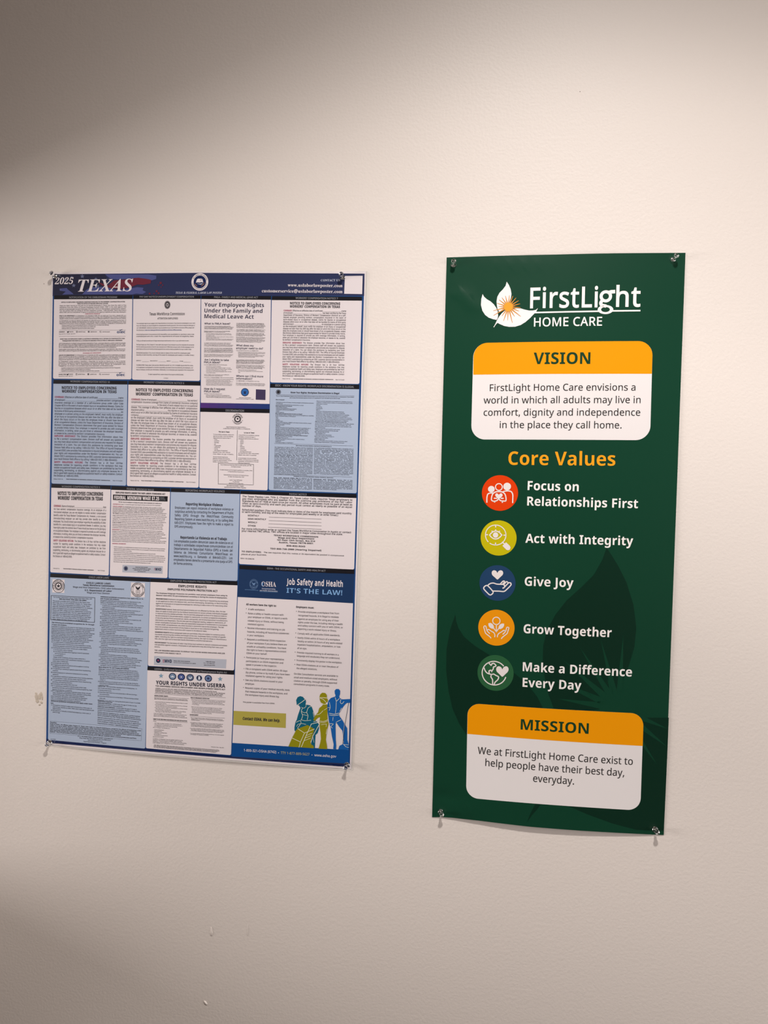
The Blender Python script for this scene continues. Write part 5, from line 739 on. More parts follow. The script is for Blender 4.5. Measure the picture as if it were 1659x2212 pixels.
piece(2,'body_text','',[
('T','ink',4,'B',0,1.9,-288,865.6,-158.2,866.4,"NOTICE TO EMPLOYEES CONCERNING ASSISTANCE AVAILABLE IN THE WORKERS' COMPENSATION SYSTEM"),
('T','ink',4,'B',0,1.9,-255,862.7,-191.9,863.1,'FROM THE OFFICE OF INJURED EMPLOYEE COUNSEL'),
('B','ink',4,'R',0,1.92,-291.6,859.1,-155.2,859.8,-291.5,852.6,3,'j','',"Have you been injured on the job? As an injured employee in Texas, you have the right to free assistance from the Office of Injured Employee Counsel (OIEC). OIEC is the state agency that assists unrepresented injured employees with their claims in the workers' compensation system."),
('B','ink',4,'R',0,1.92,-291.4,849.5,-155,850.2,-291.4,846.4,2,'j','',"You can contact OIEC by calling its toll-free telephone number: 1-866-393-6432. More information about OIEC and its Ombudsman Program is available at the agency's website at www.oiec.texas.gov."),
('T','red',4,'B',0,1.72,-238.7,843.6,-208.3,843.9,'OMBUDSMAN PROGRAM'),
('B','ink',4,'R',0,1.92,-291.7,839.7,-154.8,840.5,-291.6,834.2,3,'j','ink',"{WHAT IS AN OMBUDSMAN?} An Ombudsman is an employee of OIEC who can assist you if you have a dispute with your employer's insurance carrier. An Ombudsman's assistance is free of charge. Each Ombudsman has a workers' compensation adjuster's license and has completed a comprehensive training program designed specifically to assist you with your dispute."),
('B','ink',4,'R',0,1.92,-291.5,830.3,-155.1,831.2,-291.4,824.9,3,'j','',"An Ombudsman can help you identify and develop the disputed issues in your case and attempt to resolve them. If the issues cannot be resolved, the Ombudsman can help you request a dispute resolution proceeding at the Texas Department of Insurance, Division of Workers' Compensation. Once a proceeding is scheduled an Ombudsman can:"),
('B','ink',4,'R',0,1.92,-287.4,821.7,-189.5,822.6,-287.3,815.5,3,'l','',"• Help you prepare for the proceeding (Benefit Review Conference and/or Contested Case Hearing);\n• Attend the proceeding with you and communicate on your behalf; and\n• Assist you with your appeal and response to another party's appeal."),
('P','ink',4,[-291.4,813.4,-155.1,813.8,-155.1,813.5,-291.4,813.1]),
('T','ink',4,'B',0,1.92,-291.8,808.8,-279.5,809,'CONNECT'),
('P','ink',4,[-275.2,811.2,-272.5,810.4,-271.6,811.7,-270.6,811.2,-271.8,808.9,-273.7,808.5,-275.1,809]),
('T','ink',4,'R',0,1.73,-269.5,809.3,-261.6,809.5,'@OIEC'),
('L','ink',4,0.35,1,[-256.3,811.8,-253.4,811.8,-253.4,808.9,-256.3,808.9]),
('E','ink',4,-254.8,810.4,0.83,0.77,0.6,0,360),
('T','ink',4,'R',0,1.72,-251.7,809.3,-237.5,809.5,'@OIECTexas'),
('P','ink',4,[-232.4,811.9,-228.9,811.9,-228.8,810.7,-232.3,810.7]),
('P','ink',4,[-232.3,810.1,-228.8,810.1,-228.8,809,-232.3,809]),
('T','ink',4,'R',0,1.72,-226.7,809.4,-213.8,809.6,'@OIECtube'),
('E','ink',4,-206.8,810.6,1.64,1.53,0.7,0,360),
('L','ink',4,0.35,0,[-206,809.8,-204.8,808.9]),
('T','ink',4,'R',0,1.71,-202.9,809.5,-187.2,809.7,'www.oiec.texas.gov'),
('T','logoblue',4,'B',0,4.94,-172.9,807.8,-156.2,808.1,'oiec'),
('P','logoblue',4,[-168.9,815.1,-166.1,814.1,-160.8,815.9,-165.6,813]),
('T','ink',4,'R',0,1.34,-291.7,805.3,-258.1,805.8,'Figure 28 TAC S. 276.5(b) - April 2016'),
('P','ink',4,[-291.8,801.5,-155.5,802,-155.5,801.7,-291.8,801.2]),
('T','ink',4,'B',0,1.91,-289.7,795.3,-156.8,796.9,'AVISO PARA LOS EMPLEADOS SOBRE LA ASISTENCIA DISPONIBLE EN EL SISTEMA DE COMPENSACIÓN PARA'),
('T','ink',4,'B',0,1.91,-284.8,791.9,-161.8,793.3,'TRABAJADORES POR PARTE DE LA OFICINA DE ASESORÍA PÚBLICA PARA EL EMPLEADO LESIONADO'),
('B','ink',4,'R',0,1.92,-291.6,787.1,-155,788.5,-291.9,779.4,4,'j','','¿Se ha lesionado en el trabajo? Como empleado lesionado en Texas, usted tiene derecho a recibir asistencia gratuita por parte de la Oficina de Asesoría Pública para el Empleado Lesionado (Office of Injured Employee Counsel - OIEC, por su nombre y siglas en inglés). OIEC es la agencia estatal que ayuda a los empleados lesionados que no cuentan con un representante legal con sus reclamaciones en el sistema de compensación para trabajadores.'),
('B','ink',4,'R',0,1.93,-291.8,775.3,-155.2,777,-291.8,772.6,2,'j','','Usted puede comunicarse con OIEC llamando a su número de teléfono gratuito: 1-866-393-6432. Más información sobre OIEC y sobre el Programa de Ombudsman está disponible en el sitio web de la agencia www.oiec.texas.gov.'),
('T','red',4,'B',0,1.72,-241.9,768.7,-204.8,769.6,'PROGRAMA DE OMBUDSMAN'),
('B','ink',4,'R',0,1.93,-291.6,764.3,-154.9,766.1,-291.5,756.1,4,'j','ink','{¿QUE ES UN OMBUDSMAN?} Un Ombudsman es un empleado de OIEC que puede ayudarle si usted tiene una disputa con la compañía de seguros de su empleador. La ayuda por parte de un Ombudsman es gratuita. Cada Ombudsman cuenta con una licencia de ajustador de seguros en compensación para trabajadores y ha completado un extenso programa de capacitación, el cual ha sido diseñado específicamente para ayudarle a usted con su disputa.'),
('B','ink',4,'R',0,1.93,-291.8,752.4,-154.7,754.1,-291.7,743.9,4,'j','','Un Ombudsman puede ayudarle a identificar y desarrollar los asuntos en disputa en su caso e intentar resolverlos. Si los asuntos no pueden ser resueltos, el Ombudsman puede ayudarle a solicitar un procedimiento de resolución de disputas ante el Departamento de Seguros de Texas, División de Compensación para Trabajadores. Una vez que un procedimiento haya sido programado, el Ombudsman puede:'),
('B','ink',4,'R',0,1.93,-287,739.9,-164.4,741.7,-286.9,734.1,3,'l','','• Ayudarle a prepararse para el procedimiento (Conferencia de Revisión de Beneficios y/o Audiencia de Caso Impugnado);\n• Asistir al procedimiento con usted y hablar en su nombre; y\n• Ayudarle con su apelación o con una respuesta a la apelación de su oponente.'),
('P','ink',4,[-291.1,732.3,-155.1,733.8,-155.1,733.5,-291.1,732.1]),
('T','ink',4,'B',0,1.93,-291.2,727.3,-275.8,727.7,'CONECTESE'),
('P','ink',4,[-274.6,729.8,-271.8,729.1,-271,730.4,-270,729.9,-271.2,727.5,-273,727.1,-274.5,727.7]),
('T','ink',4,'R',0,1.73,-268.9,728,-261,728.2,'@OIEC'),
('L','ink',4,0.35,1,[-255.7,730.6,-252.8,730.6,-252.7,727.7,-255.6,727.7]),
('E','ink',4,-254.2,729.3,0.83,0.77,0.6,0,360),
('T','ink',4,'R',0,1.73,-251,728.2,-236.8,728.5,'@OIECTexas'),
('P','ink',4,[-231.7,730.9,-228.2,730.9,-228.1,729.7,-231.6,729.7]),
('P','ink',4,[-231.6,729.1,-228.1,729.2,-228.1,728,-231.6,728]),
('T','ink',4,'R',0,1.72,-226,728.4,-213.1,728.8,'@OIECtube'),
('E','ink',4,-206.1,729.8,1.64,1.53,0.7,0,360),
('L','ink',4,0.35,0,[-205.3,729,-204,728.1]),
('T','ink',4,'R',0,1.72,-202.2,728.7,-186.4,729.1,'www.oiec.texas.gov'),
('T','logoblue',4,'B',0,4.96,-172.3,726.7,-155.4,727.1,'oiec'),
('P','logoblue',4,[-168.3,734,-165.5,733.1,-160.2,734.9,-165,732]),
('T','ink',4,'R',0,1.35,-291.3,724.2,-261.8,724.8,'Figura 28 TAC 276.5(b) - April 2016')])
piece(1,'notice_panel','',[
('P','white',2,[-141.6,872.8,-8.2,872.7,-5.8,722.5,-6,721.4,-6.7,720.4,-7.7,719.7,-8.8,719.5,-137.6,720.2,-138.7,720.4,-139.7,721.1,-140.4,722.1,-140.6,723.2])])
piece(2,'title_bar','black title strip',[
('P','bar',3,[-141.3,879.8,-8.2,878.9,-8.2,872.2,-141.5,872.3]),
('T','bartext',4,'R',0,3.19,-128.7,874.9,-21.4,874.8,'PAY DAY NOTICE/UNEMPLOYMENT COMPENSATION')])
piece(2,'seal','',[
('E','ink',4,-73.2,861.3,5.76,7.51,0.9,0,360),
('E','ink',4,-73.2,861.3,4.77,6.2,0.7,0,360),
('P','ink',4,[-73.3,863.7,-72.6,862.1,-70.8,862,-72.2,860.9,-71.6,859.3,-73.2,860.2,-74.7,859.3,-74.2,860.9,-75.7,862,-73.9,862.1]),
('E','ink',4,-73.2,861.3,2.98,3.94,0.8,0,360)])
piece(2,'heading','',[
('T','ink',4,'R',0.02,5.08,-108.5,841.7,-38.7,842.2,'Texas Workforce Commission'),
('T','ink',4,'R',0.01,3.38,-92.3,834.1,-51.6,834.4,'ATTENTION EMPLOYEES')])
piece(2,'body_text','',[
('B','ink',4,'R',0,2.08,-133.9,825.4,-17.7,826.3,-133.6,812.7,4,'l','link','Your employer reports your wages to the Texas Workforce Commission. If you become unemployed or your work hours are reduced, you may be eligible for unemployment benefit payments. File online at www.twc.texas.gov or call 1-800-939-6631. Additional assistance may be available at your local Workforce Solutions Office; please visit the directory at: {www.twc.texas.gov/directory-workforce-solutions-offices-services.}'),
('B','ink',4,'R',0,2.08,-133.9,804.8,-19.1,805.5,-133.8,801,2,'l','','Unemployment insurance (UI) benefits are available to workers who are unemployed and who meet the requirements of state UI eligibility laws.'),
('T','ink',4,'R',0,2.07,-133.6,792.8,-29.1,793.5,'To file, you will need to provide your full legal name and your social security number or your authorization to work.'),
('B','ink',4,'R',0,2.08,-133.5,785.4,-18.6,785.7,-133.3,777.1,3,'l','','The Texas Payday Law, Title 2, Chapter 61, Texas Labor Code, requires Texas employers to pay their employees who are exempt from the overtime pay provisions of the Fair Labor Standards Act of 1938 at least once per month. All other employees must be paid at least as often as semi-monthly and each pay period must consist as nearly as possible of an equal number of days.'),
('B','ink',4,'R',0,2.09,-133.1,769.9,-18.2,770.3,-133,766.1,2,'l','','Scheduled paydays: (You must indicate date or dates of the month for employees paid monthly or semi-monthly, and day of the week for employees paid weekly or at other times.)'),
('T','ink',4,'R',0,1.71,-132.8,755.3,-123.1,755.4,'MONTHLY'),
('P','ink',4,[-121.1,754.6,-107.4,754.8,-107.4,754.5,-121.1,754.3]),
('T','ink',4,'R',0,1.7,-105,755.2,-89.9,755.3,'SEMI-MONTHLY'),
('P','ink',4,[-88.3,754.5,-73.7,754.7,-73.7,754.4,-88.3,754.3]),
('T','ink',4,'R',0,1.7,-72.2,755.1,-64.2,755.2,'WEEKLY'),
('P','ink',4,[-62.4,754.4,-48.7,754.6,-48.7,754.3,-62.4,754.1]),
('T','ink',4,'R',0,1.69,-46.5,755,-39.6,755,'OTHER'),
('P','ink',4,[-38.8,754.3,-24,754.4,-24,754.2,-38.8,754]),
('B','ink',4,'R',0,2.09,-132.6,746.7,-17.7,747.2,-132.5,738.2,3,'l','','TO EMPLOYERS: Texas Labor Code sections 208.001(b) and 40 T.A.C. 815.1(14)(A)(B) require that this notice, or its equivalent, be displayed in a location reasonably calculated to be encountered by all employees, and that an employer provide such information, individually, to an employee upon separation from employment.'),
('T','ink',4,'R',0,2.08,-108.5,729.7,-38.2,729.8,'To report suspected fraud, waste or abuse of the program call 800-252-3642.'),
('T','ink',4,'R',0,1.51,-77.2,723.1,-68.8,723,'C-0523')])
piece(1,'notice_panel','',[
('P','white',2,[-7.1,873,127.1,872,129.7,679,-3,678.7])])
piece(2,'title_bar','black title strip',[
('P','bar',3,[-6.8,878.4,127.4,878,127.2,871,-7,872.1]),
('T','bartext',4,'R',0,3.33,18.2,874.1,102.4,873.7,'FMLA - FAMILY AND MEDICAL LEAVE ACT')])
piece(2,'heading','',[
('T','fmla',4,'B',-0.01,7.25,-0.5,858.3,114.2,857.5,'Your Employee Rights'),
('T','fmla',4,'B',-0.01,7.26,-0.2,847.3,111.5,846.8,'Under the Family and'),
('T','fmla',4,'B',-0.01,7.27,0,836.6,95.2,836.1,'Medical Leave Act')])
piece(2,'heading','',[
('T','fmla',4,'R',0.02,3.35,0.3,825,50.3,824.9,'What is FMLA leave?')])
piece(2,'heading','',[
('T','fmla',4,'R',0.02,3.36,2,757.6,49.4,757.4,'Am I eligible to take'),
('T','fmla',4,'R',0.02,3.36,1.7,752.9,32.7,752.8,'FMLA leave?')])
piece(2,'heading','',[
('T','fmla',4,'R',0.02,3.56,3,703.4,43.5,703.2,'How do I request'),
('T','fmla',4,'R',0.02,3.57,3.1,698.6,33.7,698.5,'FMLA leave?')])
piece(2,'heading','',[
('T','fmla',4,'R',0.02,3.34,62.9,785.1,96.5,784.6,'What does my'),
('T','fmla',4,'R',0.02,3.34,63.1,779.8,114.3,779.5,'employer need to do?')])
piece(2,'heading','',[
('T','fmla',4,'R',0.02,3.34,64.4,728.2,116.3,727.8,'Where can I find more'),
('T','fmla',4,'R',0.02,3.35,64.6,723.3,95.2,723.1,'information?')])
piece(2,'body_text','',[
('B','ink',4,'R',0,1.28,0.4,821.2,56.9,821.2,0.6,816.1,4,'l','ink',"The Family and Medical Leave Act (FMLA) is a federal law that provides eligible employees with {job-protected leave} for qualifying family and medical reasons. The U.S. Department of Labor's Wage and Hour Division (WHD) enforces the FMLA for most employees."),
('B','ink',4,'R',0,1.28,0.2,812,50.4,811.9,0.3,810.2,2,'l','ink','Eligible employees can take {up to 12 workweeks of FMLA leave} in a 12-month period for:'),
('B','ink',4,'R',0,1.28,3.2,807.4,57.3,807.4,3.6,793.4,8,'l','','• The birth, adoption or foster placement of a child with you,\n• Your serious mental or physical health condition that makes\n  you unable to work,\n• To care for your spouse, child or parent with a serious mental or\n  physical health condition, and\n• Certain qualifying reasons related to the foreign deployment of\n  your spouse, child or parent who is a military servicemember.'),
('B','ink',4,'R',0,1.28,0.8,790,57.1,790.1,0.9,784.1,4,'l','ink','An eligible employee who is the spouse, child, parent or next of kin of a covered servicemember with a serious injury or illness {may} take up to 26 workweeks of FMLA leave in a single 12-month period to care for the servicemember.'),
('B','ink',4,'R',0,1.29,1,780.3,57.3,780.5,1.2,772.6,5,'l','ink','You have the right to use FMLA leave in {one block of time}. When it is medically necessary or otherwise permitted, you may take FMLA leave {intermittently in separate blocks of time, or on a reduced schedule} by working less hours each day or week. Read Fact Sheet #28M(c) for more information.'),
('B','ink',4,'R',0,1.29,1.3,768.5,57.7,768.7,1.4,764.7,3,'l','ink',"FMLA leave is {not} paid leave, but you may choose, or be required by your employer, to use any employer-provided paid leave if your employer's paid leave policy covers the reason for which you need FMLA leave."),
('B','ink',4,'R',0,1.29,1.8,749.3,46.5,749.4,1.8,749.3,1,'l','ink','You are {an eligible employee} if {all} of the following apply:'),
('B','ink',4,'R',0,1.29,4.8,746,55.8,746.2,5.1,734.3,6,'l','','• You work for a covered employer,\n• You have worked for your employer at least 12 months,\n• You have at least 1,250 hours of service for your employer\n  during the 12 months before your leave, and\n• Your employer has at least 50 employees within 75 miles\n  of your work location.'),
('B','ink',4,'R',0,1.29,2.3,730.7,52.1,731,2.3,728.9,2,'l','','Airline flight crew employees have different "hours of service" requirements.'),
('B','ink',4,'R',0,1.29,2.4,725.5,59.4,725.8,2.4,725.5,1,'l','ink','You work for a {covered employer} if {one} of the following applies:'),
('B','ink',4,'R',0,1.29,5.4,722.4,59.5,722.6,5.7,711.5,6,'l','','• You work for a private employer that had at least 50 employees during\n  at least 20 workweeks in the current or previous calendar year,\n• You work for an elementary or public or private secondary school, or\n• You work for a public agency, such as a local, state or federal\n  government agency. Most federal employees are covered by Title II\n  of the FMLA, administered by the Office of Personnel Management.'),
('B','ink',4,'R',0,1.29,3.2,695.2,37.9,695.2,3.2,695.2,1,'l','','Generally, to request FMLA leave you must:'),
('B','ink',4,'R',0,1.29,6,692.5,56.4,692.6,6.1,686.6,4,'l','',"• Follow your employer's normal policies for requesting leave,\n• Give notice at least 30 days before your need for FMLA leave, or\n• If advance notice is not possible, give notice as soon as possible.\n"),
('B','ink',4,'R',0,1.28,62.2,826.9,118.3,826.5,62.5,818.9,6,'l','ink','You {do not have to share a medical diagnosis} but must provide enough information to your employer so they can determine whether the leave qualifies for FMLA protection. You {must} also inform your employer if FMLA leave was previously taken or approved for the same reason when requesting additional leave.'),
('B','ink',4,'R',0,1.28,62.6,815.3,118,815,62.6,811.8,3,'l','ink','Your {employer may request certification} from a health care provider to verify medical leave and may request certification of a qualifying exigency.'),
('B','ink',4,'R',0,1.28,62.3,808.7,118.2,808.3,62.4,803.9,4,'l','','The FMLA does not affect any federal or state law prohibiting discrimination or supersede any state or local law or collective bargaining agreement that provides greater family or medical leave rights.'),
('B','ink',4,'R',0,1.28,62.5,801,118.4,800.7,62.7,792.5,6,'l','','State employees may be subject to certain limitations in pursuit of direct lawsuits regarding leave for their own serious health conditions. Most federal and certain congressional employees are also covered by the law but are subject to the jurisdiction of the U.S. Office of Personnel Management or Congress.'),
('B','ink',4,'R',0,1.28,63.2,776.4,105.9,776.3,63.2,776.4,1,'l','ink','If you are eligible for FMLA leave, your {employer must:}'),
('B','ink',4,'R',0,1.28,66.3,773.5,119.1,773.1,66.6,762.7,7,'l','','• Allow you to take job-protected time off work for a qualifying reason,\n• Continue your group health plan coverage while you are on leave on\n  the same basis as if you had not taken leave, and\n• Allow you to return to the same job, or a virtually identical job with\n  the same pay, benefits and other working conditions, including\n  shift and location, at the end of your leave.'),
('B','ink',4,'R',0,1.28,63.6,759.1,118.9,759,63.8,752.8,5,'l','ink','Your {employer cannot interfere with your FMLA rights} or threaten or punish you for exercising your rights under the law. For example, your employer cannot retaliate against you for requesting FMLA leave or cooperating with a WHD investigation.'),
('B','ink',4,'R',0,1.28,63.9,749.5,118.8,749.2,64,743.8,4,'l','ink','After becoming aware that your need for leave is for a reason that may qualify under the FMLA, your {employer must confirm whether you are eligible} or not eligible for FMLA leave. If your employer determines that you are eligible, your {employer must notify you in writing:}'),
('B','ink',4,'R',0,1.28,67.2,740.5,115,740.3,67.3,735.9,3,'l','','• About your FMLA rights and responsibilities, and\n• How much of your requested leave, if any, will be FMLA-protected\n  leave.'),
('B','ink',4,'R',0,1.28,64.7,719.9,109.5,719.8,64.7,719.9,1,'l','ink','Call {1-866-487-9243} or visit {dol.gov/fmla} to learn more.'),
('B','ink',4,'R',0,1.28,64.4,716,120.6,715.7,64.5,712.1,3,'l','','If you believe your rights under the FMLA have been violated, you may file a complaint with WHD or file a private lawsuit against your employer in court. Scan the QR code to learn about our WHD complaint process.'),
('T','ink',4,'B',0,1.18,70.9,688.9,93.9,688.9,'WAGE AND HOUR DIVISION'),
('T','ink',4,'R',0,1.18,65.2,686.4,99.5,686.3,'UNITED STATES DEPARTMENT OF LABOR')])
piece(2,'seal','round blue department seal',[
('E','sealnavy',4,82,699.9,7.54,7.49,0,0,360),
('E','sealblue',5,82,699.9,6.32,6.31,0,0,360),
('E','sealnavy',5,82,699.9,7.34,7.29,0.97,0,360),
('P','sealnavy',6,[79.1,702.2,80.8,700.7,81.9,701.9,83.2,700.7,84.8,702.3,83.7,699.2,84.5,696,82.1,697.2,79.7,696,80.4,699.1])])
piece(2,'code_plate','dark purple plate',[
('P','purpleplate',4,[103,705.6,121.5,705.1,121.6,686.1,103.1,686.5])])
piece(1,'gradient_strip','purple to navy strip under the leave act panel',[
('P','grad0',2,[-3.4,678.6,13.4,678.6,13.5,669.1,-3.4,669.1]),
('P','grad1',2,[13.4,678.6,30.2,678.6,30.3,669.1,13.5,669.1]),
('P','grad2',2,[30.2,678.6,46.9,678.5,47,669.2,30.3,669.1]),
('P','grad3',2,[46.9,678.5,63.6,678.5,63.7,669.2,47,669.2]),
('P','grad4',2,[63.6,678.5,80.2,678.5,80.3,669.2,63.7,669.2]),
('P','grad5',2,[80.2,678.5,96.7,678.4,96.9,669.3,80.3,669.2]),
('P','grad6',2,[96.7,678.4,113.2,678.4,113.5,669.3,96.9,669.3]),
('P','grad7',2,[113.2,678.4,129.7,678.4,129.9,669.3,113.5,669.3])])
piece(1,'notice_panel','',[
('P','white',2,[128.7,871.5,297.4,871.2,297.4,721.6,297.2,720.5,296.5,719.5,295.5,718.8,294.4,718.6,133,718.8,131.9,719.1,130.9,719.7,130.2,720.7,130,721.8])])
piece(2,'title_bar','black title strip',[
('P','bar',3,[129,878,297.4,877.1,297.5,870,128.8,870.6]),
('T','bartext',4,'R',0,3.29,173.7,872.8,252.7,872.1,"WORKERS' COMPENSATION NOTICE 7")])
piece(2,'heading','',[
('T','ink',4,'B',0,4.45,163.5,862.7,257.3,862.3,'NOTICE TO EMPLOYEES CONCERNING'),
('T','ink',4,'B',0,4.45,163.1,856.9,257.1,856.5,"WORKERS' COMPENSATION IN TEXAS")])
piece(2,'body_text','',[
('B','ink',4,'R',0,2.82,151.5,850,268.9,849.7,151.3,796.5,14,'j','red',"{COVERAGE:} Effective on (effective date of certificate) _ (name\nof employer) _ has been certified by the Texas\nDepartment of Insurance, Division of Workers' Compensation (Division) as a self-\ninsured employer providing workers' compensation insurance in the event of\nwork-related injury or occupational disease. Claims for injuries or occupational\ndiseases which occur on or after that date will be handled by (name of third party\nadministrator) _ An employee or a person acting\non the employee's behalf, must notify the employer of an injury or occupational\ndisease not later than the 30th day after the date on which the injury occurs or the\ndate the employee knew or should have known of an occupational disease, unless\nthe Division determines that good cause existed for failure to provide timely notice.\nYour employer is required to provide you with coverage information, in writing,\nwhen you are hired or whenever the employer becomes, or ceases to be, covered\nby workers' compensation insurance."),
('B','ink',4,'R',0,2.83,151.5,791,267.9,790.8,152.1,756.7,9,'j','red',"{EMPLOYEE ASSISTANCE:} The Division provides free information about how\nto file a workers' compensation claim. Division staff will answer any questions\nyou may have about workers' compensation and process any requests for dispute\nresolution of a claim. You can obtain this assistance by contacting your local\nDivision field office or by calling 1-800-252-7031. The Office of Injured Employee\nCounsel (OIEC) also provides free assistance to injured employees and will explain\nyour rights and responsibilities under the Workers' Compensation Act. You can\nobtain OIEC's assistance by contacting an OIEC customer service representative in\nyour local Division field office or by calling 1-866-EZE-OIEC (1-866-393-6432)."),
('B','ink',4,'R',0,2.83,152.4,751.2,268.5,751.4,152.8,730.1,6,'j','red','{SAFETY VIOLATIONS HOTLINE:} The Division has a 24 hour toll-free\ntelephone number for reporting unsafe conditions in the workplace that may\nviolate occupational health and safety laws. Employers are prohibited by law from\nsuspending, terminating, or discriminating against any employee because he or\nshe in good faith reports an alleged occupational health or safety violation. Contact\nthe Division at 1-800-452-9595.'),
('T','ink',4,'R',0,1.76,152.9,725.2,167.2,725.2,'Notice 7 (01/13)'),
('T','ink',4,'B',0,1.56,173.4,725.1,248.6,725.1,"TEXAS DEPARTMENT OF INSURANCE, DIVISION OF WORKERS' COMPENSATION"),
('T','ink',4,'R',0,1.75,253.1,724.8,269.3,724.9,'Rule 110.101(e)(3)')])
piece(1,'notice_panel','pale blue notice panel',[
('P','paleblue',2,[-302,711,-149.9,711.4,-148.7,521,-148.9,519.9,-149.5,518.9,-150.6,518.2,-151.7,518,-299.6,517.4,-300.7,517.6,-301.7,518.3,-302.4,519.3,-302.6,520.4])])
piece(2,'title_bar','black title strip',[
('P','bar',3,[-301.7,717.9,-149.7,717.8,-149.9,710.8,-302,710.4]),
('T','bartext',4,'R',0,3.45,-266.8,713.7,-185.7,713.2,"WORKERS' COMPENSATION NOTICE 10")])
piece(2,'heading','',[
('T','ink',4,'B',0,5.38,-284.2,700.4,-171.7,701,'NOTICE TO EMPLOYEES CONCERNING'),
('T','ink',4,'B',0,5.38,-284.1,693.6,-171.6,694.1,"WORKERS' COMPENSATION IN TEXAS")])
piece(2,'body_text','',[
('B','ink',4,'R',0,3.48,-298.6,683.2,-157.3,683.6,-298.3,613.4,14,'j','red',"{COVERAGE:} Effective on (effective date of certificate) _ (name\nof employer) _ provides workers' compensation\ninsurance coverage as a member of a self-insurance group under Labor Code\nChapter 407A in the event of work-related injury or occupational disease. Claims for\ninjuries or occupational diseases which occur on or after that date will be handled\nby (name of third party administrator) _ An\nemployee or a person acting on the employee's behalf, must notify the employer\nof an injury or occupational disease not later than the 30th day after the date on\nwhich the injury occurs or the date the employee knew or should have known\nof an occupational disease, unless the Texas Department of Insurance, Division of\nWorkers' Compensation (Division) determines that good cause existed for failure\nto provide timely notice. Your employer is required to provide you with coverage\ninformation, in writing, when you are hired or whenever the employer becomes,\nor ceases to be, covered by workers' compensation insurance."),
('B','ink',4,'R',0,3.5,-298.2,608.1,-157,609,-297.9,563.8,9,'j','red',"{EMPLOYEE ASSISTANCE:} The Division provides free information about how\nto file a workers' compensation claim. Division staff will answer any questions\nyou may have about workers' compensation and process any requests for dispute\nresolution of a claim. You can obtain this assistance by contacting your local\nDivision field office or by calling 1-800-252-7031. The Office of Injured Employee\nCounsel (OIEC) also provides free assistance to injured employees and will explain\nyour rights and responsibilities under the Workers' Compensation Act. You can\nobtain OIEC's assistance by contacting an OIEC customer service representative in\nyour local Division field office or by calling 1-866-EZE-OIEC (1-866-393-6432)."),
('B','ink',4,'R',0,3.5,-297.8,557.5,-156.4,559.1,-298.2,531.2,6,'j','red','{SAFETY VIOLATIONS HOTLINE:} The Division has a 24 hour toll-free\ntelephone number for reporting unsafe conditions in the workplace that may\nviolate occupational health and safety laws. Employers are prohibited by law from\nsuspending, terminating, or discriminating against any employee because he or\nshe in good faith reports an alleged occupational health or safety violation. Contact\nthe Division at 1-800-452-9595.'),
('T','ink',4,'R',0,1.75,-298.1,525.6,-279.1,525.6,'Notice 10 (01/13)'),
('T','ink',4,'B',0,1.74,-272.2,526,-181.6,526,"TEXAS DEPARTMENT OF INSURANCE, DIVISION OF WORKERS' COMPENSATION"),
('T','ink',4,'R',0,1.73,-175.8,526.2,-156.4,526.2,'Rule 110.101(e)(4)')])
piece(1,'notice_panel','',[
('P','white',2,[-148.1,711.4,-5,711.3,-3.5,521.8,-3.7,520.7,-4.4,519.7,-5.4,519,-6.5,518.8,-144,517.5,-145.1,517.7,-146.1,518.4,-146.8,519.4,-147,520.5])])
piece(2,'title_bar','black title strip',[
('P','bar',3,[-148,717.9,-4.8,717.9,-5,710.7,-148.1,710.8]),
('T','bartext',4,'R',0,3.41,-117.2,713.9,-36.6,713.1,"WORKERS' COMPENSATION NOTICE 6")])
piece(2,'heading','',[
('T','ink',4,'B',0,5.49,-132.4,698.3,-19,697.9,'NOTICE TO EMPLOYEES CONCERNING'),
('T','ink',4,'B',0,5.49,-132.7,690.6,-18.9,690.3,"WORKERS' COMPENSATION IN TEXAS")])
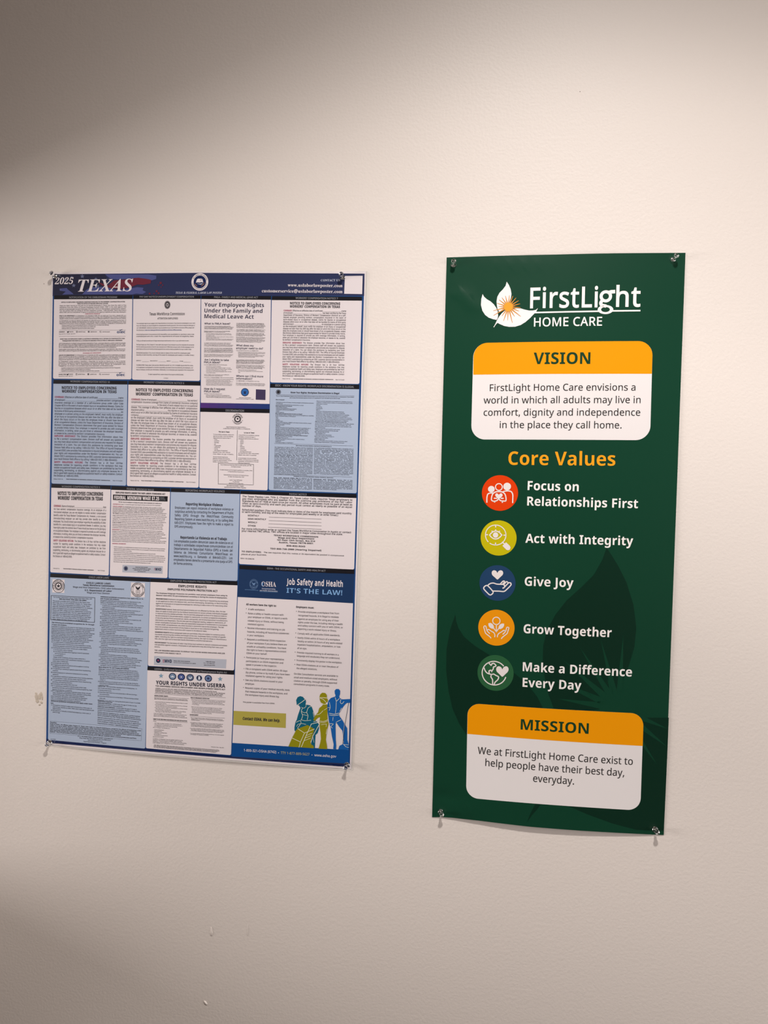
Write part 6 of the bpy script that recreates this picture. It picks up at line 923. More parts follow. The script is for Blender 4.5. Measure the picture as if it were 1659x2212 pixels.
piece(2,'body_text','',[
('B','ink',4,'R',0,3.43,-141.4,681.2,-9.2,680.7,-141.6,612.2,15,'j','red',"{COVERAGE:} (Name of employer) _ has workers'\ncompensation insurance coverage from (name of commercial insurance company)\n_ in the event of work-related injury or occupational\ndisease. This coverage is effective from (effective date of workers' compensation\ninsurance policy) _ Any injuries or occupational diseases\nwhich occur on or after that date will be handled by (name of commercial insurance\ncompany) _ An employee or a person acting\non the employee's behalf, must notify the employer of an injury or occupational\ndisease not later than the 30th day after the date on which the injury occurs or\nthe date the employee knew or should have known of an occupational disease,\nunless the Texas Department of Insurance, Division of Workers' Compensation\n(Division) determines that good cause existed for failure to provide timely notice.\nYour employer is required to provide you with coverage information, in writing,\nwhen you are hired or whenever the employer becomes, or ceases to be, covered\nby workers' compensation insurance."),
('B','ink',4,'R',0,3.44,-141.1,606.3,-9.6,606.7,-140.9,566.1,9,'j','red',"{EMPLOYEE ASSISTANCE:} The Division provides free information about how\nto file a workers' compensation claim. Division staff will answer any questions\nyou may have about workers' compensation and process any requests for dispute\nresolution of a claim. You can obtain this assistance by contacting your local\nDivision field office or by calling 1-800-252-7031. The Office of Injured Employee\nCounsel (OIEC) also provides free assistance to injured employees and will explain\nyour rights and responsibilities under the Workers' Compensation Act. You can\nobtain OIEC's assistance by contacting an OIEC customer service representative in\nyour local Division field office or by calling 1-866-EZE-OIEC (1-866-393-6432)."),
('B','ink',4,'R',0,3.45,-140.8,560.3,-9.1,561.3,-140.9,535.7,6,'j','red','{SAFETY VIOLATIONS HOTLINE:} The Division has a 24 hour toll-free\ntelephone number for reporting unsafe conditions in the workplace that may\nviolate occupational health and safety laws. Employers are prohibited by law from\nsuspending, terminating, or discriminating against any employee because he or\nshe in good faith reports an alleged occupational health or safety violation. Contact\nthe Division at 1-800-452-9595.'),
('T','ink',4,'R',0,1.73,-139.7,527.5,-123,527.5,'Notice 6 (01/13)'),
('T','ink',4,'B',0,1.72,-118.3,527.8,-33.5,527.8,"TEXAS DEPARTMENT OF INSURANCE, DIVISION OF WORKERS' COMPENSATION"),
('T','ink',4,'R',0,1.71,-27.9,527.9,-9.7,527.9,'Rule 110.101(e)(1)')])
piece(1,'notice_panel','',[
('P','white',2,[-3.6,662.1,130.1,662.3,130.4,521.2,130.2,520,129.5,519,128.5,518.4,127.4,518.2,0.7,518.4,-0.4,518.7,-1.4,519.3,-2.1,520.3,-2.3,521.4])])
piece(2,'title_bar','black title strip',[
('P','bar',3,[-3.6,669.1,130.3,669.3,130.1,661.9,-3.6,661.7]),
('T','bartext',4,'R',0,3.56,45.9,663.5,81.1,663.4,'DISCRIMINATION')])
piece(2,'seal','round black state seal',[
('C','ink',4,'B',0,2.57,69.2,649.7,7.77,168,12,'TEXAS WORKFORCE'),
('C','ink',4,'B',0,2.57,69.2,649.7,7.77,-150,-30,'COMMISSION'),
('E','ink',4,69.2,649.7,6.75,6.52,0.93,0,360),
('E','ink',4,69.2,649.7,5.93,5.73,0.72,0,360),
('P','ink',4,[69.1,653.1,69.9,651.3,71.9,651.2,70.4,650,71,648.1,69.3,649.2,67.6,648,68.1,649.9,66.5,651.1,68.5,651.2]),
('P','ink',4,[59.9,647.6,60.1,646.9,60.9,646.9,60.3,646.4,60.5,645.8,59.9,646.1,59.3,645.7,59.5,646.4,58.9,646.8,59.6,646.9]),
('P','ink',4,[78.7,648,79,647.3,79.7,647.3,79.1,646.8,79.3,646.2,78.7,646.6,78.1,646.2,78.3,646.8,77.7,647.3,78.5,647.3])])
piece(2,'body_text','',[
('T','ink',4,'B',0,1.39,48.1,633.8,87.6,633.9,'Equal Employment Opportunity is ...'),
('T','ink',4,'B',0,1.39,42,630.9,95.9,630.9,'La Igualdad de Oportunidades en el Empleo es ...'),
('T','ink',4,'B',0,2.18,33.1,624,54.1,624,'The Law in Texas'),
('T','ink',4,'B',0,2.17,82.2,623.5,102.2,623.6,'La Ley en Texas'),
('P','ink',4,[68.8,628.9,69.4,629,69.8,572.9,69.2,572.8]),
('B','ink',4,'R',0,1.59,22.7,619.3,62.9,619.3,22.9,612.8,3,'l','','The law prohibits employers, employment agencies and labor unions from denying equal employment opportunities in:'),
('B','ink',4,'R',0,1.69,25.2,610.2,51.4,610.3,25.3,589,8,'n','','hiring\npromotion\ndischarge\npay\nfringe benefits\nmembership\ntraining\nother aspects of employment'),
('P','ink',4,[22.9,611.6,23.2,611.6,23.2,611,22.9,611]),
('P','ink',4,[72.3,611.2,72.6,611.2,72.6,610.6,72.3,610.6]),
('P','ink',4,[23,608.5,23.3,608.5,23.3,607.9,23,607.9]),
('P','ink',4,[72.4,608.1,72.7,608.1,72.7,607.5,72.4,607.5]),
('P','ink',4,[23.1,605.4,23.4,605.4,23.4,604.8,23.1,604.8]),
('P','ink',4,[72.5,604.9,72.8,604.9,72.8,604.4,72.5,604.3]),
('P','ink',4,[23.1,602.3,23.4,602.3,23.5,601.7,23.1,601.7]),
('P','ink',4,[72.5,601.8,72.8,601.8,72.9,601.2,72.6,601.2]),
('P','ink',4,[23.2,599.3,23.5,599.3,23.5,598.7,23.2,598.7]),
('P','ink',4,[72.6,598.7,72.9,598.7,72.9,598.1,72.6,598.1]),
('P','ink',4,[23.3,596.2,23.6,596.2,23.6,595.6,23.3,595.6]),
('P','ink',4,[72.7,595.5,73,595.6,73,595,72.7,595]),
('P','ink',4,[23.4,593.1,23.7,593.1,23.7,592.5,23.4,592.5]),
('P','ink',4,[72.8,592.4,73.1,592.4,73.1,591.8,72.8,591.8]),
('P','ink',4,[23.4,590,23.7,590,23.8,589.4,23.5,589.4]),
('P','ink',4,[72.9,589.3,73.2,589.3,73.2,588.7,72.9,588.7]),
('B','ink',4,'R',0,1.59,22.9,585.9,63.3,586,23,582.5,2,'l','','because of race, color, national origin, religion, sex, age, or disability.'),
('B','ink',4,'R',0,1.59,23.1,577.1,59.8,577.1,23,567.8,4,'l','','The law Protects Applicants Referred, Persons Participating Programs, Apprenticeship, Trainee Validity, and Family Violence.'),
('B','ink',4,'R',0,1.58,71.9,619.1,111.8,619.1,71.8,612.6,3,'l','','La ley prohíbe a los empleadores, agencias de empleo y sindicatos de negar la igualdad de oportunidades de empleo en:'),
('B','ink',4,'R',0,1.68,75.4,609.9,97.4,609.8,75.1,588.1,8,'n','','empleo\nascenso\ndespido\npago\nbeneficios\nmembresía\nentrenamiento\notros aspectos del empleo'),
('B','ink',4,'R',0,1.59,72.2,585.2,111.9,585.3,72,582,2,'l','','por causa de raza, color, nacionalidad, religión, sexo, edad o incapacidad.'),
('B','ink',4,'R',0,1.59,72.2,576.1,112.2,576.2,72.2,567,4,'l','','La ley protege a los que solicitan empleo, participantes en programas, aprendices, entrenamiento y los que informan violaciones.'),
('L','ink',4,0.6,1,[34,566.1,102.1,565.8,102.7,527.4,34.7,527.2]),
('B','ink',4,'R',0,1.59,37.1,562.6,99.7,562.6,38,528.3,12,'c','','If you believe you have been discriminated against, call: TWC\nCivil Rights Division\n \nSi usted cree que se le ha negado igualdad en su empleo, llame\nal Texas Workforce Commission\n \nTexas Workforce Commission Civil Rights Division\n101 East 15th Street, Room 144T\n \nAustin, Texas 78778-0001\n512-463-2642\n888-452-4778 (in Texas only)'),
('T','ink',4,'B',0,1.39,51.5,524,84.4,524,'Equal Opportunity Employer / Programs'),
('T','ink',4,'B',0,1.39,46.9,521,88.6,520.8,'Igualdad de Oportunidad en Empleo / Programas')])
piece(1,'notice_panel','pale blue notice panel',[
('P','paleblue',2,[130,709.4,297.2,709.5,298.6,521.3,298.4,520.2,297.7,519.2,296.7,518.6,295.6,518.3,135.4,518.8,134.3,519,133.3,519.7,132.6,520.7,132.4,521.8])])
piece(2,'title_bar','black title strip',[
('P','bar',3,[130.3,716.5,297.4,717.3,297.2,709.1,130.1,709]),
('T','bartext',4,'R',0,3.51,139.9,711.7,287.7,711.3,'EEOC - KNOW YOUR RIGHTS: WORKPLACE DISCRIMINATION IS ILLEGAL')])
piece(2,'seal','',[
('E','ink',4,146,701.4,4.64,4.31,0.8,0,360),
('E','ink',4,146,701.4,3.02,2.94,0.3,0,360),
('P','ink',4,[146,703.4,146.5,702.1,147.9,702.1,146.8,701.2,147.2,699.9,146,700.6,144.9,699.8,145.2,701.2,144.1,702,145.5,702.1])])
piece(2,'heading','',[
('T','ink',4,'B',0,2.92,169.4,699.5,260.5,699.4,'Know Your Rights: Workplace Discrimination is Illegal')])
piece(2,'body_text','',[
('P','ink',4,[141.7,696.5,288.6,696.8,288.6,696.5,141.7,696.1]),
('P','ink',4,[140.6,606,289,605.3,289,605,140.6,605.7]),
('P','ink',4,[141.4,548.2,288.8,547.9,288.8,547.6,141.4,547.9]),
('B','ink',4,'B',0,1.37,141.8,693.3,288.3,693.7,141.9,690.4,2,'c','',"The U.S. Equal Employment Opportunity Commission (EEOC) enforces Federal laws that protect you from discrimination in employment. If you believe\nyou've been discriminated against at work or in applying for a job, the EEOC may be able to help."),
('B','ink',4,'R',0,1.57,141.2,686.4,213.8,685.8,141.8,607.4,35,'n','ink',"{Who is Protected?}\n \n• Employees (current and former), including managers and temporary employees\n• Job applicants\n• Union members and applicants for membership in a union\n{What Organizations are Covered?}\n• Most private employers\n• State and local governments (as employers)\n• Educational institutions (as employers)\n• Unions\n• Staffing agencies\n{What Types of Employment Discrimination are Illegal?}\nUnder the EEOC's laws, an employer may not discriminate against you, regardless\nof your immigration status, on the bases of:\n• Race\n• Color\n• Religion\n• National origin\n• Sex (including pregnancy, childbirth, and related medical conditions, sexual\n  orientation, or gender identity)\n• Age (40 and older)\n• Disability\n• Genetic information (including employer requests for, or purchase, use, or\n  disclosure of genetic tests, genetic services, or family medical history)\n• Retaliation for filing a charge, reasonably opposing discrimination, or\n  participating in a discrimination lawsuit, investigation, or proceeding\n• Interference, coercion, or threats related to exercising rights regarding\n  disability discrimination or pregnancy accommodation\n{What Employment Practices can be Challenged as Discriminatory?}\nAll aspects of employment, including:\n• Discharge, firing, or lay-off\n• Harassment (including unwelcome verbal or physical conduct)\n• Hiring or promotion\n• Assignment\n• Pay (unequal wages or compensation)"),
('B','ink',4,'R',0,1.56,217.4,685.3,289.9,684.8,216.4,609.7,29,'n','ink',"• Failure to provide reasonable accommodation for a disability; pregnancy,\n  childbirth, or related medical condition; or a sincerely-held religious belief\n  observance or practice\n• Benefits\n• Job training\n• Classification\n• Referral\n• Obtaining or disclosing genetic information of employees\n• Requesting or disclosing medical information of employees\n• Conduct that might reasonably discourage someone from opposing\n  discrimination, filing a charge, or participating in an investigation\n• Conduct that coerces, intimidates, threatens, or interferes with someone\n  exercising their rights, or someone assisting or encouraging someone else\n  to exercise rights, regarding disability discrimination or pregnancy\n{What can You Do if You Believe Discrimination has Occurred?}\nContact the EEOC promptly if you suspect discrimination. Do not delay, because\nthere are strict time limits for filing a charge of discrimination (180 or 300\ndays, depending on where you live or work). You can reach the EEOC in any\nof the following ways:\n{Submit} an inquiry through the EEOC's public portal:\n  https://publicportal.eeoc.gov/Portal/Login.aspx\n{Call} 1-800-669-4000 (toll free)\n  1-800-669-6820 (TTY)\n  1-844-234-5122 (ASL video phone)\n{Visit} an EEOC field office (information at\n  www.eeoc.gov/field-office)\n{E-Mail} info@eeoc.gov\nAdditional information about the EEOC, including information about\nfiling a charge of discrimination, is available at www.eeoc.gov."),
('T','ink',4,'B',0,1.47,182,602.3,249.1,601.9,'EMPLOYERS HOLDING FEDERAL CONTRACTS OR SUBCONTRACTS'),
('B','ink',4,'R',0,1.58,141.6,598.5,214.4,598.5,141.8,548.6,22,'j','ink',"The Department of Labor's Office of Federal Contract Compliance Programs (OFCCP) enforces the nondiscrimination and affirmative action commitments of companies doing business with the Federal Government. If you are applying for a job with, or are an employee of, a company with a Federal contract or subcontract, you are protected under Federal law from discrimination on the following bases: {Race, Color, Religion, Sex, Sexual Orientation, Gender Identity, National Origin} Executive Order 11246, as amended, prohibits employment discrimination by Federal contractors based on race, color, religion, sex, sexual orientation, gender identity, or national origin, and requires affirmative action to ensure equality of opportunity in all aspects of employment. {Asking About, Disclosing, or Discussing Pay} Executive Order 11246, as amended, protects applicants and employees of Federal contractors from discrimination based on inquiring about, disclosing, or discussing their compensation or the compensation of other applicants or employees. {Disability} Section 503 of the Rehabilitation Act of 1973, as amended, protects qualified individuals with disabilities from discrimination in hiring, promotion, discharge, pay, fringe benefits, job training, classification, referral, and other aspects of employment by Federal contractors. Disability discrimination includes not making reasonable accommodation to the known physical or mental limitations."),
('B','ink',4,'R',0,1.57,216.4,598.7,290.2,598.5,217.3,551.1,21,'j','ink',"of an otherwise qualified individual with a disability who is an applicant or employee, barring undue hardship to the employer. {Protected Veteran Status} The Vietnam Era Veterans' Readjustment Assistance Act of 1974, as amended, 38 U.S.C. 4212, prohibits employment discrimination against, and requires affirmative action to recruit, employ, and advance in employment, disabled veterans, recently separated veterans, active duty wartime or campaign badge veterans, or Armed Forces service medal veterans. {Retaliation} Retaliation is prohibited against a person who files a complaint of discrimination, participates in an OFCCP proceeding, or otherwise opposes discrimination by Federal contractors under these Federal laws. Any person who believes a contractor has violated its nondiscrimination or affirmative action obligations under OFCCP's authorities should contact immediately: The Office of Federal Contract Compliance Programs (OFCCP) U.S. Department of Labor, 200 Constitution Avenue, N.W. Washington, D.C. 20210, 1-800-397-6251 (toll-free). If you are deaf, hard of hearing, or have a speech disability, please dial 7-1-1 to access telecommunications relay services."),
('T','ink',4,'B',0,1.47,179.2,545.2,253.8,544.7,'PROGRAMS OR ACTIVITIES RECEIVING FEDERAL FINANCIAL ASSISTANCE'),
('B','ink',4,'R',0,1.58,141.5,541.5,214.4,541.9,141.9,521.9,10,'j','ink','{Race, Color, National Origin, Sex} In addition to the protections of Title VII of the Civil Rights Act of 1964, as amended, Title VI of the Civil Rights Act of 1964, as amended, prohibits discrimination on the basis of race, color or national origin in programs or activities receiving Federal financial assistance. Employment discrimination is covered by Title VI if the primary objective of the financial assistance is provision of employment, or where employment discrimination causes or may cause discrimination in providing services under such programs.'),
('B','ink',4,'R',0,1.57,216.8,540.8,290,540.7,217.3,522.9,9,'j','ink','{Individuals with Disabilities} Section 504 of the Rehabilitation Act of 1973, as amended, prohibits employment discrimination on the basis of disability in any program or activity which receives Federal financial assistance in the federal government, public or private agency. Discrimination is prohibited in all aspects of employment against persons with disabilities who, with or without reasonable accommodation, can perform the essential functions of the job.')])
piece(1,'notice_panel','',[
('P','white',2,[-302.9,509.8,-180.1,510.7,-180.5,346.7,-180.7,345.6,-181.4,344.6,-182.4,343.9,-183.5,343.7,-299.6,344,-300.7,344.2,-301.7,344.9,-302.4,345.9,-302.6,347])])
piece(2,'title_bar','black title strip',[
('P','bar',3,[-302.6,516.7,-179.8,517.1,-180,509.9,-302.9,509.2]),
('T','bartext',4,'R',0,3.3,-281,510.7,-201.9,511.5,"WORKERS' COMPENSATION NOTICE 5")])
piece(2,'heading','',[
('T','ink',4,'B',-0.012,6.6,-289.2,495.6,-195.4,497.2,'NOTICE TO EMPLOYEES CONCERNING'),
('T','ink',4,'B',-0.012,6.61,-289,486.6,-195.7,488.1,"WORKERS' COMPENSATION IN TEXAS")])
piece(2,'body_text','',[
('B','ink',4,'R',0,3.72,-297.2,472.3,-188.4,473.5,-297.1,412.1,11,'j','red',"{COVERAGE:} (Name of employer) _ does\nnot have workers' compensation insurance coverage. As an employee of a\nnon-covered employer, you are not eligible to receive workers' compensation\nbenefits under the Texas Workers' Compensation Act. However, a non-covered\n(non-subscribing) employer can and may provide other benefits to injured\nemployees. You should contact your employer regarding the availability of other\nbenefits for a work-related injury or occupational disease. In addition, you may\nhave rights under the common law of Texas should you have an on the job injury\nor occupational disease. Your employer is required to provide you with coverage\ninformation, in writing, when you are hired or whenever the employer becomes,\nor ceases to be, covered by workers' compensation insurance."),
('B','ink',4,'R',0,3.73,-297,404.9,-187.9,406.2,-297.3,374.2,6,'j','red','{SAFETY VIOLATIONS HOTLINE:} The Division has a 24 hour toll-free telephone\nnumber for reporting unsafe conditions in the workplace that may violate\noccupational health and safety laws. Employers are prohibited by law from\nsuspending, terminating, or discriminating against any employee because he or\nshe in good faith reports an alleged occupational health or safety violation. Contact\nthe Division at 1-800-452-9595.'),
('T','ink',4,'R',0,1.77,-296.1,351.2,-283.6,351.3,'Notice 5 (01/13)'),
('T','ink',4,'B',0,1.57,-275.2,351.7,-211.9,351.6,"TEXAS DEPARTMENT OF INSURANCE, DIVISION OF WORKERS' COMPENSATION"),
('T','ink',4,'R',0,1.75,-203,351.6,-188.9,351.7,'Rule 110.101(e)(2)')])
piece(1,'notice_panel','',[
('P','white',2,[-178.8,509.7,-59.9,509.8,-61.4,347.4,-61.7,346.3,-62.3,345.3,-63.4,344.6,-64.5,344.4,-175.4,343.3,-176.5,343.5,-177.6,344.1,-178.2,345.1,-178.4,346.2])])
piece(2,'title_bar','black title strip',[
('P','bar',3,[-178.5,516.7,-59.8,516.3,-59.8,509.2,-178.8,509.2]),
('T','bartext',4,'R',0,3.65,-146.9,510.4,-92.4,509.5,'FEDERAL MINIMUM WAGE')])
piece(2,'wage_bar','black bar with white wage lettering',[
('P','bar',3,[-174.9,500.2,-64.3,500.5,-64.5,490.5,-174.7,489.8]),
('T','white',4,'B',0,6.34,-172.3,491.6,-81.2,492.3,'FEDERAL MINIMUM WAGE $7.25'),
('B','bartext',4,'R',0,1.53,-79.7,497.7,-68.8,497.5,-79.6,492.7,3,'l','','PER HOUR\nBEGINNING\nJULY 24, 2009')])
piece(2,'heading','',[
('T','ink',4,'B',0,3.07,-169.4,502.7,-69.3,503,'EMPLOYEE RIGHTS UNDER THE FAIR LABOR STANDARDS ACT')])
piece(2,'body_text','',[
('T','ink',4,'B',0,1.73,-163.3,485.4,-76,485.5,'The law requires employers to display this poster where employees can readily see it.'),
('B','ink',4,'R',0,1.74,-174.9,480.9,-77.9,481.6,-174.9,480.9,1,'l','red','{OVERTIME PAY} At least 1 1/2 times the regular rate of pay for all hours worked over 40 in a workweek.'),
('B','ink',4,'R',0,1.74,-174.9,476.7,-65.2,477.3,-175.1,466.2,5,'l','red','{CHILD LABOR} An employee must be at least 16 years old to work in most non-farm jobs and at least 18 to work in non-farm jobs declared hazardous by the Secretary of Labor. Youths 14 and 15 years old may work outside school hours in various non-manufacturing, non-mining, non-hazardous jobs with certain work hours restrictions. Different rules apply in agricultural employment.'),
('B','ink',4,'R',0,1.74,-175,463.1,-65.5,463.5,-174.9,449.2,5,'l','ink',"{TIP CREDIT} Employers of tipped employees who meet certain conditions may claim a partial wage credit based on tips received by their employees. Employers must pay tipped employees a cash wage of at least $2.13 per hour if they claim a tip credit against their minimum wage obligation. If an employee's tips combined with the employer's cash wage of at least $2.13 per hour do not equal the minimum hourly wage, the employer must make up the difference."),
('B','ink',4,'R',0,1.74,-174.9,445.7,-71.7,446.4,-174.9,436,4,'l','ink',"{PUMP AT WORK} The FLSA requires employers to provide reasonable break time for a nursing employee to express breast milk for their nursing child for one year after the child's birth each time the employee needs to express breast milk. Employers must provide a place, other than a bathroom, that is shielded from view and free from intrusion from coworkers and the public."),
('B','ink',4,'R',0,1.74,-175.2,432.1,-65.8,432.5,-174.8,409.9,8,'l','red',"{ENFORCEMENT} The Department has authority to recover back wages and an equal amount in liquidated damages in instances of minimum wage, overtime, and other violations. The Department may litigate and/or recommend criminal prosecution. Employers may be assessed civil money penalties for each willful or repeated violation of the minimum wage or overtime pay provisions of the law. Civil money penalties may also be assessed for violations of the FLSA's child labor provisions. Heightened civil money penalties may be assessed for each child labor violation that results in the death or serious injury of any minor employee, and such assessments may be doubled when the violations are determined to be willful or repeated. The law also prohibits retaliating against or discharging workers who file a complaint or participate in any proceeding under the FLSA."),
('T','red',4,'B',0,1.74,-174.7,405,-146.8,405.4,'ADDITIONAL INFORMATION'),
('B','ink',4,'R',0,1.75,-172.1,398.7,-66.1,399.2,-172.4,370.2,9,'l','','• Certain occupations and establishments are exempt from the minimum wage, and/or overtime pay provisions.\n• Special provisions apply to workers in American Samoa, the Commonwealth of the Northern Mariana Islands,\n  and the Commonwealth of Puerto Rico.\n• Some state laws provide greater employee protections; employers must comply with both.\n• Some employers incorrectly classify workers as "independent contractors" when they are actually employees\n  under the FLSA. It is important to know the difference between the two because employees (unless exempt) are\n  entitled to the FLSA\'s minimum wage and overtime pay protections and correctly classified contractors are not.\n• Certain full-time students, student learners, apprentices, and workers with disabilities may be paid less than\n  the minimum wage under special certificates issued by the Department of Labor.')])
piece(2,'footer_strip','grey strip with department seal',[
('P','graypanel',3,[-152.7,365.6,-71.4,366.7,-71.5,352.2,-152.9,351.3]),
('E','sealnavy',4,-145.9,359,4.3,4.46,0,0,360),
('E','graypanel',5,-145.9,359,3.48,3.68,0.9,0,360),
('B','ink',4,'B',0,1.55,-132.2,361.5,-95.6,362.1,-132,353.4,4,'c','','WAGE AND HOUR DIVISION\nUNITED STATES DEPARTMENT OF LABOR\n1-866-487-9243  TTY: 1-877-889-5627\nwww.dol.gov/whd'),
('T','sealnavy',4,'B',0,5.01,-86.4,357.9,-74.3,357.9,'WHD'),
('P','red',4,[-88.7,362.4,-86.9,362.5,-86.9,361.7,-88.7,361.7]),
('P','red',4,[-88.7,360.7,-86.9,360.8,-86.8,360,-88.7,359.9]),
('P','red',4,[-88.6,359,-86.8,359,-86.8,358.3,-88.6,358.2])])
piece(1,'notice_panel','pale blue notice panel',[
('P','paleblue',2,[-58.4,509.5,77.1,510.3,76.7,348.5,76.5,347.4,75.8,346.4,74.8,345.7,73.7,345.5,-56.4,344.2,-57.5,344.4,-58.5,345,-59.2,346,-59.4,347.1])])
piece(2,'title_bar','black title strip',[
('P','bar',3,[-58.3,516.3,77.5,517.1,77.2,509.8,-58.4,509]),
('T','bartext',4,'R',0,3.67,-29.1,511,47.7,511.6,'REPORTING WORKPLACE VIOLENCE')])
piece(2,'heading','',[
('T','ink',4,'B',-0.01,4.9,-27.9,484.9,44.2,485.3,'Reporting Workplace Violence')])
piece(2,'heading','',[
('T','ink',4,'B',-0.01,4.91,-37.1,421.1,54.1,421.7,'Reportando La Violencia en el Trabajo')])
piece(2,'body_text','',[
('B','ink',4,'R',0.004,4.4,-49.7,477.4,66,478.2,-49.5,441.7,6,'j','','Employees can report instances of workplace violence or\nsuspicious activity by contacting the Department of Public\nSafety (DPS) through the iWatchTexas Community\nReporting System at www.iwatchtx.org, or by calling 844-\n643-2251. Employees have the right to make a report to\nDPS anonymously.')])
piece(2,'body_text','',[
('B','ink',4,'R',0.004,4.41,-49.7,413.8,66.2,414.6,-49.8,371.2,7,'j','','Los empleados pueden denunciar casos de violencia en el\ntrabajo o actividades sospechosas comunicándose con el\nDepartamento de Seguridad Pública (DPS) a través del\nSistema de Informes Comunitarios iWatchTexas en\nwww.iwatchtx.org, o llamando al 844-643-2251. Los\nempleados tienen derecho a presentarle una queja al DPS\nde forma anónima.')])
piece(1,'notice_panel','',[
('P','white',2,[78.2,510.2,298.3,510,298.2,379.9,298,378.8,297.3,377.8,296.3,377.1,295.2,376.9,81.9,377.8,80.8,378,79.8,378.7,79.1,379.7,78.9,380.8])])
piece(2,'title_bar','black title strip',[
('P','bar',3,[78.5,515.6,298.2,516.9,298.3,509.4,78.2,509.6]),
('T','bartext',4,'R',0,3.35,172.1,510.9,204.9,511,'PAYDAY NOTICE')])
piece(2,'body_text','',[
('B','ink',4,'R',0.01,3.18,82.3,503.8,291.1,504.1,82.3,486.2,5,'j','','The Texas Payday Law, Title 2, Chapter 61, Texas Labor Code, requires Texas employers to\npay their employees who are exempt from the overtime pay provisions of the Fair Labor\nStandards Act of 1938 at least once per month. All other employees must be paid at least as\noften as semi-monthly and each pay period must consist as nearly as possible of an equal\nnumber of days.'),
('B','ink',4,'R',0.01,3.19,82.5,478.7,290.5,479,82,474.7,2,'j','','Scheduled paydays: (You must indicate date or dates of the month for employees paid monthly\nor semi-monthly, and day of the week for employees paid weekly or at other times.)'),
('T','ink',4,'R',0.01,2.98,93.8,468.5,115.5,468.5,'MONTHLY'),
('P','ink',4,[134.2,468.6,234.1,468.3,234.1,467.8,134.2,468.1]),
('T','ink',4,'R',0.01,2.98,94,462,129.1,462.5,'SEMI-MONTHLY'),
('P','ink',4,[134,462,234.3,461.8,234.3,461.3,134,461.5]),
('T','ink',4,'R',0.01,2.99,94.2,455.8,112.2,455.7,'WEEKLY'),
('P','ink',4,[133.7,455.9,234.5,455.7,234.5,455.2,133.8,455.4]),
('T','ink',4,'R',0.01,2.99,94.3,449.4,109.3,449.2,'OTHER'),
('P','ink',4,[133.5,449.5,234.7,449.4,234.7,448.9,133.5,449]),
('B','ink',4,'R',0.01,3.19,82.6,443,290.6,444.1,82.5,439,2,'j','','For more information write or contact the Texas Workforce Commission in Austin or contact\nyour nearest TWC office. TWC offices are located in major cities throughout the state.'),
('T','ink',4,'B',0,2.87,144.5,433.2,228.9,433.4,'TEXAS WORKFORCE COMMISSION'),
('T','ink',4,'B',0,2.87,152.5,429,221.6,429.5,'Wage and Hour Department'),
('T','ink',4,'B',0,2.87,150.8,424.7,223.4,425.1,'101 East 15th Street, Rm 514'),
('T','ink',4,'B',0,2.87,154.4,420.3,219.3,420.8,'Austin, Texas 78778-0001'),
('T','ink',4,'B',0,2.87,169.3,414.6,204.8,414.6,'800-832-9243'),
('T','ink',4,'B',0,2.87,138.3,407.9,235.7,408.4,'TDD 800-735-2989 (Hearing Impaired)'),
('T','ink',4,'B',0,2.79,83.5,400.4,121.4,400.6,'TO EMPLOYERS:'),
('T','ink',4,'K',0,2.57,126.1,400.6,278.4,400.7,'The law requires that this notice or its equivalent be posted in conspicuous'),
('T','ink',4,'K',0,2.59,82.8,395.2,131.7,395.9,'places at your business.'),
('T','ink',4,'R',0,2.2,81.4,387.5,108,387.5,'WH-18 (0823)')])
piece(1,'notice_panel','pale blue notice panel',[
('P','paleblue',2,[-302.6,334.7,-96.5,336.1,-99.2,14.6,-99.4,13.5,-100.1,12.5,-101.1,11.8,-102.2,11.6,-299.3,12.4,-300.4,12.7,-301.5,13.3,-302.1,14.4,-302.3,15.5])])
piece(2,'title_bar','black title strip',[
('P','bar',3,[-301.9,341.8,-96.3,342.6,-96.5,335.3,-302.6,334.4]),
('T','bartext',4,'R',0,3.5,-221.3,336.7,-180.2,337.4,'CHILD LABOR LAWS')])
piece(2,'seal','round state seal on a white square',[
('P','white',3,[-297.5,330.7,-272.1,331,-272.1,305,-297.7,304.6]),
('E','ink',4,-284.7,317.9,13,13.2,0.93,0,360),
('E','ink',4,-284.7,317.9,9,9.3,0.93,0,360),
('C','ink',4,'B',0,2.42,-284.7,317.9,9.6,215,-35,'THE STATE OF TEXAS'),
('P','ink',4,[-284.8,322.4,-283.5,319.5,-280.2,319.6,-282.8,317.5,-281.8,314.5,-284.7,316.1,-287.5,314.2,-286.6,317.3,-289.3,319.1,-285.9,319.4]),
('E','ink',4,-284.7,317.9,7.2,7.44,0.72,0,360)])
piece(2,'seal','round department seal on a white square',[
('P','white',3,[-134.7,332.4,-106.4,332.8,-106.6,305,-134.7,304.8]),
('E','ink',4,-120.5,319,13.87,14.09,0.95,0,360),
('E','ink',4,-120.5,319,10.4,10.61,0.95,0,360),
('C','ink',4,'B',0,2.01,-120.5,319,10.98,160,20,'DEPARTMENT OF LABOR'),
('C','ink',4,'B',0,2.01,-120.5,319,10.98,-165,-15,'UNITED STATES OF AMERICA'),
('P','ink',4,[-126.1,326,-122.8,324.3,-120.6,322.6,-118.3,324.6,-115.1,326.6,-117.3,321,-119.2,319,-121.9,318.9,-123.8,320.6]),
('L','ink',4,0.6,1,[-123.8,317.5,-116.5,317.9,-116.7,311.3,-120.3,309.6,-124,310.9]),
('L','ink',4,0.5,0,[-120.5,317.7,-120.4,310.4]),
('L','ink',4,0.5,0,[-123.3,314.2,-117.2,314.5])])
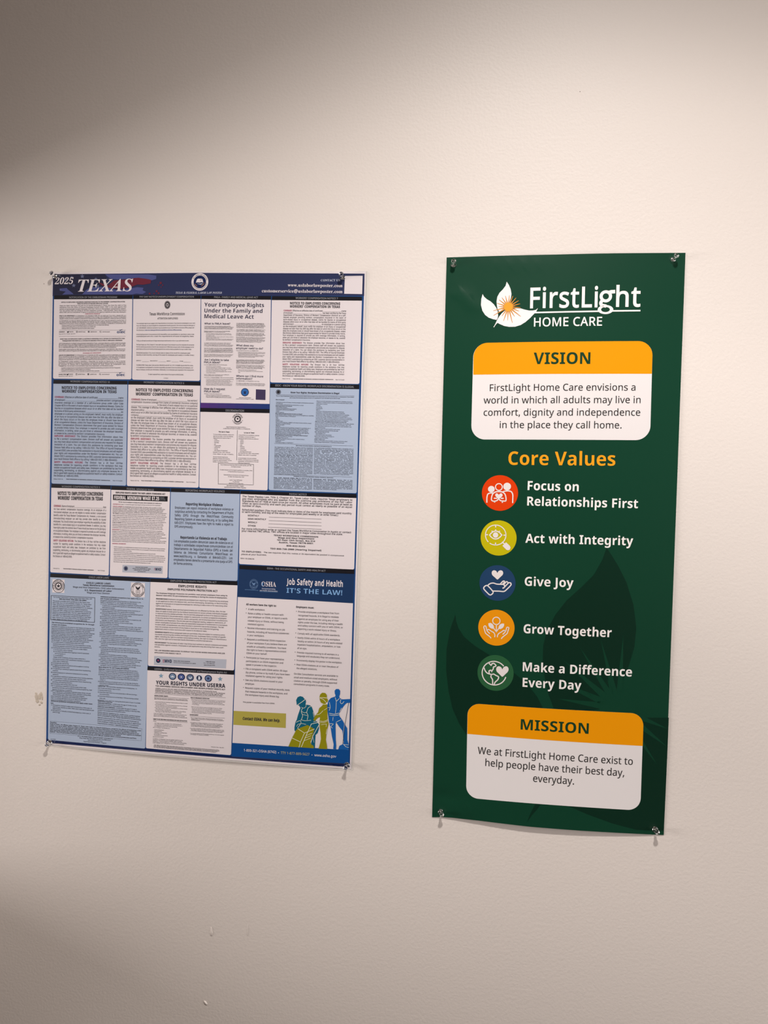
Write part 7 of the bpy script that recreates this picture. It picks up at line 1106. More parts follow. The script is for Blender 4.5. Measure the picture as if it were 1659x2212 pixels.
piece(2,'heading','',[
('T','ink',4,'B',0,3.32,-226.4,325.6,-176.5,326.4,'CHILD LABOR LAWS'),
('T','ink',4,'B',0,3.13,-233.7,321.1,-169,322.2,'Texas Workforce Commission'),
('T','ink',4,'R',0,2.95,-254.4,316.4,-148.5,317.3,'Wage and Hour Department, Child Labor Enforcement'),
('T','ink',4,'B',0,3.14,-229.5,311.2,-173.7,312.2,'U.S. Department of Labor'),
('T','ink',4,'R',0,2.95,-225.1,306.8,-178.1,307.4,'Wage and Hour Division')])
piece(2,'body_text','',[
('L','ink',4,0.8,1,[-300,298.5,-208.3,299.1,-208.3,251,-299.9,250.9]),
('T','ink',4,'R',0,2.04,-294.9,294.7,-214.1,295.3,'For further information about Texas child labor laws, call:'),
('T','ink',4,'B',0,2.23,-282.5,291.4,-225.8,291.5,'800-832-9243 (TDD 800-735-2989)'),
('B','ink',4,'R',0,2.05,-296.8,287.3,-212,287.8,-296.9,251.4,11,'l','',"This poster provides some guidelines to the Texas child labor laws, but it is not complete. Chapter 51, Texas Labor Code, governs the employment of children under Texas state law. MINIMUM AGE FOR EMPLOYMENT IS 14; however, state and federal laws provide for certain exceptions. Please call TWC's Wage and Hour Department concerning questions about these laws. The Fair Labor Standards Act (FLSA) governs federal laws and guidelines pertaining to child labor. For information concerning federal child labor laws, consult your local office of the U.S. Department of Labor, Wage and Hour Division or call 866-487-9243."),
('B','ink',4,'B',0,2.24,-297.8,244.7,-208.6,245.1,-297.9,240.5,2,'l','','The following are prohibited occupations for 14- through\n17-year-old children:'),
('B','ink',4,'R',0,2.06,-298.3,236.8,-207.1,237.6,-298.4,219.9,6,'l','','Prohibited occupations are the same for both federal and state law. The hazardous occupations designated by an asterisk (*) have provisions for employment of persons below the age of eighteen (18), provided applicable apprentice or student-learner certification has been obtained. Persons desiring specific information about these exceptions should contact the nearest office of the United States Department of Labor.'),
('B','ink',4,'R',0,2.06,-298.4,216.7,-210.3,217.5,-298.3,210,3,'l','','Occupations declared particularly hazardous or detrimental to the health or well-being of all children 14 through 17 years of age include occupations:'),
('B','ink',4,'R',0,2.07,-297.5,109.5,-212.7,110.1,-297.3,92.2,6,'l','','(14) * in operating or assisting to operate power-driven circular\n     saws, bandsaws and guillotine shears, abrasive cutting discs,\n     reciprocating saws, chain saws and wood chippers\n(15) in wrecking, demolition, and shipbreaking operations\n(16) * in roofing operations and on or about a roof, and\n(17) * in connection with excavation operations.'),
('B','ink',4,'R',0,2.06,-298.2,206.4,-210.1,207.1,-298,112.5,26,'l','','(1) in or about plants or establishments other than retail\n     establishments which manufacture or store explosives or articles\n     containing explosive components other than retail establishments\n(2) involving the driving of motor vehicles and outside helpers\n       A. on any public road or highway\n       B. in or about any place where logging or sawmill operations\n           are in progress, or\n       C. in excavations\n       (Under certain conditions, driving a motor vehicle for a\n     commercial purpose is NOT considered a hazardous occupation\n     under state or federal law)\n(3) connected with coal mining\n(4) in logging and sawmill occupations and occupations involving\n     firefighting and timber tracts\n(5) * in operating or assisting to operate power-driven woodworking\n     machines\n(6) involving exposure to radioactive substances and to ionizing\n     radiations\n(7) in operating or assisting to operate power-driven hoisting apparatus\n     such as elevators, cranes, derricks, hoists, high-lift trucks\n(8) * in operating or assisting to operate power-driven metal-forming,\n     punching, and shearing machines\n(9) in connection with mining, other than coal\n(10) * in operating or assisting to operate power-driven meat\n     processing machines, and occupations including slaughtering, meat\n     packing, processing, or rendering'),
('B','ink',4,'B',0,2.26,-297.2,89.4,-209.8,89.6,-297.6,85.2,2,'l','','Additional prohibited occupations that apply under state\nlaw:'),
('B','ink',4,'R',0,2.07,-296.7,81.7,-206.3,80.7,-296.9,67.7,5,'l','','(1) Occupations involved in sales and solicitation by a child under 18\n     years of age. Exempt as noted, Texas Labor Code has exceptions and\n     requirements.\n(2) Occupations in sexually oriented businesses by a child under 21\n     years of age.'),
('B','ink',4,'B',0,2.21,-196.9,300.7,-108.8,300.7,-197,297.1,2,'l','','Additional prohibited occupations that apply only to 14-\nand 15-year-old children:'),
('B','ink',4,'R',0,2.03,-197,293.6,-113.9,293.8,-196.9,290.3,2,'l','','Occupations declared particularly hazardous or detrimental to the\nhealth or well-being of 14- and 15-year-old children include:'),
('B','ink',4,'R',0,2.03,-196.6,287,-107,287.4,-198.3,167.2,35,'l','','(1) mining, manufacturing, or processing occupations, including duties\n     in workrooms or places where goods are manufactured, mined, or\n     otherwise processed,\n(2) operating or assisting in operating power-driven machinery or\n     hoisting apparatus other than typical office machines,\n(3) work as a ride attendant or ride operator at an amusement park or\n     a "dispatcher" at the top of elevated water slides,\n(4) driving a motor vehicle or helping a driver,\n(5) occupations involved in transporting persons or property by rail,\n     highway, air, water, pipeline, or other means,\n(6) youth peddling, sign waving, or door-to-door sales,\n(7) poultry catching or cooping,\n(8) lifeguarding at a natural environment such as a lake, river, ocean\n     beach, quarry, pond (youth must be at least 15 years of age and\n     properly certified to be a lifeguard at a traditional swimming pool or\n     water amusement park),\n(9) public messenger jobs,\n(10) communications and public utilities jobs,\n(11) construction including demolition and repair, work performed in or\n     about boiler or engine rooms or in connection with the maintenance\n     or repair of the establishment, machines, or equipment,\n(12) outside window washing that involves working from window sills,\n     and all work requiring the use of ladders, scaffolds, or their\n     substitutes,\n(13) cooking, except with gas or electric grills that do not involve\n     cooking over an open flame and with deep fat fryers that utilize\n     devices that automatically lower and raise the baskets into the hot\n     grease or oil,\n(14) baking and all activities involved in baking,\n(15) occupations which involve operating, setting up, adjusting,\n     cleaning, oiling, or repairing power-driven food slicers and grinders,\n(16) freezers or meat coolers work, except 14- and 15-year-olds may\n     enter a freezer for a short period of time to retrieve items,\n(17) loading and unloading goods to and from trucks, railroad cars or\n     conveyors, and all occupations in warehouses and storage.'),
('T','ink',4,'B',0,2.22,-197.9,163.1,-135.3,163.9,'Work times for 14- and 15-year-old children:'),
('B','ink',4,'R',0,2.04,-197.8,159.4,-111.7,160.3,-199.2,128.2,10,'l','ink','{State Law} - A person commits an offense if that person permits a\nchild 14 or 15 years of age who is employed by that person to work:\n(1) more than 8 hours in one day or more than 48 hours in one week,\n(2) between the hours of 10 p.m. and 5 a.m. on a day that is followed\n     by a school day or between the hours of midnight and 5 a.m. on a\n     day that is not followed by a school day if the child is enrolled in\n     school, or\n(3) between the hours of midnight and 5 a.m. on any day during the\n     time school is recessed for the summer if the child is not enrolled in\n     summer school.'),
('B','ink',4,'R',0,2.05,-198.8,126,-110.4,126.1,-198.7,98.6,8,'l','ink','{Federal Law} - The FLSA further regulates hours of employment. 14-\nand 15-year-old children may not work:\n(1) during school hours,\n(2) more than eight hours on a non-school day or 40 hours during a\n     non-school week,\n(3) more than three hours on a school day or 18 hours during a school\n     week, and\n(4) between 7 p.m. and 7 a.m. during the school year or 9 p.m. in summer.'),
('B','ink',4,'R',0,2.05,-198.2,96.2,-110.7,96.1,-198.7,78.6,6,'l','ink','{Child Actors: state law}\n{Child actor definition} - a child under the age of 14 who is to be\nemployed as an actor or other performer.\n{Child actor extra definition} - a child under the age of 14 who is\nemployed as an extra without any speaking, singing, or dancing roles,\nusually in the background of the performance.'),
('B','ink',4,'R',0,2.05,-198.6,74.9,-108.3,72.4,-198.5,68.5,3,'l','','Every person applying for child actor authorization must submit an application for authorization on a form provided by the Texas Workforce Commission.'),
('B','ink',4,'R',0,2.05,-198.4,64.4,-109,61.6,-198.6,53.2,4,'l','','Special authorization for child actors to be employed as extras is granted without the need for filing an application if the employer meets the Texas Workforce Commission requirements. Contact 1-800-832-9243 for instructions.'),
('L','ink',4,0.25,1,[-297.9,50.2,-106.9,50.2,-107.7,26.4,-298.5,26]),
('B','ink',4,'B',0,1.98,-297.8,46.8,-108.2,47.9,-297.9,28.3,7,'l','','Penalties:\nState of Texas - An offense under Chapter 51, Texas Labor Code, is a Class B misdemeanor, except for the offense of employing a child\nunder 14 to sell or solicit, which is a Class A misdemeanor. If the Commission determines that a person who employs a child has\nviolated this Act, or a rule adopted under this Act, the Commission may assess an administrative penalty against that person in an\namount not to exceed $10,000 for each violation. The attorney general may seek injunctive relief in district court against an employer\nwho repeatedly violates the requirements established by this Act relating to the employment of children.\nFederal - The FLSA prescribes a maximum administrative penalty of $11,000 per violation and/or criminal prosecution and fines.'),
('B','ink',4,'R',0,1.88,-240.1,24,-165.8,24.6,-240,14.6,4,'c','','101 E. 15th Street, Austin, Texas 78778-0001 • (512) 463-2222\nRelay Texas: 800-735-2989 (TDD) 800-735-2988 (Voice)\nwww.texasworkforce.org\nEqual Opportunity Employer / Program'),
('T','ink',4,'R',0,1.51,-296.7,13.8,-286,13.8,'LLCL-70 (0823)')])
piece(1,'notice_panel','',[
('P','white',2,[-95.8,335.8,77,337.8,74.5,178,74.2,176.9,73.5,175.9,72.5,175.2,71.4,175,-94.4,173.2,-95.5,173.4,-96.5,174.1,-97.1,175.1,-97.3,176.2])])
piece(2,'title_bar','black title strip',[
('P','bar',3,[-95.7,342.1,76.9,345.1,77,337.3,-95.8,335.4]),
('T','bartext',4,'R',0,3.4,-55.1,338.1,36.1,339.3,'EMPLOYEE POLYGRAPH PROTECTION ACT')])
piece(2,'heading','',[
('T','ink',4,'B',0,4.57,-39.2,328.2,16.8,328.9,'EMPLOYEE RIGHTS'),
('T','ink',4,'B',0,3.63,-60.3,321.5,38.3,322.7,'EMPLOYEE POLYGRAPH PROTECTION ACT')])
piece(2,'body_text','',[
('B','ink',4,'B',0,2.24,-83.6,313.6,58.1,315.7,-83.8,309.3,2,'j','','The Employee Polygraph Protection Act prohibits most private employers from using lie\ndetector tests either for pre-employment screening or during the course of employment.'),
('B','ink',4,'R',0,2.24,-83.6,302.5,59.6,304.8,-83.9,289.2,4,'l','ink','{PROHIBITIONS} Employers are generally prohibited from requiring or requesting any employee\nor job applicant to take a lie detector test, and from discharging, disciplining, or discriminating\nagainst an employee or prospective employee for refusing to take a test or for exercising other\nrights under the Act.'),
('B','ink',4,'R',0,2.25,-83.8,283,60.1,285.2,-84.5,244.3,10,'l','ink','{EXEMPTIONS} Federal, State and local governments are not affected by the law. Also, the law\ndoes not apply to tests given by the Federal Government to certain private individuals engaged\nin national security-related activities. The Act permits polygraph (a kind of lie detector) tests to\nbe administered in the private sector, subject to restrictions, to certain prospective employees\nof security service firms (armored car, alarm, and guard), and of pharmaceutical manufacturers,\ndistributors and dispensers. The Act also permits polygraph testing, subject to restrictions, of\ncertain employees of private firms who are reasonably suspected of involvement in a workplace\nincident (theft, embezzlement, etc.) that resulted in economic loss to the employer. The law\ndoes not preempt any provision of any State or local law or any collective bargaining\nagreement which is more restrictive with respect to lie detector tests.'),
('B','ink',4,'R',0,2.25,-84.2,238.3,58,240.6,-84.4,225.5,4,'l','ink','{EXAMINEE RIGHTS} Where polygraph tests are permitted, they are subject to numerous strict\nstandards concerning the conduct and length of the test. Examinees have a number of specific\nrights, including the right to a written notice before testing, the right to refuse or discontinue a\ntest, and the right not to have test results disclosed to unauthorized persons.'),
('B','ink',4,'R',0,2.25,-84.4,218.3,59.7,220.8,-84.6,209.9,3,'l','ink','{ENFORCEMENT} The Secretary of Labor may bring court actions to restrain violations and assess\ncivil penalties against violators. Employees or job applicants may also bring their own court\nactions.'),
('B','ink',4,'B',0,2.26,-84.6,203.1,55.6,205.4,-84.6,198.6,2,'l','','THE LAW REQUIRES EMPLOYERS TO DISPLAY THIS POSTER WHERE EMPLOYEES AND JOB\nAPPLICANTS CAN READILY SEE IT.')])
piece(2,'footer_strip','grey strip with department seal',[
('P','graypanel',3,[-84.9,193,59.1,195.4,58.3,178,-85,175.8]),
('E','graylight',4,-76.5,184.7,5.7,5.58,0,0,360),
('E','sealnavy',5,-76.5,184.7,4.71,4.63,0,0,360),
('E','red',6,-76.5,185.2,1.61,1.54,0,0,360),
('T','sealnavy',4,'B',0,5.93,-64.1,181.8,-49.3,182.1,'WHD'),
('P','red',4,[-67.6,187.2,-64.4,187.3,-64.4,186.1,-67.6,186]),
('P','red',4,[-67.6,185.1,-64.4,185.1,-64.4,184,-67.6,183.9]),
('P','red',4,[-67.6,182.9,-64.3,183,-64.3,181.8,-67.5,181.7]),
('T','ink',4,'B',0,1.66,-45.6,185.3,-13.1,185.9,'WAGE AND HOUR DIVISION'),
('T','ink',4,'R',0,1.65,-45.8,182,-1.2,182.8,'UNITED STATES DEPARTMENT OF LABOR'),
('T','ink',4,'R',0.02,1.76,17.9,187.9,36.5,188.1,'1-866-487-9243'),
('T','ink',4,'R',0,1.65,13.7,184.6,36.5,185,'TTY: 1-877-889-5627'),
('T','ink',4,'R',0.02,1.65,14.7,181.2,36.6,181.7,'www.dol.gov/whd')])
piece(1,'notice_panel','',[
('P','white',2,[-98.2,164.9,74.6,167.5,72.4,15.2,72.2,14.1,71.5,13.1,70.5,12.4,69.3,12.2,-95,12.5,-96.1,12.7,-97.1,13.4,-97.8,14.4,-98,15.5])])
piece(2,'title_bar','black title strip',[
('P','bar',3,[-97.8,172.2,74.8,175.2,74.6,167,-98.2,164.6]),
('T','bartext',4,'R',0,3.19,-83.6,166.5,60.5,168.6,'USERRA - Uniformed Services Employment and Reemployment Rights Act')])
piece(2,'emblem_row','five round blue service seals between two stars',[
('P','steel',4,[-70.4,160.5,-69.1,157.3,-65.4,157.4,-68.2,155,-67.2,151.7,-70.3,153.5,-73.3,151.3,-72.4,154.8,-75.3,156.8,-71.6,157.2]),
('P','steel',4,[47.4,161.9,48.7,158.7,52.3,158.8,49.5,156.5,50.6,153.2,47.5,154.9,44.6,152.8,45.5,156.2,42.6,158.2,46.2,158.6]),
('E','sealnavy',4,-47.1,155.9,7.4,6.64,0,0,360),
('E','sealgrey',5,-47.1,155.9,5.67,5.1,0,0,360),
('E','steel',6,-47.1,155.9,4.69,4.27,0.86,0,360),
('P','graylight',7,[-51,154,-43.1,154.5,-44.1,156.3,-46.1,156.7,-47.2,158.7,-48.1,156.5,-50.1,155.9]),
('E','sealnavy',4,-29.5,156,7.37,6.63,0,0,360),
('E','sealblue2',5,-29.5,156,5.65,5.09,0,0,360),
('E','sealgrey2',6,-29.5,156,4.67,4.26,0.7,0,360),
('P','graylight',7,[-29.6,158.3,-28.8,157,-27.2,156.9,-28.3,155.7,-28,154.2,-29.5,154.8,-30.9,154,-30.7,155.5,-31.9,156.6,-30.2,156.9]),
('E','sealnavy',4,-11.9,156.2,7.35,6.62,0,0,360),
('E','sealgrey',5,-11.9,156.2,5.63,5.08,0,0,360),
('E','sealnavy',6,-11.9,156.2,4.65,4.26,0.86,0,360),
('P','graylight',7,[-15.6,157.6,-12.8,156.4,-11.3,154.8,-8.7,158.8,-7.9,155.7,-10.6,153.2,-13.5,153.9]),
('E','graylight',4,6.2,156.4,7.32,6.61,0,0,360),
('E','sealnavy',5,6.2,156.4,5.61,5.07,0,0,360),
('E','sealnavy',6,6.2,156.4,4.64,4.25,0.86,0,360),
('P','graylight',7,[4.4,159.6,7.6,159.8,8.1,157.2,8.7,154.2,6.3,152.6,3.8,153.9,4.5,156.8]),
('E','sealnavy',4,24.1,156.7,7.29,6.6,0,0,360),
('E','sealgrey2',5,24.1,156.7,5.59,5.07,0,0,360),
('E','steel',6,24.1,156.7,4.62,4.24,0.86,0,360),
('P','sealnavy',7,[24,159.6,24.9,157.9,26.8,157.8,25.5,156.4,25.9,154.6,24.1,155.3,22.4,154.3,22.7,156.2,21.3,157.4,23.2,157.8])])
piece(2,'heading','',[
('T','ink2',4,'B',0,7.33,-80.2,138.5,57.8,140.9,'YOUR RIGHTS UNDER USERRA'),
('T','ink',4,'B',0,2.6,-81,134,57.9,136.3,'THE UNIFORMED SERVICES EMPLOYMENT AND REEMPLOYMENT RIGHTS ACT')])
piece(2,'body_text','',[
('B','ink',4,'B',0,1.67,-81.3,129.8,57.6,131.9,-81.4,121.9,4,'l','','USERRA protects the job rights of individuals who voluntarily or involuntarily leave employment positions to undertake military service or certain types of service in the National Disaster Medical System. USERRA also prohibits employers from discriminating against past and present members of the uniformed services, and applicants to the uniformed services.'),
('P','ink',4,[-82.8,120.2,59.2,122.2,59.2,121.8,-82.8,119.8]),
('P','ink',4,[-82.7,114.2,-14,115.5,-14,115.1,-82.7,113.8]),
('P','ink',4,[-9.9,115.1,59,116.1,59,115.8,-9.9,114.7]),
('P','ink',4,[-10.8,82,58.6,82.8,58.6,82.4,-10.8,81.7]),
('P','ink',4,[-83.6,69.1,-15.3,69.1,-15.3,68.7,-83.6,68.7]),
('T','ink',4,'B',0,2.02,-82.7,115.3,-55.5,115.9,'REEMPLOYMENT RIGHTS'),
('T','ink',4,'B',0,2.02,-84,69.9,-16.3,70.6,'RIGHT TO BE FREE FROM DISCRIMINATION AND RETALIATION'),
('T','ink',4,'B',0,2.01,-10,116.5,27.2,117.1,'HEALTH INSURANCE PROTECTION'),
('T','ink',4,'B',0,2.02,-10.8,83.3,6.1,83.8,'ENFORCEMENT'),
('B','ink',4,'R',0,1.55,-83,111,-15.5,112.1,-82.9,109.1,2,'l','','You have the right to be reemployed in your civilian job if you leave that job to perform service in the uniformed service and:'),
('B','ink',4,'R',0,1.55,-82.2,103.9,-15.8,104.9,-82.1,84.8,8,'l','','•  you ensure that your employer receives advance written or verbal\n    notice of your service;\n•  you have five years or less of cumulative service in the uniformed\n    services while with that particular employer;\n•  you return to work or apply for reemployment in a timely manner\n    after conclusion of service; and\n•  you have not been separated from service with a disqualifying\n    discharge or under other than honorable conditions.'),
('B','ink',4,'R',0,1.55,-83.3,81,-15.7,82.2,-83.4,76,3,'l','','If you are eligible to be reemployed, you must be restored to the job and benefits you would have attained if you had not been absent due to military service or, in some cases, a comparable job.'),
('B','ink',4,'R',0,1.55,-83.9,66,-24.6,67.7,-83.9,66,1,'n','','If you:'),
('B','ink',4,'R',0,1.55,-82.6,62.2,-25.1,63.5,-82.7,56.5,3,'l','','•  are a past or present member of the uniformed service;\n•  have applied for membership in the uniformed service; or\n•  are obligated to serve in the uniformed service;'),
('T','ink',4,'R',0,1.55,-84.2,53.6,-50.2,54.1,'then an employer may not deny you:'),
('B','ink',4,'R',0,1.55,-82.9,49.4,-24.2,50.7,-83.1,38.7,5,'n','','•  initial employment;\n•  reemployment;\n•  retention in employment;\n•  promotion; or\n•  any benefit of employment'),
('T','ink',4,'R',0,1.55,-84.2,35.5,-62.1,36.3,'because of this status.'),
('B','ink',4,'R',0,1.56,-84.1,31.6,-16.4,32.8,-84.2,23.8,4,'l','','In addition, an employer may not retaliate against anyone assisting in the enforcement of USERRA rights, including testifying or making a statement in connection with a proceeding under USERRA, even if that person has no service connection.'),
('B','ink',4,'R',0,1.54,-9,112.2,58.4,113,-9.2,104,4,'l','','•  If you leave your job to perform military service, you have the right\n    to elect to continue your existing employer-based health plan\n    coverage for you and your dependents for up to 24 months while\n    in the military.'),
('B','ink',4,'R',0,1.54,-9.3,99.1,57.8,100,-9.3,88.1,5,'l','',"•  Even if you don't elect to continue coverage during your military\n    service, you have the right to be reinstated in your employer's\n    health plan when you are reemployed, generally without any waiting\n    periods or exclusions (e.g., pre-existing condition exclusions) except\n    for service-connected illnesses or injuries."),
('B','ink',4,'R',0,1.54,-10.1,78,56.6,78.9,-10.2,73.7,3,'l','','•  The U.S. Department of Labor, Veterans Employment and Training\n    Service (VETS) is authorized to investigate and resolve complaints of\n    USERRA violations.'),
('B','ink',4,'R',0,1.54,-10.5,68.7,55.3,69.7,-10.6,61.8,4,'l','','•  For assistance in filing a complaint, or for any other information on\n    USERRA, contact VETS at 1-866-4-USA-DOL or visit its website at\n    www.dol.gov/agencies/vets. An interactive online USERRA Advisor\n    can be viewed at https://webapps.dol.gov/elaws/vets/userra'),
('B','ink',4,'R',0,1.54,-10.6,57.4,57.9,58.5,-10.7,52.8,3,'l','','•  If you file a complaint with VETS and VETS is unable to resolve it, you\n    may request that your case be referred to the Department of Justice\n    or the Office of Special Counsel, as applicable, for representation.'),
('B','ink',4,'R',0,1.55,-10.6,47.9,57.6,49.1,-10.8,45.7,2,'l','','•  You may also bypass the VETS process and bring a civil action against\n    an employer for violations of USERRA.'),
('B','ink',4,'R',0,1.44,-81.9,20.1,49.8,19.5,-82.1,15.3,4,'l','','The rights listed here may vary depending on the circumstances. The text of this notice was prepared by VETS, and may be viewed on the internet at this address: https://www.dol.gov/agencies/vets/programs/userra/poster Federal law requires employers to notify employees of their rights under USERRA, and employers may meet this requirement by displaying the text of this notice where they customarily place notices for employees.'),
('T','ink',4,'R',0,1.42,32.7,24.6,57.9,24.9,'Publication Date - May 2022')])
piece(1,'notice_panel','job safety panel with blue header and worker figures',[
('P','white',2,[78.1,316.7,297.9,315.2,298,10.4,74.2,12.6])])
piece(2,'title_bar','black title strip',[
('P','bar',3,[79.8,375.9,298.7,377.1,298.7,368.4,79.7,367.8]),
('T','bartext',4,'R',0,3.14,133.3,370.6,244.5,370.6,'OSHA - THE OCCUPATIONAL SAFETY AND HEALTH ACT')])
piece(2,'safety_header','dark blue header with white and light blue lettering',[
('P','oshablue',3,[79.7,368.5,298.6,369,297.8,314.2,215.5,315.2,77.8,315.3]),
('T','white',4,'R',0.045,10.64,171.4,343.6,277.9,344,'Job Safety and Health'),
('T','lightblue',4,'B',-0.01,9.09,171.7,327.9,277.3,328.2,"IT'S THE LAW!"),
('T','white',4,'S',0,9.46,123.4,337.8,151.5,338.1,'OSHA'),
('T','palewhite',4,'R',0.03,2.05,124.3,332.6,150.4,332.6,'Occupational Safety'),
('T','palewhite',4,'R',0.03,2.05,120.4,328.9,154.5,328.8,'and Health Administration'),
('E','lightblue',5,126.3,341.7,2.42,3.47,0,0,360),
('E','oshablue',6,127.6,341.9,1.93,3,0,0,360),
('L','lightblue',4,0.35,0,[91.5,329.9,105.3,330.1,117.5,329.6]),
('L','lightblue',4,0.35,0,[120.4,327.8,154.5,328]),
('E','sealline',4,108.6,341,8.25,9.48,0.95,0,360),
('E','sealline',4,108.6,341,6.15,7.11,0.94,0,360),
('C','sealline',4,'B',0,1.42,108.6,341,6.31,165,15,'DEPARTMENT OF LABOR'),
('C','sealline',4,'B',0,1.42,108.6,341,6.31,-168,-12,'UNITED STATES OF AMERICA'),
('P','sealline',4,[104.9,344.8,107.2,343.3,108.6,342.1,110,343.4,112.2,344.8,110.9,340.6,108.6,339.6,106.3,340.7]),
('L','sealline',4,0.5,1,[106.7,339.2,110.7,339.1,110.7,336.2,108.7,335.3,106.8,336.2])])
piece(2,'heading','',[
('T','ink',4,'B',0,3.48,94.7,300.6,152.9,300.6,'All workers have the right to:')])
piece(2,'heading','',[
('T','ink',4,'B',0,3.46,191,300.5,224.7,300.4,'Employers must:')])
piece(2,'body_text','',[
('T','ink',4,'R',-0.008,3.17,99,291.7,131.4,292,'A safe workplace.'),
('T','ink',4,'R',-0.008,3.16,98.9,283.8,167.1,284.2,'Raise a safety or health concern with'),
('T','ink',4,'R',-0.008,3.16,98.6,277,175.6,277.8,'your employer or OSHA, or report a work-'),
('T','ink',4,'R',-0.008,3.17,98.7,270,167.8,270.4,'related injury or illness, without being'),
('T','ink',4,'R',-0.008,3.17,98.6,263.5,130.8,263.7,'retaliated against.'),
('T','ink',4,'R',-0.008,3.17,98.6,256,170.6,256.4,'Receive information and training on job'),
('T','ink',4,'R',-0.008,3.17,98.5,249.1,178.6,249.8,'hazards, including all hazardous substances'),
('T','ink',4,'R',-0.008,3.17,98.3,242.4,131.5,242.7,'in your workplace.'),
('T','ink',4,'R',-0.008,3.17,98.5,234.5,172.3,235.1,'Request a confidential OSHA inspection'),
('T','ink',4,'R',-0.008,3.17,98.2,227.6,175,228.5,'of your workplace if you believe there are'),
('T','ink',4,'R',-0.008,3.17,98,220.9,173.9,221.7,'unsafe or unhealthy conditions. You have'),
('T','ink',4,'R',-0.008,3.17,97.9,214.5,174.4,215.4,'the right to have a representative contact'),
('T','ink',4,'R',-0.008,3.18,97.7,208.2,137.6,208.6,'OSHA on your behalf.'),
('T','ink',4,'R',-0.008,3.18,97.6,199.9,170.4,200.1,'Participate (or have your representative'),
('T','ink',4,'R',-0.008,3.18,97.4,193,168.9,193.6,'participate) in an OSHA inspection and'),
('T','ink',4,'R',-0.008,3.18,97.3,186.3,157.2,186.8,'speak in private to the inspector.'),
('T','ink',4,'R',-0.008,3.14,195.2,291.9,272.4,292.3,'Provide employees a workplace free from'),
('T','ink',4,'R',-0.008,3.14,195.2,285.1,271.8,285.5,'recognized hazards. It is illegal to retaliate'),
('T','ink',4,'R',-0.008,3.14,195.2,278.3,272.3,278.8,'against an employee for using any of their'),
('T','ink',4,'R',-0.008,3.14,195.1,272,279.6,272.5,'rights under the law, including raising a health'),
('T','ink',4,'R',-0.008,3.14,195.1,265.9,280.4,266.4,'and safety concern with you or with OSHA, or'),
('T','ink',4,'R',-0.008,3.14,195.1,259.6,268.6,259.5,'reporting a work-related injury or illness.'),
('T','ink',4,'R',-0.008,3.14,195.2,250.9,275.5,251.2,'Comply with all applicable OSHA standards.'),
('T','ink',4,'R',-0.008,3.15,195.3,242.7,275.4,243.1,'Notify OSHA within 8 hours of a workplace'),
('T','ink',4,'R',-0.008,3.15,195.5,236.2,279.9,236.6,'fatality or within 24 hours of any work-related'),
('T','ink',4,'R',-0.008,3.15,195.2,229.9,276.7,230.1,'inpatient hospitalization, amputation, or loss'),
('T','ink',4,'R',-0.008,3.16,195.2,223.2,213.4,223.3,'of an eye.'),
('T','ink',4,'R',-0.008,3.15,195.1,215,273.9,215,'Provide required training to all workers in a'),
('T','ink',4,'R',-0.008,3.15,195,208.7,276.4,208.6,'language and vocabulary they can understand.'),
('T','ink',4,'R',-0.008,3.15,194.7,200.1,280.6,200.5,'Prominently display this poster in the workplace.'),
('T','ink',4,'R',-0.008,3.15,194.8,191.9,274.2,191.9,'Post OSHA citations at or near the place of'),
('T','ink',4,'R',-0.008,3.16,194.8,185.2,234,185.3,'the alleged violations.'),
('T','ink',4,'R',-0.008,3.18,97,178.3,177.4,178.9,'File a complaint with OSHA within 30 days'),
('T','ink',4,'R',-0.008,3.18,97.3,171.5,182.3,172.3,'(by phone, online or by mail) if you have been'),
('T','ink',4,'R',-0.008,3.18,97.2,165.2,168.9,165.8,'retaliated against for using your rights.'),
('T','ink',4,'R',-0.008,3.18,97,156.8,169.1,157.6,'See any OSHA citations issued to your'),
('T','ink',4,'R',-0.008,3.19,96.9,149.9,115.1,150.1,'employer.'),
('T','ink',4,'R',-0.008,3.19,97.1,141.9,182.8,143,'Request copies of your medical records, tests'),
('T','ink',4,'R',-0.008,3.19,97.1,135.1,178.5,135.9,'that measure hazards in the workplace, and'),
('T','ink',4,'R',-0.008,3.19,97.3,128.8,163.1,129.3,'the workplace injury and illness log.'),
('T','ink',4,'R',-0.008,3.16,190.3,174.4,273.9,174.9,'On-Site Consultation services are available to'),
('T','ink',4,'R',-0.008,3.16,190.3,167.7,272.4,168.2,'small and medium-sized employers, without'),
('T','ink',4,'R',-0.008,3.16,190.3,161.2,272.3,161.6,'citation or penalty, through OSHA-supported'),
('T','ink',4,'R',-0.008,3.16,190.4,155.1,258.2,155.2,'consultation programs in every state.'),
('T','ink',4,'K',0,2.4,93.2,114.7,154.9,116.1,'This poster is available free from OSHA.'),
('E','ink',4,95.4,293.9,0.65,0.71,0,0,360),
('E','ink',4,95.3,286,0.65,0.71,0,0,360),
('E','ink',4,94.8,258,0.65,0.71,0,0,360),
('E','ink',4,94.6,236.5,0.65,0.72,0,0,360),
('E','ink',4,94,201.6,0.65,0.72,0,0,360),
('E','ink',4,93.7,180,0.65,0.72,0,0,360),
('E','ink',4,191.6,293.9,0.64,0.71,0,0,360),
('E','ink',4,191.5,253.2,0.64,0.71,0,0,360),
('E','ink',4,191.7,244.9,0.64,0.71,0,0,360),
('E','ink',4,191.4,217,0.64,0.71,0,0,360),
('E','ink',4,191.1,202.1,0.64,0.71,0,0,360),
('E','ink',4,191.2,193.7,0.64,0.71,0,0,360),
('E','ink',4,93.6,158.6,0.65,0.72,0,0,360),
('E','ink',4,93.5,143.9,0.65,0.72,0,0,360)])
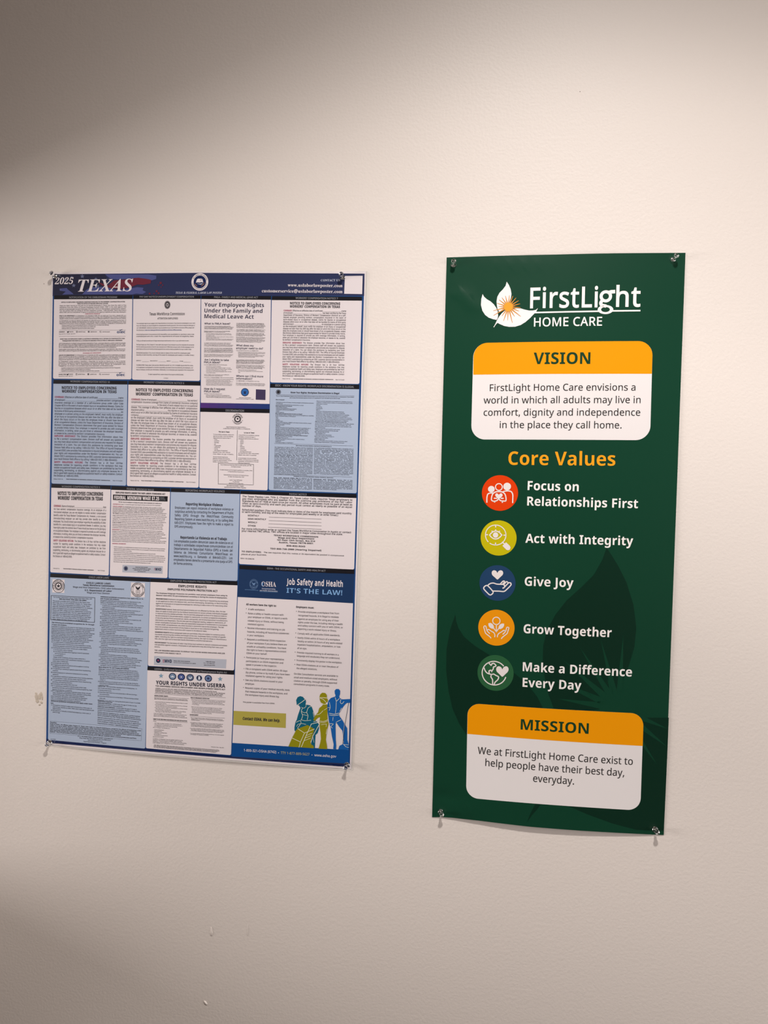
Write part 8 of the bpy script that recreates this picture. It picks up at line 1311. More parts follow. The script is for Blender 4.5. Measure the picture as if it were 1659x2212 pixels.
piece(2,'contact_flag','olive green contact flag',[
('P','olive',3,[75.3,97.9,177.1,99.6,177.2,72,75.6,71.1]),
('T','ink2',4,'Z',0.0,5.44,93.7,82,166,82.6,'Contact OSHA. We can help.')])
piece(2,'footer_band','bright blue footer band',[
('P','footblue',3,[74.5,36.2,299.2,38.4,299,12.5,73.8,10]),
('P','navy',3,[73.8,10,299,12.5,298.9,10.7,73.8,7.7]),
('T','white',4,'R',0.02,4.65,97.3,21.6,160.3,22.5,'1-800-321-OSHA (6742)'),
('T','dimolive',4,'R',0.02,4.63,168.9,21.9,224.1,22.8,'TTY 1-877-889-5627'),
('T','white',4,'R',0.02,4.61,233.4,22.2,275.1,22.4,'www.osha.gov'),
('E','white',4,164.6,23.8,0.81,0.8,0,0,360),
('E','white',4,228.9,24.2,0.8,0.8,0,0,360)])
piece(2,'worker_figure','teal silhouette of a worker in a hard hat bending forward',[
('P','teal',4,[197.3,117.4,196.5,122.4,195.8,126.3,198.4,132,203.4,134.4,208.4,133.3,211.4,129.7,213.6,128.9,214.7,124.3,213.9,119,221.1,118.4,225.5,116.3,228.6,108.5,231.5,99.2,231.9,92.9,240.5,83.1,240.7,74.4,238.5,66.3,234.7,62.9,234.3,48.5,234.1,37,227.4,37.7,226.8,48,225,65.4,218.3,77.7,205.6,73.6,197,66.7,194.2,68.4,194,74.5,195.7,84.9,197.9,89.1,199.8,97.1,202.3,105.3,204.5,112.1,201.5,116.7]),
('L','figline',6,0.9,0,[198.9,117.5,207.4,123.9,213.3,129]),
('L','figline',6,0.8,0,[208.5,112,206.8,108,206.4,106.7,206.3,105.5,206.5,104.3,207,103,208.2,100.4,208.7,99.1,208.9,97.7,208.8,96.3,208.5,94.8,206.7,89.6]),
('L','figline',6,0.8,0,[225.5,116.6,222.7,115.5,221.5,115,220.5,114.3,219.7,113.5,218.9,112.4,218.3,110.9,217.7,109.3,217.2,107.6,216.9,106,216.7,104.6,216.9,103.5,217.3,102.5,218.5,100.5,219,99.5,219.3,98.4,219.3,97.1,219.1,95.6,217.9,90.4]),
('L','figline',6,0.7,0,[207.1,105.6,210.2,104,211.1,103.7,212,103.5,212.8,103.5,213.7,103.7,216.7,104.6]),
('L','figline',6,0.7,0,[205.9,89.6,211,88.7,214,88.5,217.9,88.9,225.1,90.1]),
('L','figline',6,0.7,0,[197,84.2,200.6,86.4,202.1,87.2,203.4,87.7,204.4,87.9,205.1,87.6,205.6,87,206,86.1,206.2,85.1,206.3,84.1,206.1,83.2,205.5,81.8,203.2,78,200,73.3]),
('L','figline',6,0.6,0,[208.8,100.1,217.7,98.3]),
('L','figline',6,0.6,0,[198.3,76.3,199.1,78.4,199.5,79.2,200,79.9,200.6,80.5,201.6,81,202.8,81.5,205.7,82.2,208.5,82.6,209.8,82.6,211.2,82.4,215.8,81.5]),
('L','figline',6,0.6,0,[228.7,105.4,230.5,96]),
('L','figline',6,0.6,0,[229.1,60.9,231.9,48.4]),
('L','figline',6,0.6,0,[206.1,113.5,208.3,112.6,209.2,112.3,210.1,112.1,210.9,112.2,211.7,112.5,212.4,112.9,213.2,113.5,214.4,114.9,214.8,115.6,215,116.4,215,118.2,214.7,120.4])])
piece(2,'worker_figure','olive silhouette of a worker pulling a hand truck of boxes',[
('P','olive2',5,[239.9,134.3,241.2,139.9,245.1,143.5,250.6,143.2,253.9,139.5,254.2,133.9,256.3,130.1,255.6,126.4,252.9,125.3,252,122.7,256,121.1,257.9,116,255.9,108.7,256.2,100.8,257,92.9,258.8,85.1,256.9,75.5,255.3,64.3,254.6,54.7,256.6,46.1,257.7,37.4,241,37,243.4,46,245.1,55.6,244.1,66.7,242.2,77.7,241.6,88,242.1,97.5,237.7,94.9,232.3,88.9,229.4,91.1,232.8,99.3,238.2,106,240.2,114,244.2,117.5,247.3,121.2,245.7,123.6,243.2,124.5,241,129.2]),
('P','olive2',5,[183.8,38.1,190.1,54.2,197.4,69.6,200.8,72.5,219,80.6,232.4,73.8,228.7,60.9,225.2,48.7,227.2,44,231.4,41.9,232.2,37.2,184.1,37.1]),
('L','figline',6,0.9,0,[240.6,133.9,246.9,134.3,254.1,133.9]),
('L','figline',6,0.8,0,[240.9,133.1,244.9,132.1,246,131.6,247,131.1,248.1,130.4,249.2,129.4,252.7,125.9]),
('L','figline',6,0.8,0,[244.1,123.8,247,122.3,248,121.9,248.9,121.7,249.9,121.8,251,121.9,254.9,122.9]),
('L','figline',6,0.8,0,[242.2,89.6,246.5,89.1,247.8,89.1,249,89.2,250.4,89.7,251.9,90.3,257,92.9]),
('L','figline',6,0.6,0,[242.4,86.9,246.6,86.6,247.9,86.7,249.1,86.9,250.4,87.3,252,88,257.1,90.6]),
('L','figline',6,0.6,0,[244.4,82.6,254.7,84.9,254.1,79.3]),
('L','figline',6,0.7,0,[235.2,101,239.3,102,240.4,102.5,241.5,103,242.6,104,243.8,105.2,247.6,109.8]),
('L','figline',6,0.6,0,[255.8,75.4,254.5,65.8]),
('L','figline',6,0.6,0,[249.2,110.7,255.4,115]),
('L','figline',6,0.9,0,[200.5,72.3,213.5,64.9,232.1,73.8]),
('L','figline',6,0.9,0,[213.5,64.9,206.6,48.2,203.7,37.2]),
('L','figline',6,0.9,0,[190.1,53.8,206.3,47.4]),
('L','figline',6,1,0,[240.3,87.1,226.1,83,218.6,65,208.2,37.9]),
('L','figline',6,1,0,[242,84.8,229.9,61,226.3,48]),
('L','figline',6,0.7,0,[216.4,60,227.9,65.6]),
('L','figline',6,0.7,0,[214.1,55.1,225.9,60.7]),
('L','figline',6,0.7,0,[212.6,50.2,225.3,55.9]),
('L','figline',6,0.7,0,[230,87.2,234.1,88.4,236.3,89.2,238.1,90.1,241,91.9])])
piece(2,'worker_figure','blue silhouette of a standing worker leaning on a shovel',[
('P','figblue',5,[268.9,143.5,268.4,148.7,271,152,276,152.3,278.8,148.9,278.7,142.6,277.4,138.2,278,135.7,282.8,133.2,286.6,133.6,297.9,134.8,298.1,127.8,291.5,126.8,287.2,121.8,282.7,114.9,280.3,110,277.9,106.6,278.8,101.5,284.2,94.7,289.9,85.6,294.2,79.5,294.8,70.1,295.1,57.4,297.9,48.9,298.1,38.6,278.3,38,280.5,45.3,285.6,48.1,288.3,52.2,286.1,67.9,285.2,74.2,278.6,81.7,273.3,89.2,272.1,86,272.6,71.8,273.3,55.9,274.6,44.9,274.3,38.2,268.8,38.6,269.5,47.7,265.9,61.8,262.8,79,259.7,88.4,257.7,100.9,256.1,108.7,255,119.7,257.4,129.1,261.5,134.4,269.8,137.8,270.2,140.5]),
('L','figline',6,0.8,0,[270,135.7,272.1,128.7,277.8,134.6]),
('L','figline',6,0.7,0,[272.1,128.7,272,117.7,271.2,106.5]),
('L','figline',6,0.8,0,[259.5,105.5,265.1,104.6,266.8,104.4,268.4,104.4,270.1,104.7,272,105.1,278.2,107]),
('L','figline',6,0.8,0,[259.9,102.3,265.3,101.7,267,101.6,268.5,101.6,272,102.2,278.3,103.8]),
('L','figline',6,0.7,0,[280.6,133.2,279.7,129.5,279.5,128.4,279.6,127.6,279.9,126.9,280.4,126.3,280.9,125.7,281.6,125.2,282.2,125,282.9,125,283.5,125.4,285,127.1,286.7,129.6]),
('L','figline',6,0.7,0,[259.1,126.3,260.5,120.2,260.8,118.5,260.9,117,260.8,115.8,260.5,114.5,259.1,110.5]),
('L','figline',6,0.6,0,[256.2,116.6,261,115.7]),
('L','figline',6,0.7,0,[272.8,89.2,278.3,92.7,282.2,94.6]),
('L','figline',6,0.7,0,[260.2,86,265.6,86.2,266.8,86,267.4,85.7,267.3,85.1,266.7,84.3,264,81.5,263.6,80.7,263.7,80,264.1,79.4,264.7,78.9,266.4,77.7]),
('L','figline',6,0.7,0,[267,98.3,266.4,92]),
('L','figline',6,0.7,0,[286.2,50.8,290.1,46.5,291.3,45.4,292.4,44.6,293.3,44.1,294.4,43.8,298.1,43.4]),
('L','figline',6,0.6,0,[289.1,48.3,298,48.1]),
('L','figline',6,0.6,0,[279.3,110.2,282.3,116.7]),
('L','navy',6,0.9,0,[295.4,127.3,289.8,87.2,286.8,49.7]),
('L','figline',6,0.4,0,[294.2,127.3,288.6,87.1,285.6,50.1])])
thing_data('values')
piece(1,'banner_sheet','glossy dark green vinyl sheet',[
('P','green',0,[-205.6,1021.5,-107,1021.6,-14.7,1021.6,86.5,1022.7,206.1,1023.1,206.1,-0.4,157.9,-1,59.2,-1.9,-29.2,-1.6,-119.9,1.2,-170.6,1.7,-191,0.7,-206,-1.1])])
piece(1,'leaf_silhouette','large dark green leaf shapes printed behind the text',[
('P','leaf',1,[-173.1,377.6,-171.7,366.8,-167.2,353.7,-156.5,338,-137.1,322.8,-113.5,309.4,-87,294.8,-66.4,278.4,-51.8,267.5,-37,253.8,-22.2,235.6,-12.5,217.1,-58,186.1,-103.5,158.9,-147.3,158.4,-161.1,178.2,-173.6,204.2,-181.8,236.5,-187.2,275,-187.4,313.8,-181.8,349.9]),
('P','leaf',1,[89.5,508.7,99.1,494.7,110.9,476.4,125.8,448.3,139.1,408.6,145.3,368.6,143.1,333.9,135,301.8,124.9,272.4,118.8,246.1,102.7,223.5,66.3,215.8,32.4,216,6.8,217.4,-3.1,242.6,-10.5,271.5,-15.1,300.5,-15.1,329.7,-8.9,359.1,4.4,385.9,23.4,412.8,47.9,436.9,69.5,460.7,82.7,487]),
('P','leaf',1,[159.3,208.8,206.9,211.1,206.9,166.2,206.5,78.8,206,7.7,180.5,6.5,158,6.3,115.4,15.4,72.5,28.7,38,41.7,36.2,98,95.4,189.6]),
('P','leaf',1,[-9.2,43.9,-16.1,32.6,-25.7,20,-34,6.4,-30,19,-24.1,32.9,-19.3,43.1])])
piece(2,'sun_burst','green sun with pointed rays cut into the leaf',[
('P','green',2,[152.6,225,151.8,216.1,148.8,207.7,143.8,200.4,137.1,194.6,129.3,190.7,120.7,189.1,112.1,189.9,104,192.9,97,198,91.5,204.8,87.9,212.9,86.4,221.8,87.3,230.7,90.3,239.2,95.3,246.5,102,252.3,109.9,256.1,118.4,257.7,127,256.9,135,253.8,142.1,248.7,147.5,241.9,151.1,233.8]),
('P','green',2,[109.2,249.4,48.5,330.5,99.9,242.7]),
('P','green',2,[117.4,251.5,84.5,346,106.6,248.1]),
('P','green',2,[126,250.9,123.4,354.8,114.8,251.1]),
('P','green',2,[102.8,245.7,19.6,306.7,95,235.7]),
('P','green',2,[97.2,239.4,2.3,270.7,92.5,227.5]),
('P','green',2,[97.7,240.6,48.2,252.8,92.1,226.6]),
('P','green',2,[93.8,232.9,13.3,235.4,92.3,220.1]),
('P','green',2,[142.3,208.1,206.5,190.8,146.6,220.1]),
('P','green',2,[137,201.7,205.8,158.9,145,213]),
('P','green',2,[130.5,197.6,190.2,125.5,140.4,205.3]),
('P','green',2,[113.5,250.6,98.1,277,105.2,247])])
piece(1,'logo_lettering','white brand lettering over a thin white rule',[
('T','bright',3,'R',0.026,34.57,-56,929,60.4,930,'FirstLi'),
('T','bright',3,'R',0.026,34.27,91.5,930.8,132.9,931.1,'ht'),
('E','bright',3,73.7,948.3,10.66,10.55,0.5,0,360),
('L','bright',3,6.2,0,[78.8,954.8,83,956.2,87.8,956.4]),
('L','bright',3,5.6,0,[68,941.3,66.1,938.6,65.7,937.7,65.5,937,65.5,936.3,65.6,935.6,66.2,934.2,66.7,933.7,67.2,933.2,68.1,932.8,70.5,932.2,73.7,931.6]),
('E','bright',3,73.9,925.4,13.33,7.85,0.56,0,360),
('L','bright',3,2.6,0,[-46.8,920.7,61.7,922.5]),
('L','bright',3,2.6,0,[86.2,923.1,132.7,923.7]),
('T','bright',3,'R',0.022,14.99,-48.3,896.4,68.9,897.7,'HOME CARE')])
piece(1,'logo_flower','white three petal flower mark with an orange sun',[
('P','bright',3,[-139.8,954.9,-141.9,946.2,-142.2,935.3,-139.5,925.5,-134.4,917.8,-127.8,912.8,-120.1,910,-114.1,908.6,-112.3,911.5,-111.2,916.4,-112.3,922.9,-114.7,929.5,-119.2,936,-125.3,941.6,-131.9,945.5,-136.9,949.9]),
('P','bright',3,[-97.9,975.7,-99.7,968.7,-104.3,962.3,-110.1,956.4,-113.7,949.5,-114.8,941.4,-114,933.8,-112.4,926.2,-111.3,920.7,-109.1,921.8,-104.4,926,-97,932.4,-91.9,939.9,-89.7,947.4,-89,953.9,-90.5,962,-93.8,969.6]),
('P','bright',3,[-42.2,928.7,-45.5,925.5,-50.8,924.4,-57.2,924.3,-64.7,926,-72.2,928.3,-79.7,928.7,-87.2,927.9,-94.7,927,-100,924.9,-105.3,920.1,-109.4,914.7,-112.5,909.4,-116.6,900.2,-119,895.9,-118,895.6,-115,900.2,-112.1,903.4,-108,901.2,-100.3,897.8,-91.7,896.1,-80.9,896.2,-71.4,899.1,-63,904.4,-55.7,910.8,-49.5,917.5,-44.9,922.5])])
piece(2,'leaf_gap','',[
('L','leaf2',4,1.2,0,[-111.5,926.1,-110.7,920.7,-111.1,914.8,-106.4,920.6,-99,926.5])])
piece(2,'sun_disc','orange sun with thin rays',[
('P','ray',5,[-94.4,937.3,-99.4,950.9,-100,950.8,-96.6,936.7]),
('P','ray',5,[-92.3,937.1,-92.4,951.8,-93,951.8,-94.6,937.3]),
('P','ray',5,[-90.5,936.3,-86.1,950.2,-86.7,950.5,-92.7,937.2]),
('P','ray',5,[-89.1,935,-80.4,946.8,-80.9,947.3,-91,936.5]),
('P','ray',5,[-88.2,933.3,-75.9,941.8,-76.2,942.4,-89.5,935.3]),
('P','ray',5,[-87.8,931.5,-73.4,936,-73.6,936.7,-88.4,933.9]),
('P','ray',5,[-87.9,929.6,-72.6,929.3,-72.6,930,-87.8,932]),
('P','ray',5,[-88.6,927.9,-74.9,923.1,-74.7,923.7,-87.8,930.1]),
('P','ray',5,[-89.7,926.6,-72,914,-71.6,914.5,-88.3,928.5]),
('P','ray',5,[-91.4,925.6,-82.8,914.2,-82.3,914.5,-89.4,926.9]),
('P','ray',5,[-93.3,925.2,-86.3,903.2,-85.7,903.3,-91,925.8]),
('P','ray',5,[-95.1,925.4,-94.8,907.5,-94.2,907.5,-92.8,925.2]),
('P','ray',5,[-96.7,926.1,-102,906.6,-101.4,906.4,-94.4,925.3]),
('P','ray',5,[-98,927.2,-104.9,915.7,-104.3,915.3,-96.1,925.8]),
('P','ray',5,[-99.4,929.4,-119.9,916.8,-119.6,916.2,-98.2,927.4]),
('P','ray',5,[-99.8,931.1,-120.1,925.3,-119.9,924.7,-99.1,928.7]),
('P','ray',5,[-99.7,932.7,-111,932.4,-111,931.8,-99.7,930.4]),
('P','ray',5,[-99.1,934.4,-113.5,938.4,-113.6,937.8,-99.8,932.1]),
('P','ray',5,[-97.9,935.9,-110.1,944.3,-110.5,943.7,-99.2,934]),
('P','ray',5,[-96.3,936.9,-105.3,948.1,-105.8,947.7,-98.2,935.6]),
('E','sun',6,-93.8,931.3,7.74,7.79,0,0,360)])
piece(1,'vision_card','white rounded card headed in orange, near the top',[
('P','card',2,[-153.5,843,-153.2,846.7,-152.4,850.4,-150.9,854.1,-148.8,857.6,-146.1,860.8,-143,863.5,-139.5,865.6,-135.8,867.1,-132.1,868,-128.5,868.3,131.3,871,134.9,870.8,138.6,870,142.3,868.6,145.8,866.5,149,863.9,151.7,860.7,153.8,857.3,155.3,853.6,156.1,849.9,156.4,846.3,157.2,724.1,157,720.4,156.2,716.7,154.7,713,152.7,709.5,150,706.3,146.9,703.6,143.4,701.5,139.7,700,136,699.1,132.4,698.8,-128.4,696,-132,696.2,-135.7,697,-139.4,698.4,-142.9,700.5,-146.1,703.1,-148.7,706.3,-150.8,709.7,-152.3,713.4,-153.1,717.1,-153.4,720.7])])
piece(2,'card_header','orange header with dark green lettering',[
('P','orange',3,[-153,843,-152.8,846.7,-152,850.4,-150.6,854.1,-148.6,857.6,-146,860.8,-142.9,863.5,-139.5,865.6,-135.8,867.1,-132.1,868,-128.5,868.3,131.3,871,134.9,870.8,138.6,870,142.3,868.6,145.8,866.5,149,863.9,151.6,860.7,153.7,857.3,155.2,853.6,156.1,849.9,156.4,846.3,156.5,814.6,-152.4,811.7]),
('T','greentext',4,'B',0,20.23,-47,830.2,50.9,830.9,'VISION')])
piece(2,'card_text','',[
('T','text',4,'R',0.006,11.94,-122.4,782.4,129.5,785.1,'FirstLight Home Care envisions a'),
('T','text',4,'R',0.006,11.95,-132.7,760.2,139,763.4,'world in which all adults may live in'),
('T','text',4,'R',0.006,11.97,-132.1,738.4,139.1,741.5,'comfort, dignity and independence'),
('T','text',4,'R',0.006,11.98,-102.9,716.7,108.1,718.8,'in the place they call home.')])
piece(1,'section_heading','orange section heading',[
('T','heading',2,'B',-0.012,24.03,-85.9,651.3,99.5,653.3,'Core Values')])
piece(1,'value_medallion','red orange disc with three white people',[
('E','medred',2,-99.3,600.7,32.01,31.9,0,0,360)])
piece(2,'icon','',[
('E','icon',4,-114.7,607.3,5.95,5.77,0,0,360),
('E','icon',4,-101.4,611.4,6.88,6.95,0.74,0,360),
('E','icon',4,-86.9,612.6,6.85,6.82,0,0,360),
('L','icon',4,2.05,0,[-122,583.3,-122.2,589.7,-122.1,592.9,-121.6,595.8,-121.1,597.5,-120.7,598.1,-120.2,598.6,-119,599.4,-116.9,600,-115,600.3,-111.3,600.4]),
('L','icon',4,2.05,0,[-94.1,603,-92.3,603.8,-91.3,604.1,-88,604.6,-85.5,604.8,-84.4,604.8,-82.5,604.6,-80.6,604.2,-79.8,603.8,-79.1,603.3,-78.5,602.7,-77.5,601,-76.8,599.1,-76.4,597.6,-76.3,596.2,-76.3,583.8]),
('L','icon',4,2.05,1,[-108.2,585.8,-110.3,585.8,-111.6,586.1,-112.1,586.3,-113,586.9,-113.4,587.2,-113.9,588.1,-114.1,588.6,-114.1,590.3,-113.9,592.3,-113.5,594.3,-112.8,596.9,-112,598.5,-111.5,599.2,-111,599.8,-109.7,600.9,-109,601.4,-107.5,602.2,-105.5,602.8,-102.3,603.2,-99.1,603.2,-96.9,603,-95.9,602.8,-94.2,602.1,-92.7,601.2,-91.3,600.1,-90.8,599.5,-89.9,598.1,-89.3,596.6,-88.7,594.1,-88.3,592.2,-88.2,590.3,-88.1,588.5,-88.3,587.5,-88.5,587.1,-88.9,586.8,-89.4,586.6,-90,586.5,-91.6,586.4,-94.8,586.6,-97.4,587,-98.1,587.3,-98.7,587.7,-100.2,589.3,-100.7,589.7,-101.2,589.8,-101.7,589.7,-102.1,589.3,-103.5,587.6,-104.1,587.1,-106.1,586.3]),
('L','icon',4,2.05,0,[-108.3,586.1,-108.3,584]),
('L','icon',4,2.05,0,[-94.6,586.4,-94.5,583.8]),
('L','icon',4,2.05,0,[-109.2,591.1,-104.2,591]),
('L','icon',4,2.05,0,[-97.1,591.2,-93,591.4]),
('P','icon',5,[-101,597.1,-101.2,597.2,-102,598.7,-102.3,599,-103.5,599.6,-104.8,600,-105.9,599.7,-106.8,599.1,-107.4,598,-107.5,596.7,-107.4,595.9,-107.1,595.1,-106.7,594.4,-106.3,594,-103.5,591.5,-101.7,589.9,-101.2,589.6,-100.8,589.5,-100.4,589.6,-99.9,589.9,-98.3,591.7,-95.6,594.2,-95.2,594.7,-94.8,595.4,-94.6,596.2,-94.5,597,-94.7,598.3,-95.3,599.4,-96.3,600,-97.5,600.1,-98.7,599.8,-99.9,599,-100.2,598.7,-100.8,597.2])])
piece(1,'value_medallion','lime yellow disc with a white eye under a magnifying glass',[
('E','medlime',2,-99.4,519.9,31.85,31.68,0,0,360)])
piece(2,'icon','',[
('E','icon',4,-104.7,525,19.03,18.8,0.91,-124,226),
('L','icon',4,2.05,0,[-105.2,542.8,-105.1,539.2]),
('L','icon',4,2.05,0,[-122.6,525,-119,525.1]),
('L','icon',4,2.05,0,[-90.4,525.2,-86.9,525.3]),
('L','icon',4,2.05,0,[-104.5,510.9,-104.4,507.6]),
('L','icon',4,2.05,1,[-115.6,524.6,-112.9,528.1,-109,531.1,-104.9,532.3,-100.7,531.4,-96.7,528.6,-93.8,525.4,-96.5,521.9,-100.4,518.9,-104.5,517.8,-108.7,518.6,-112.7,521.3]),
('E','icon',4,-104.9,525,4.76,4.82,0,0,360),
('L','icon',4,2.05,0,[-105,534.6,-104.9,532.2]),
('L','icon',4,2.05,0,[-111.6,532.2,-110.1,530.4]),
('L','icon',4,2.05,0,[-97.8,532.4,-98.9,530.7]),
('L','icon',4,2.05,0,[-92.5,512.9,-88.6,509.4]),
('P','icon',4,[-92.3,506.1,-85.9,512.7,-79.2,506.6,-77.7,503.4,-78.8,499.7,-82,498.3,-85,499.2])])
piece(1,'value_medallion','navy blue disc with a white heart over an open hand',[
('E','mednavy',2,-99.1,438.7,32.17,32.18,0,0,360)])
piece(2,'icon','',[
('P','icon',5,[-99.7,457,-100,457.2,-101.2,459.5,-101.6,460,-102.8,460.7,-103.5,461,-104.9,461.4,-105.6,461.5,-106.2,461.4,-107.3,461.1,-108.4,460.4,-108.8,460,-109.1,459.5,-109.6,458.3,-109.9,456.9,-109.9,456.3,-109.7,455,-109.3,453.8,-108.6,452.7,-108,451.9,-106.2,450.4,-103.5,448.2,-100.7,445.6,-100,445.2,-99.3,445,-98.7,445.2,-98,445.7,-95.4,448.5,-92.8,451,-91.2,452.7,-90.6,453.4,-90,454.6,-89.6,455.9,-89.5,457.1,-89.5,457.8,-89.8,459.1,-90.4,460.3,-90.8,460.7,-91.2,461.1,-92.3,461.7,-93.5,461.9,-94.1,461.9,-94.7,461.8,-96.1,461.3,-96.8,460.9,-97.9,460.1,-98.3,459.6,-99.4,457.2]),
('L','icon',4,2.05,1,[-123.3,429.2,-123,429.8,-122,431.1,-120.9,432.3,-120.3,432.7,-119,433.3,-118.3,433.4,-117.7,433.5,-117,433.4,-116.4,433.1,-115.1,432,-111.4,428.4,-108,424.6,-106.8,423.2,-106.6,422.8,-106.4,421.6,-106.5,420.5,-106.8,420,-107.2,419.4,-108.5,418,-110,416.9,-110.6,416.6,-111.2,416.5,-111.7,416.6,-112.9,417,-113.9,417.7,-116.8,420.3,-120.3,423.7,-122.9,426.5,-123.1,426.9,-123.4,427.8,-123.4,428.7]),
('L','icon',4,2.05,0,[-116.5,433.4,-114,435.8,-113.2,436.4,-112.4,436.9,-110.5,437.7,-109.5,438,-107.5,438.3,-106.4,438.3,-105.4,438.2,-101,436.9,-99.8,436.7,-98.2,436.6,-90.5,436.6,-89.1,436.5,-88.6,436.4,-87.5,435.9,-86.7,435.1,-86.4,434.7,-86.3,434.2,-86.3,432.8,-86.6,431.5,-86.8,431.1,-87.2,430.7,-88.2,430.2,-89.5,429.8]),
('L','icon',4,2.05,0,[-106,423.9,-95.9,424.1,-89.8,423.7,-88.3,423.8,-87,424.1,-85.8,424.7,-84.6,425.5,-82.6,427.5,-78.5,431.8,-76.5,434.2,-75.1,436.2,-74.9,436.7,-74.9,438,-75.3,439.1,-75.5,439.5,-75.9,439.8,-77,440.2,-78.2,440.2,-78.8,440.1,-79.3,439.8,-80.4,438.8,-82.7,436.3,-86,432.3]),
('L','icon',4,2.05,0,[-94.2,436.8,-91.5,440.2,-89.9,441.9,-88.7,442.7,-87.5,442.8,-86.8,442.6,-86.7,442.4,-86.7,441.7,-87,440.8,-87.8,439.3,-90.3,436.5]),
('L','icon',4,2.05,0,[-87.3,436.8,-84.9,440.3,-84.2,441.1,-83.5,441.6,-82.7,441.9,-82.4,441.9,-82,441.8,-81.4,441.3,-80.7,440.5])])
piece(1,'value_medallion','orange disc with two white hands and a sprout',[
('E','medorange',2,-98.8,357.7,32.37,32.56,0,0,360)])
piece(2,'icon','',[
('E','icon',4,-99.1,370.1,7.4,7.53,0.77,0,360),
('L','icon',4,1.7,0,[-98.9,362.9,-98.6,350.7]),
('L','icon',4,1.7,0,[-102.8,355.7,-98.6,350.4,-94.7,356.2]),
('P','icon',4,[-113.4,364.7,-109.8,366,-105.9,364.3,-103.4,360.6,-102.7,355.4,-107.1,355.5,-111,357.7,-112.9,360.9]),
('P','icon',4,[-84.9,365.5,-88.3,366,-92.4,364.1,-94.7,360.1,-95.3,355.2,-90.4,355.8,-86.9,358.3,-85.2,361.8]),
('L','icon',4,1.7,0,[-107.8,338.4,-109.7,340.4,-110.9,341.5,-115.4,344.7,-116.5,345.5,-117.4,346.4,-118,347.2,-118.4,348.1,-119.6,352,-120.7,355.2,-121.3,357.2,-121.3,357.9,-121.2,358.4,-120.5,359.3,-119.6,359.9,-119.2,360,-118.9,360,-118.1,359.6,-117.5,359,-117.3,358.6,-117,357.8,-116.2,354.1,-115.9,352.8,-115.4,351.7,-114.7,350.6,-113.8,349.6,-110.4,346.4]),
('L','icon',4,1.7,0,[-115.4,352.3,-113.6,353.4,-113,353.6,-112.4,353.6,-111.8,353.4,-111.1,353.1,-108.2,351.1,-104.6,349.4,-103.8,349,-103.1,348.4,-102.6,347.8,-101.8,346.4,-101,344.2,-101,342.9,-101.3,340.6]),
('L','icon',4,1.7,0,[-89.3,338.2,-87.6,340.7,-86.4,342,-80.6,346.8,-79.7,347.8,-79.2,348.6,-78.8,349.5,-77.8,353.4,-76.7,357,-76.5,358.4,-76.7,358.7,-76.9,359.1,-77.6,359.5,-78.4,359.7,-79.1,359.6,-79.5,359.5,-80.2,359,-80.5,358.6,-80.7,357.8,-81.4,354.3,-81.7,353.1,-82.2,352,-82.9,350.9,-83.7,349.8,-86.9,346.2]),
('L','icon',4,1.7,0,[-82.4,352.5,-84.2,353.4,-84.8,353.6,-85.3,353.5,-85.9,353.3,-86.6,352.9,-89.3,350.6,-93.6,347.9,-94.3,347.3,-95.2,346.1,-96.2,344.1,-96.5,343.1,-96.4,340.9])])
piece(1,'value_medallion','green disc with a white globe and heart',[
('E','medgreen',2,-98,275.4,32.34,32.57,0,0,360)])
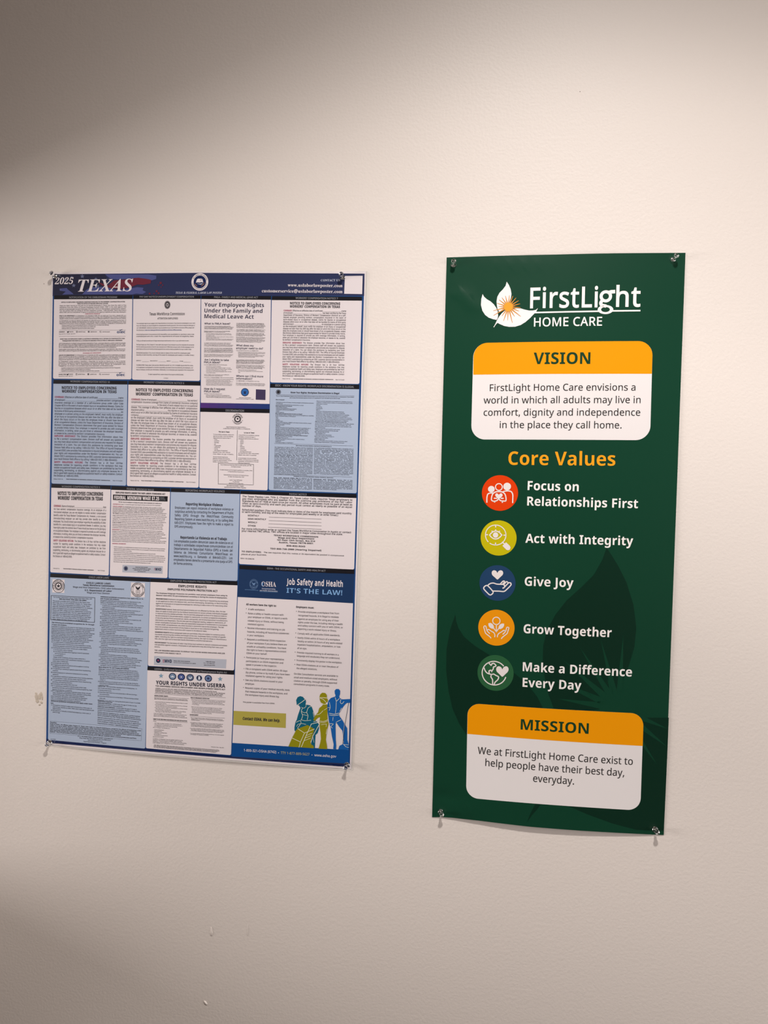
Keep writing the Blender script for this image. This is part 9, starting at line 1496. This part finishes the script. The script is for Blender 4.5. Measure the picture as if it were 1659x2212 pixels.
piece(2,'icon','',[
('E','icon',4,-100.3,274.8,22.53,22.45,0.915,40,345),
('L','icon',4,2.05,0,[-118.9,283.6,-117.7,280.6,-116.6,278.2,-115.4,276.6,-114.2,275.3,-112.8,274.3,-112,273.8,-111.1,273.5,-108.8,272.9,-106,272.4]),
('L','icon',4,2.05,0,[-111.1,292.9,-108.3,290.8,-106.8,289,-106.5,288.7,-106.2,288.7,-105.9,288.9,-105.3,290.7,-105,291.4,-104.6,291.8,-103.6,292.4,-102.3,292.7,-101.7,292.7,-101.2,292.5,-99.8,291.6,-98.4,290.3,-97.8,289.6,-97.6,289.1,-97.6,288.6,-97.9,288.1,-98.8,287.3,-100.2,286.4,-101.4,286.3,-101.8,286.1,-102,285.9,-102.2,285.4,-102.1,283,-102.2,282.4,-102.8,281.3,-104.3,279.2,-104.8,277.4,-104.9,277.4,-105.1,277.6,-105.6,279,-105.9,279.5,-106.2,279.7,-106.7,279.8,-107.9,279.5,-109.1,278.9,-109.5,278.5,-109.7,278,-109.7,277.3,-109.4,274.6]),
('L','icon',4,2.05,0,[-105.7,271.8,-103.7,272.6,-102,273,-101.2,273.1,-100.6,272.9,-99.9,272.7,-97.6,271.1,-93.8,269.7,-93,269.2,-92.5,268.6,-92.2,267.9,-92.2,267.1,-92.4,266.1,-93.1,264.3,-93.5,263.4,-94.1,262.6,-97.5,259.3,-98.2,258.5,-98.9,257,-99.7,254.2]),
('L','icon',4,2.05,0,[-105.5,271.8,-105.9,269.1,-106,268.3,-105.9,267.5,-105.5,266.8,-105.1,266.1,-103.5,264.1,-103.1,263.4,-102.8,262,-102.6,258.3,-102.6,254]),
('P','icon',5,[-85.9,283,-86.3,283.2,-87.6,285.8,-88,286.3,-89.3,287.1,-90.1,287.4,-91.6,287.9,-92.3,287.9,-93,287.9,-94.2,287.4,-95.4,286.7,-95.8,286.2,-96.2,285.6,-96.7,284.2,-97,282.7,-97,281.9,-96.8,280.5,-96.3,279.1,-95.6,277.8,-94.9,277,-93,275.3,-90.1,272.8,-87.1,269.9,-86.3,269.5,-85.6,269.3,-84.8,269.6,-84.1,270.1,-81.2,273.4,-78.5,276.2,-76.7,278.2,-76.1,279.1,-75.4,280.4,-75,281.9,-74.9,283.3,-74.9,284,-75.3,285.5,-75.9,286.9,-76.3,287.4,-76.8,287.8,-77.9,288.4,-79.2,288.7,-79.9,288.7,-80.6,288.6,-82.1,287.9,-82.8,287.5,-84,286.5,-84.5,286,-85.6,283.2])])
piece(1,'value_caption','white two line caption beside the people disc',[
('T','bright',3,'B',-0.006,15.92,-50.8,607.3,38,607.1,'Focus on'),
('T','bright',3,'B',-0.006,15.87,-50.8,579.6,140.7,579.8,'Relationships First')])
piece(1,'value_caption','white caption beside the magnifying glass disc',[
('T','bright',3,'B',-0.006,15.92,-52,513.1,134.7,514.2,'Act with Integrity')])
piece(1,'value_caption','white caption beside the heart and hand disc',[
('T','bright',3,'B',-0.006,16.06,-50.9,435.9,34.4,436.6,'Give Joy')])
piece(1,'value_caption','white caption beside the sprout disc',[
('T','bright',3,'B',-0.006,16.09,-50.5,350.6,103.2,350.2,'Grow Together')])
piece(1,'value_caption','white two line caption beside the globe disc',[
('T','bright',3,'B',-0.006,16.13,-49.9,281.8,140.7,281.6,'Make a Difference'),
('T','bright',3,'B',-0.006,16.21,-49.3,253.4,53.8,253.3,'Every Day')])
piece(1,'mission_card','white rounded card headed in orange, at the bottom',[
('P','card',2,[-146.3,194.7,-146.1,197.9,-145.4,201.2,-144.2,204.4,-142.3,207.5,-140,210.2,-137.3,212.6,-134.2,214.4,-131,215.7,-127.7,216.4,-124.5,216.7,141.5,216.3,144.7,216.1,148,215.3,151.2,214,154.3,212.2,157.1,209.8,159.4,207.1,161.3,204,162.6,200.7,163.3,197.4,163.5,194.3,163.8,63.6,163.5,60.4,162.8,57.1,161.5,53.9,159.7,50.8,157.4,48,154.6,45.7,151.5,43.9,148.3,42.6,145,41.8,141.8,41.6,-122.8,41.8,-126,42,-129.3,42.8,-132.5,44,-135.6,45.9,-138.4,48.2,-140.8,51,-142.7,54.1,-144,57.3,-144.7,60.6,-145,63.8])])
piece(2,'card_header','orange header with dark green lettering',[
('P','orange',3,[-146.2,194.7,-146,197.9,-145.3,201.2,-144.1,204.4,-142.3,207.5,-140,210.2,-137.2,212.6,-134.2,214.4,-131,215.7,-127.7,216.4,-124.5,216.7,141.5,216.3,144.7,216.1,148,215.3,151.2,214,154.3,212.2,157.1,209.8,159.5,207.1,161.3,204,162.6,200.7,163.4,197.4,163.6,194.3,163.9,158.2,-145.6,160]),
('T','greentext',4,'B',0,19.08,-50.5,175.4,69.1,175,'MISSION')])
piece(2,'card_text','',[
('T','text',4,'R',0.006,12.96,-125.9,124.9,147.7,123.2,'We at FirstLight Home Care exist to'),
('T','text',4,'R',0.006,12.98,-111.6,103.7,133.6,101.9,'help people have their best day,'),
('T','text',4,'R',0.006,12.99,-25.6,81.8,46.6,81.6,'everyday.')])

# ------------------------------------------------------------------ push pins
PINS=[
(0.0053,-0.00149,1.8961,-0.080,0.267,'clear push pin in the top left corner of the labor law poster, above 2025','labor'),
(0.5678,-0.00212,1.8895,-0.101,0.311,'clear push pin at the top right of the labor law poster, beside the white square','labor'),
(0.0046,-0.00162,0.9879,0.092,-0.035,'clear push pin in the bottom left corner of the labor law poster','labor'),
(0.5992,-0.00168,0.9884,-0.129,-0.190,'clear push pin in the bottom right corner of the labor law poster','labor'),
(0.7688,-0.00206,1.9097,0.088,0.417,'clear push pin in the top left corner of the green banner','values'),
(1.1473,-0.00241,1.9157,0.293,0.361,'clear push pin in the top right corner of the green banner','values'),
(0.7760,-0.00221,0.9139,0.221,-0.068,'clear push pin in the bottom left corner of the green banner','values'),
(1.1568,-0.00222,0.9138,0.097,0.026,'clear push pin in the bottom right corner of the green banner','values')]

PROFILE = [(.0001, .0000), (.0046, .0000), (.0050, .0004), (.0050, .0011), (.0045, .0016), (.0027, .0019), (.0022, .0026), (.0022, .0052), (.0025, .0078), (.0032, .0100), (.0041, .0108), (.0043, .0113), (.0043, .0120), (.0038, .0124), (.0020, .0122), (.0001, .0121)]
NEEDLE = [(.0001, -.0085), (.0005, -.0070), (.0005, .0050), (.0001, .0052)]
hv, hf = lathe_geo(PROFILE); nv, nf = lathe_geo(NEEDLE, 10)
for i, (x, y, z, dx, dz, label, kind) in enumerate(PINS):
    r = bpy.data.objects.new('push_pin', None); COL.objects.link(r); r.empty_display_size = .01
    r.location = (x, y - .0003, z)
    r.rotation_mode = 'QUATERNION'; r.rotation_quaternion = Vector((dx, -1.0, dz)).to_track_quat('Z', 'Y')
    tag(r, label, 'push pin', 'clear push pins holding up the poster and the banner')
    if i == 0:
        head = new_mesh('head', hv, hf, clear, r, smooth=True); needle = new_mesh('needle', nv, nf, steel_pin, r, smooth=True)
    else:
        for src in (head, needle):
            c = src.copy(); COL.objects.link(c); c.parent = r
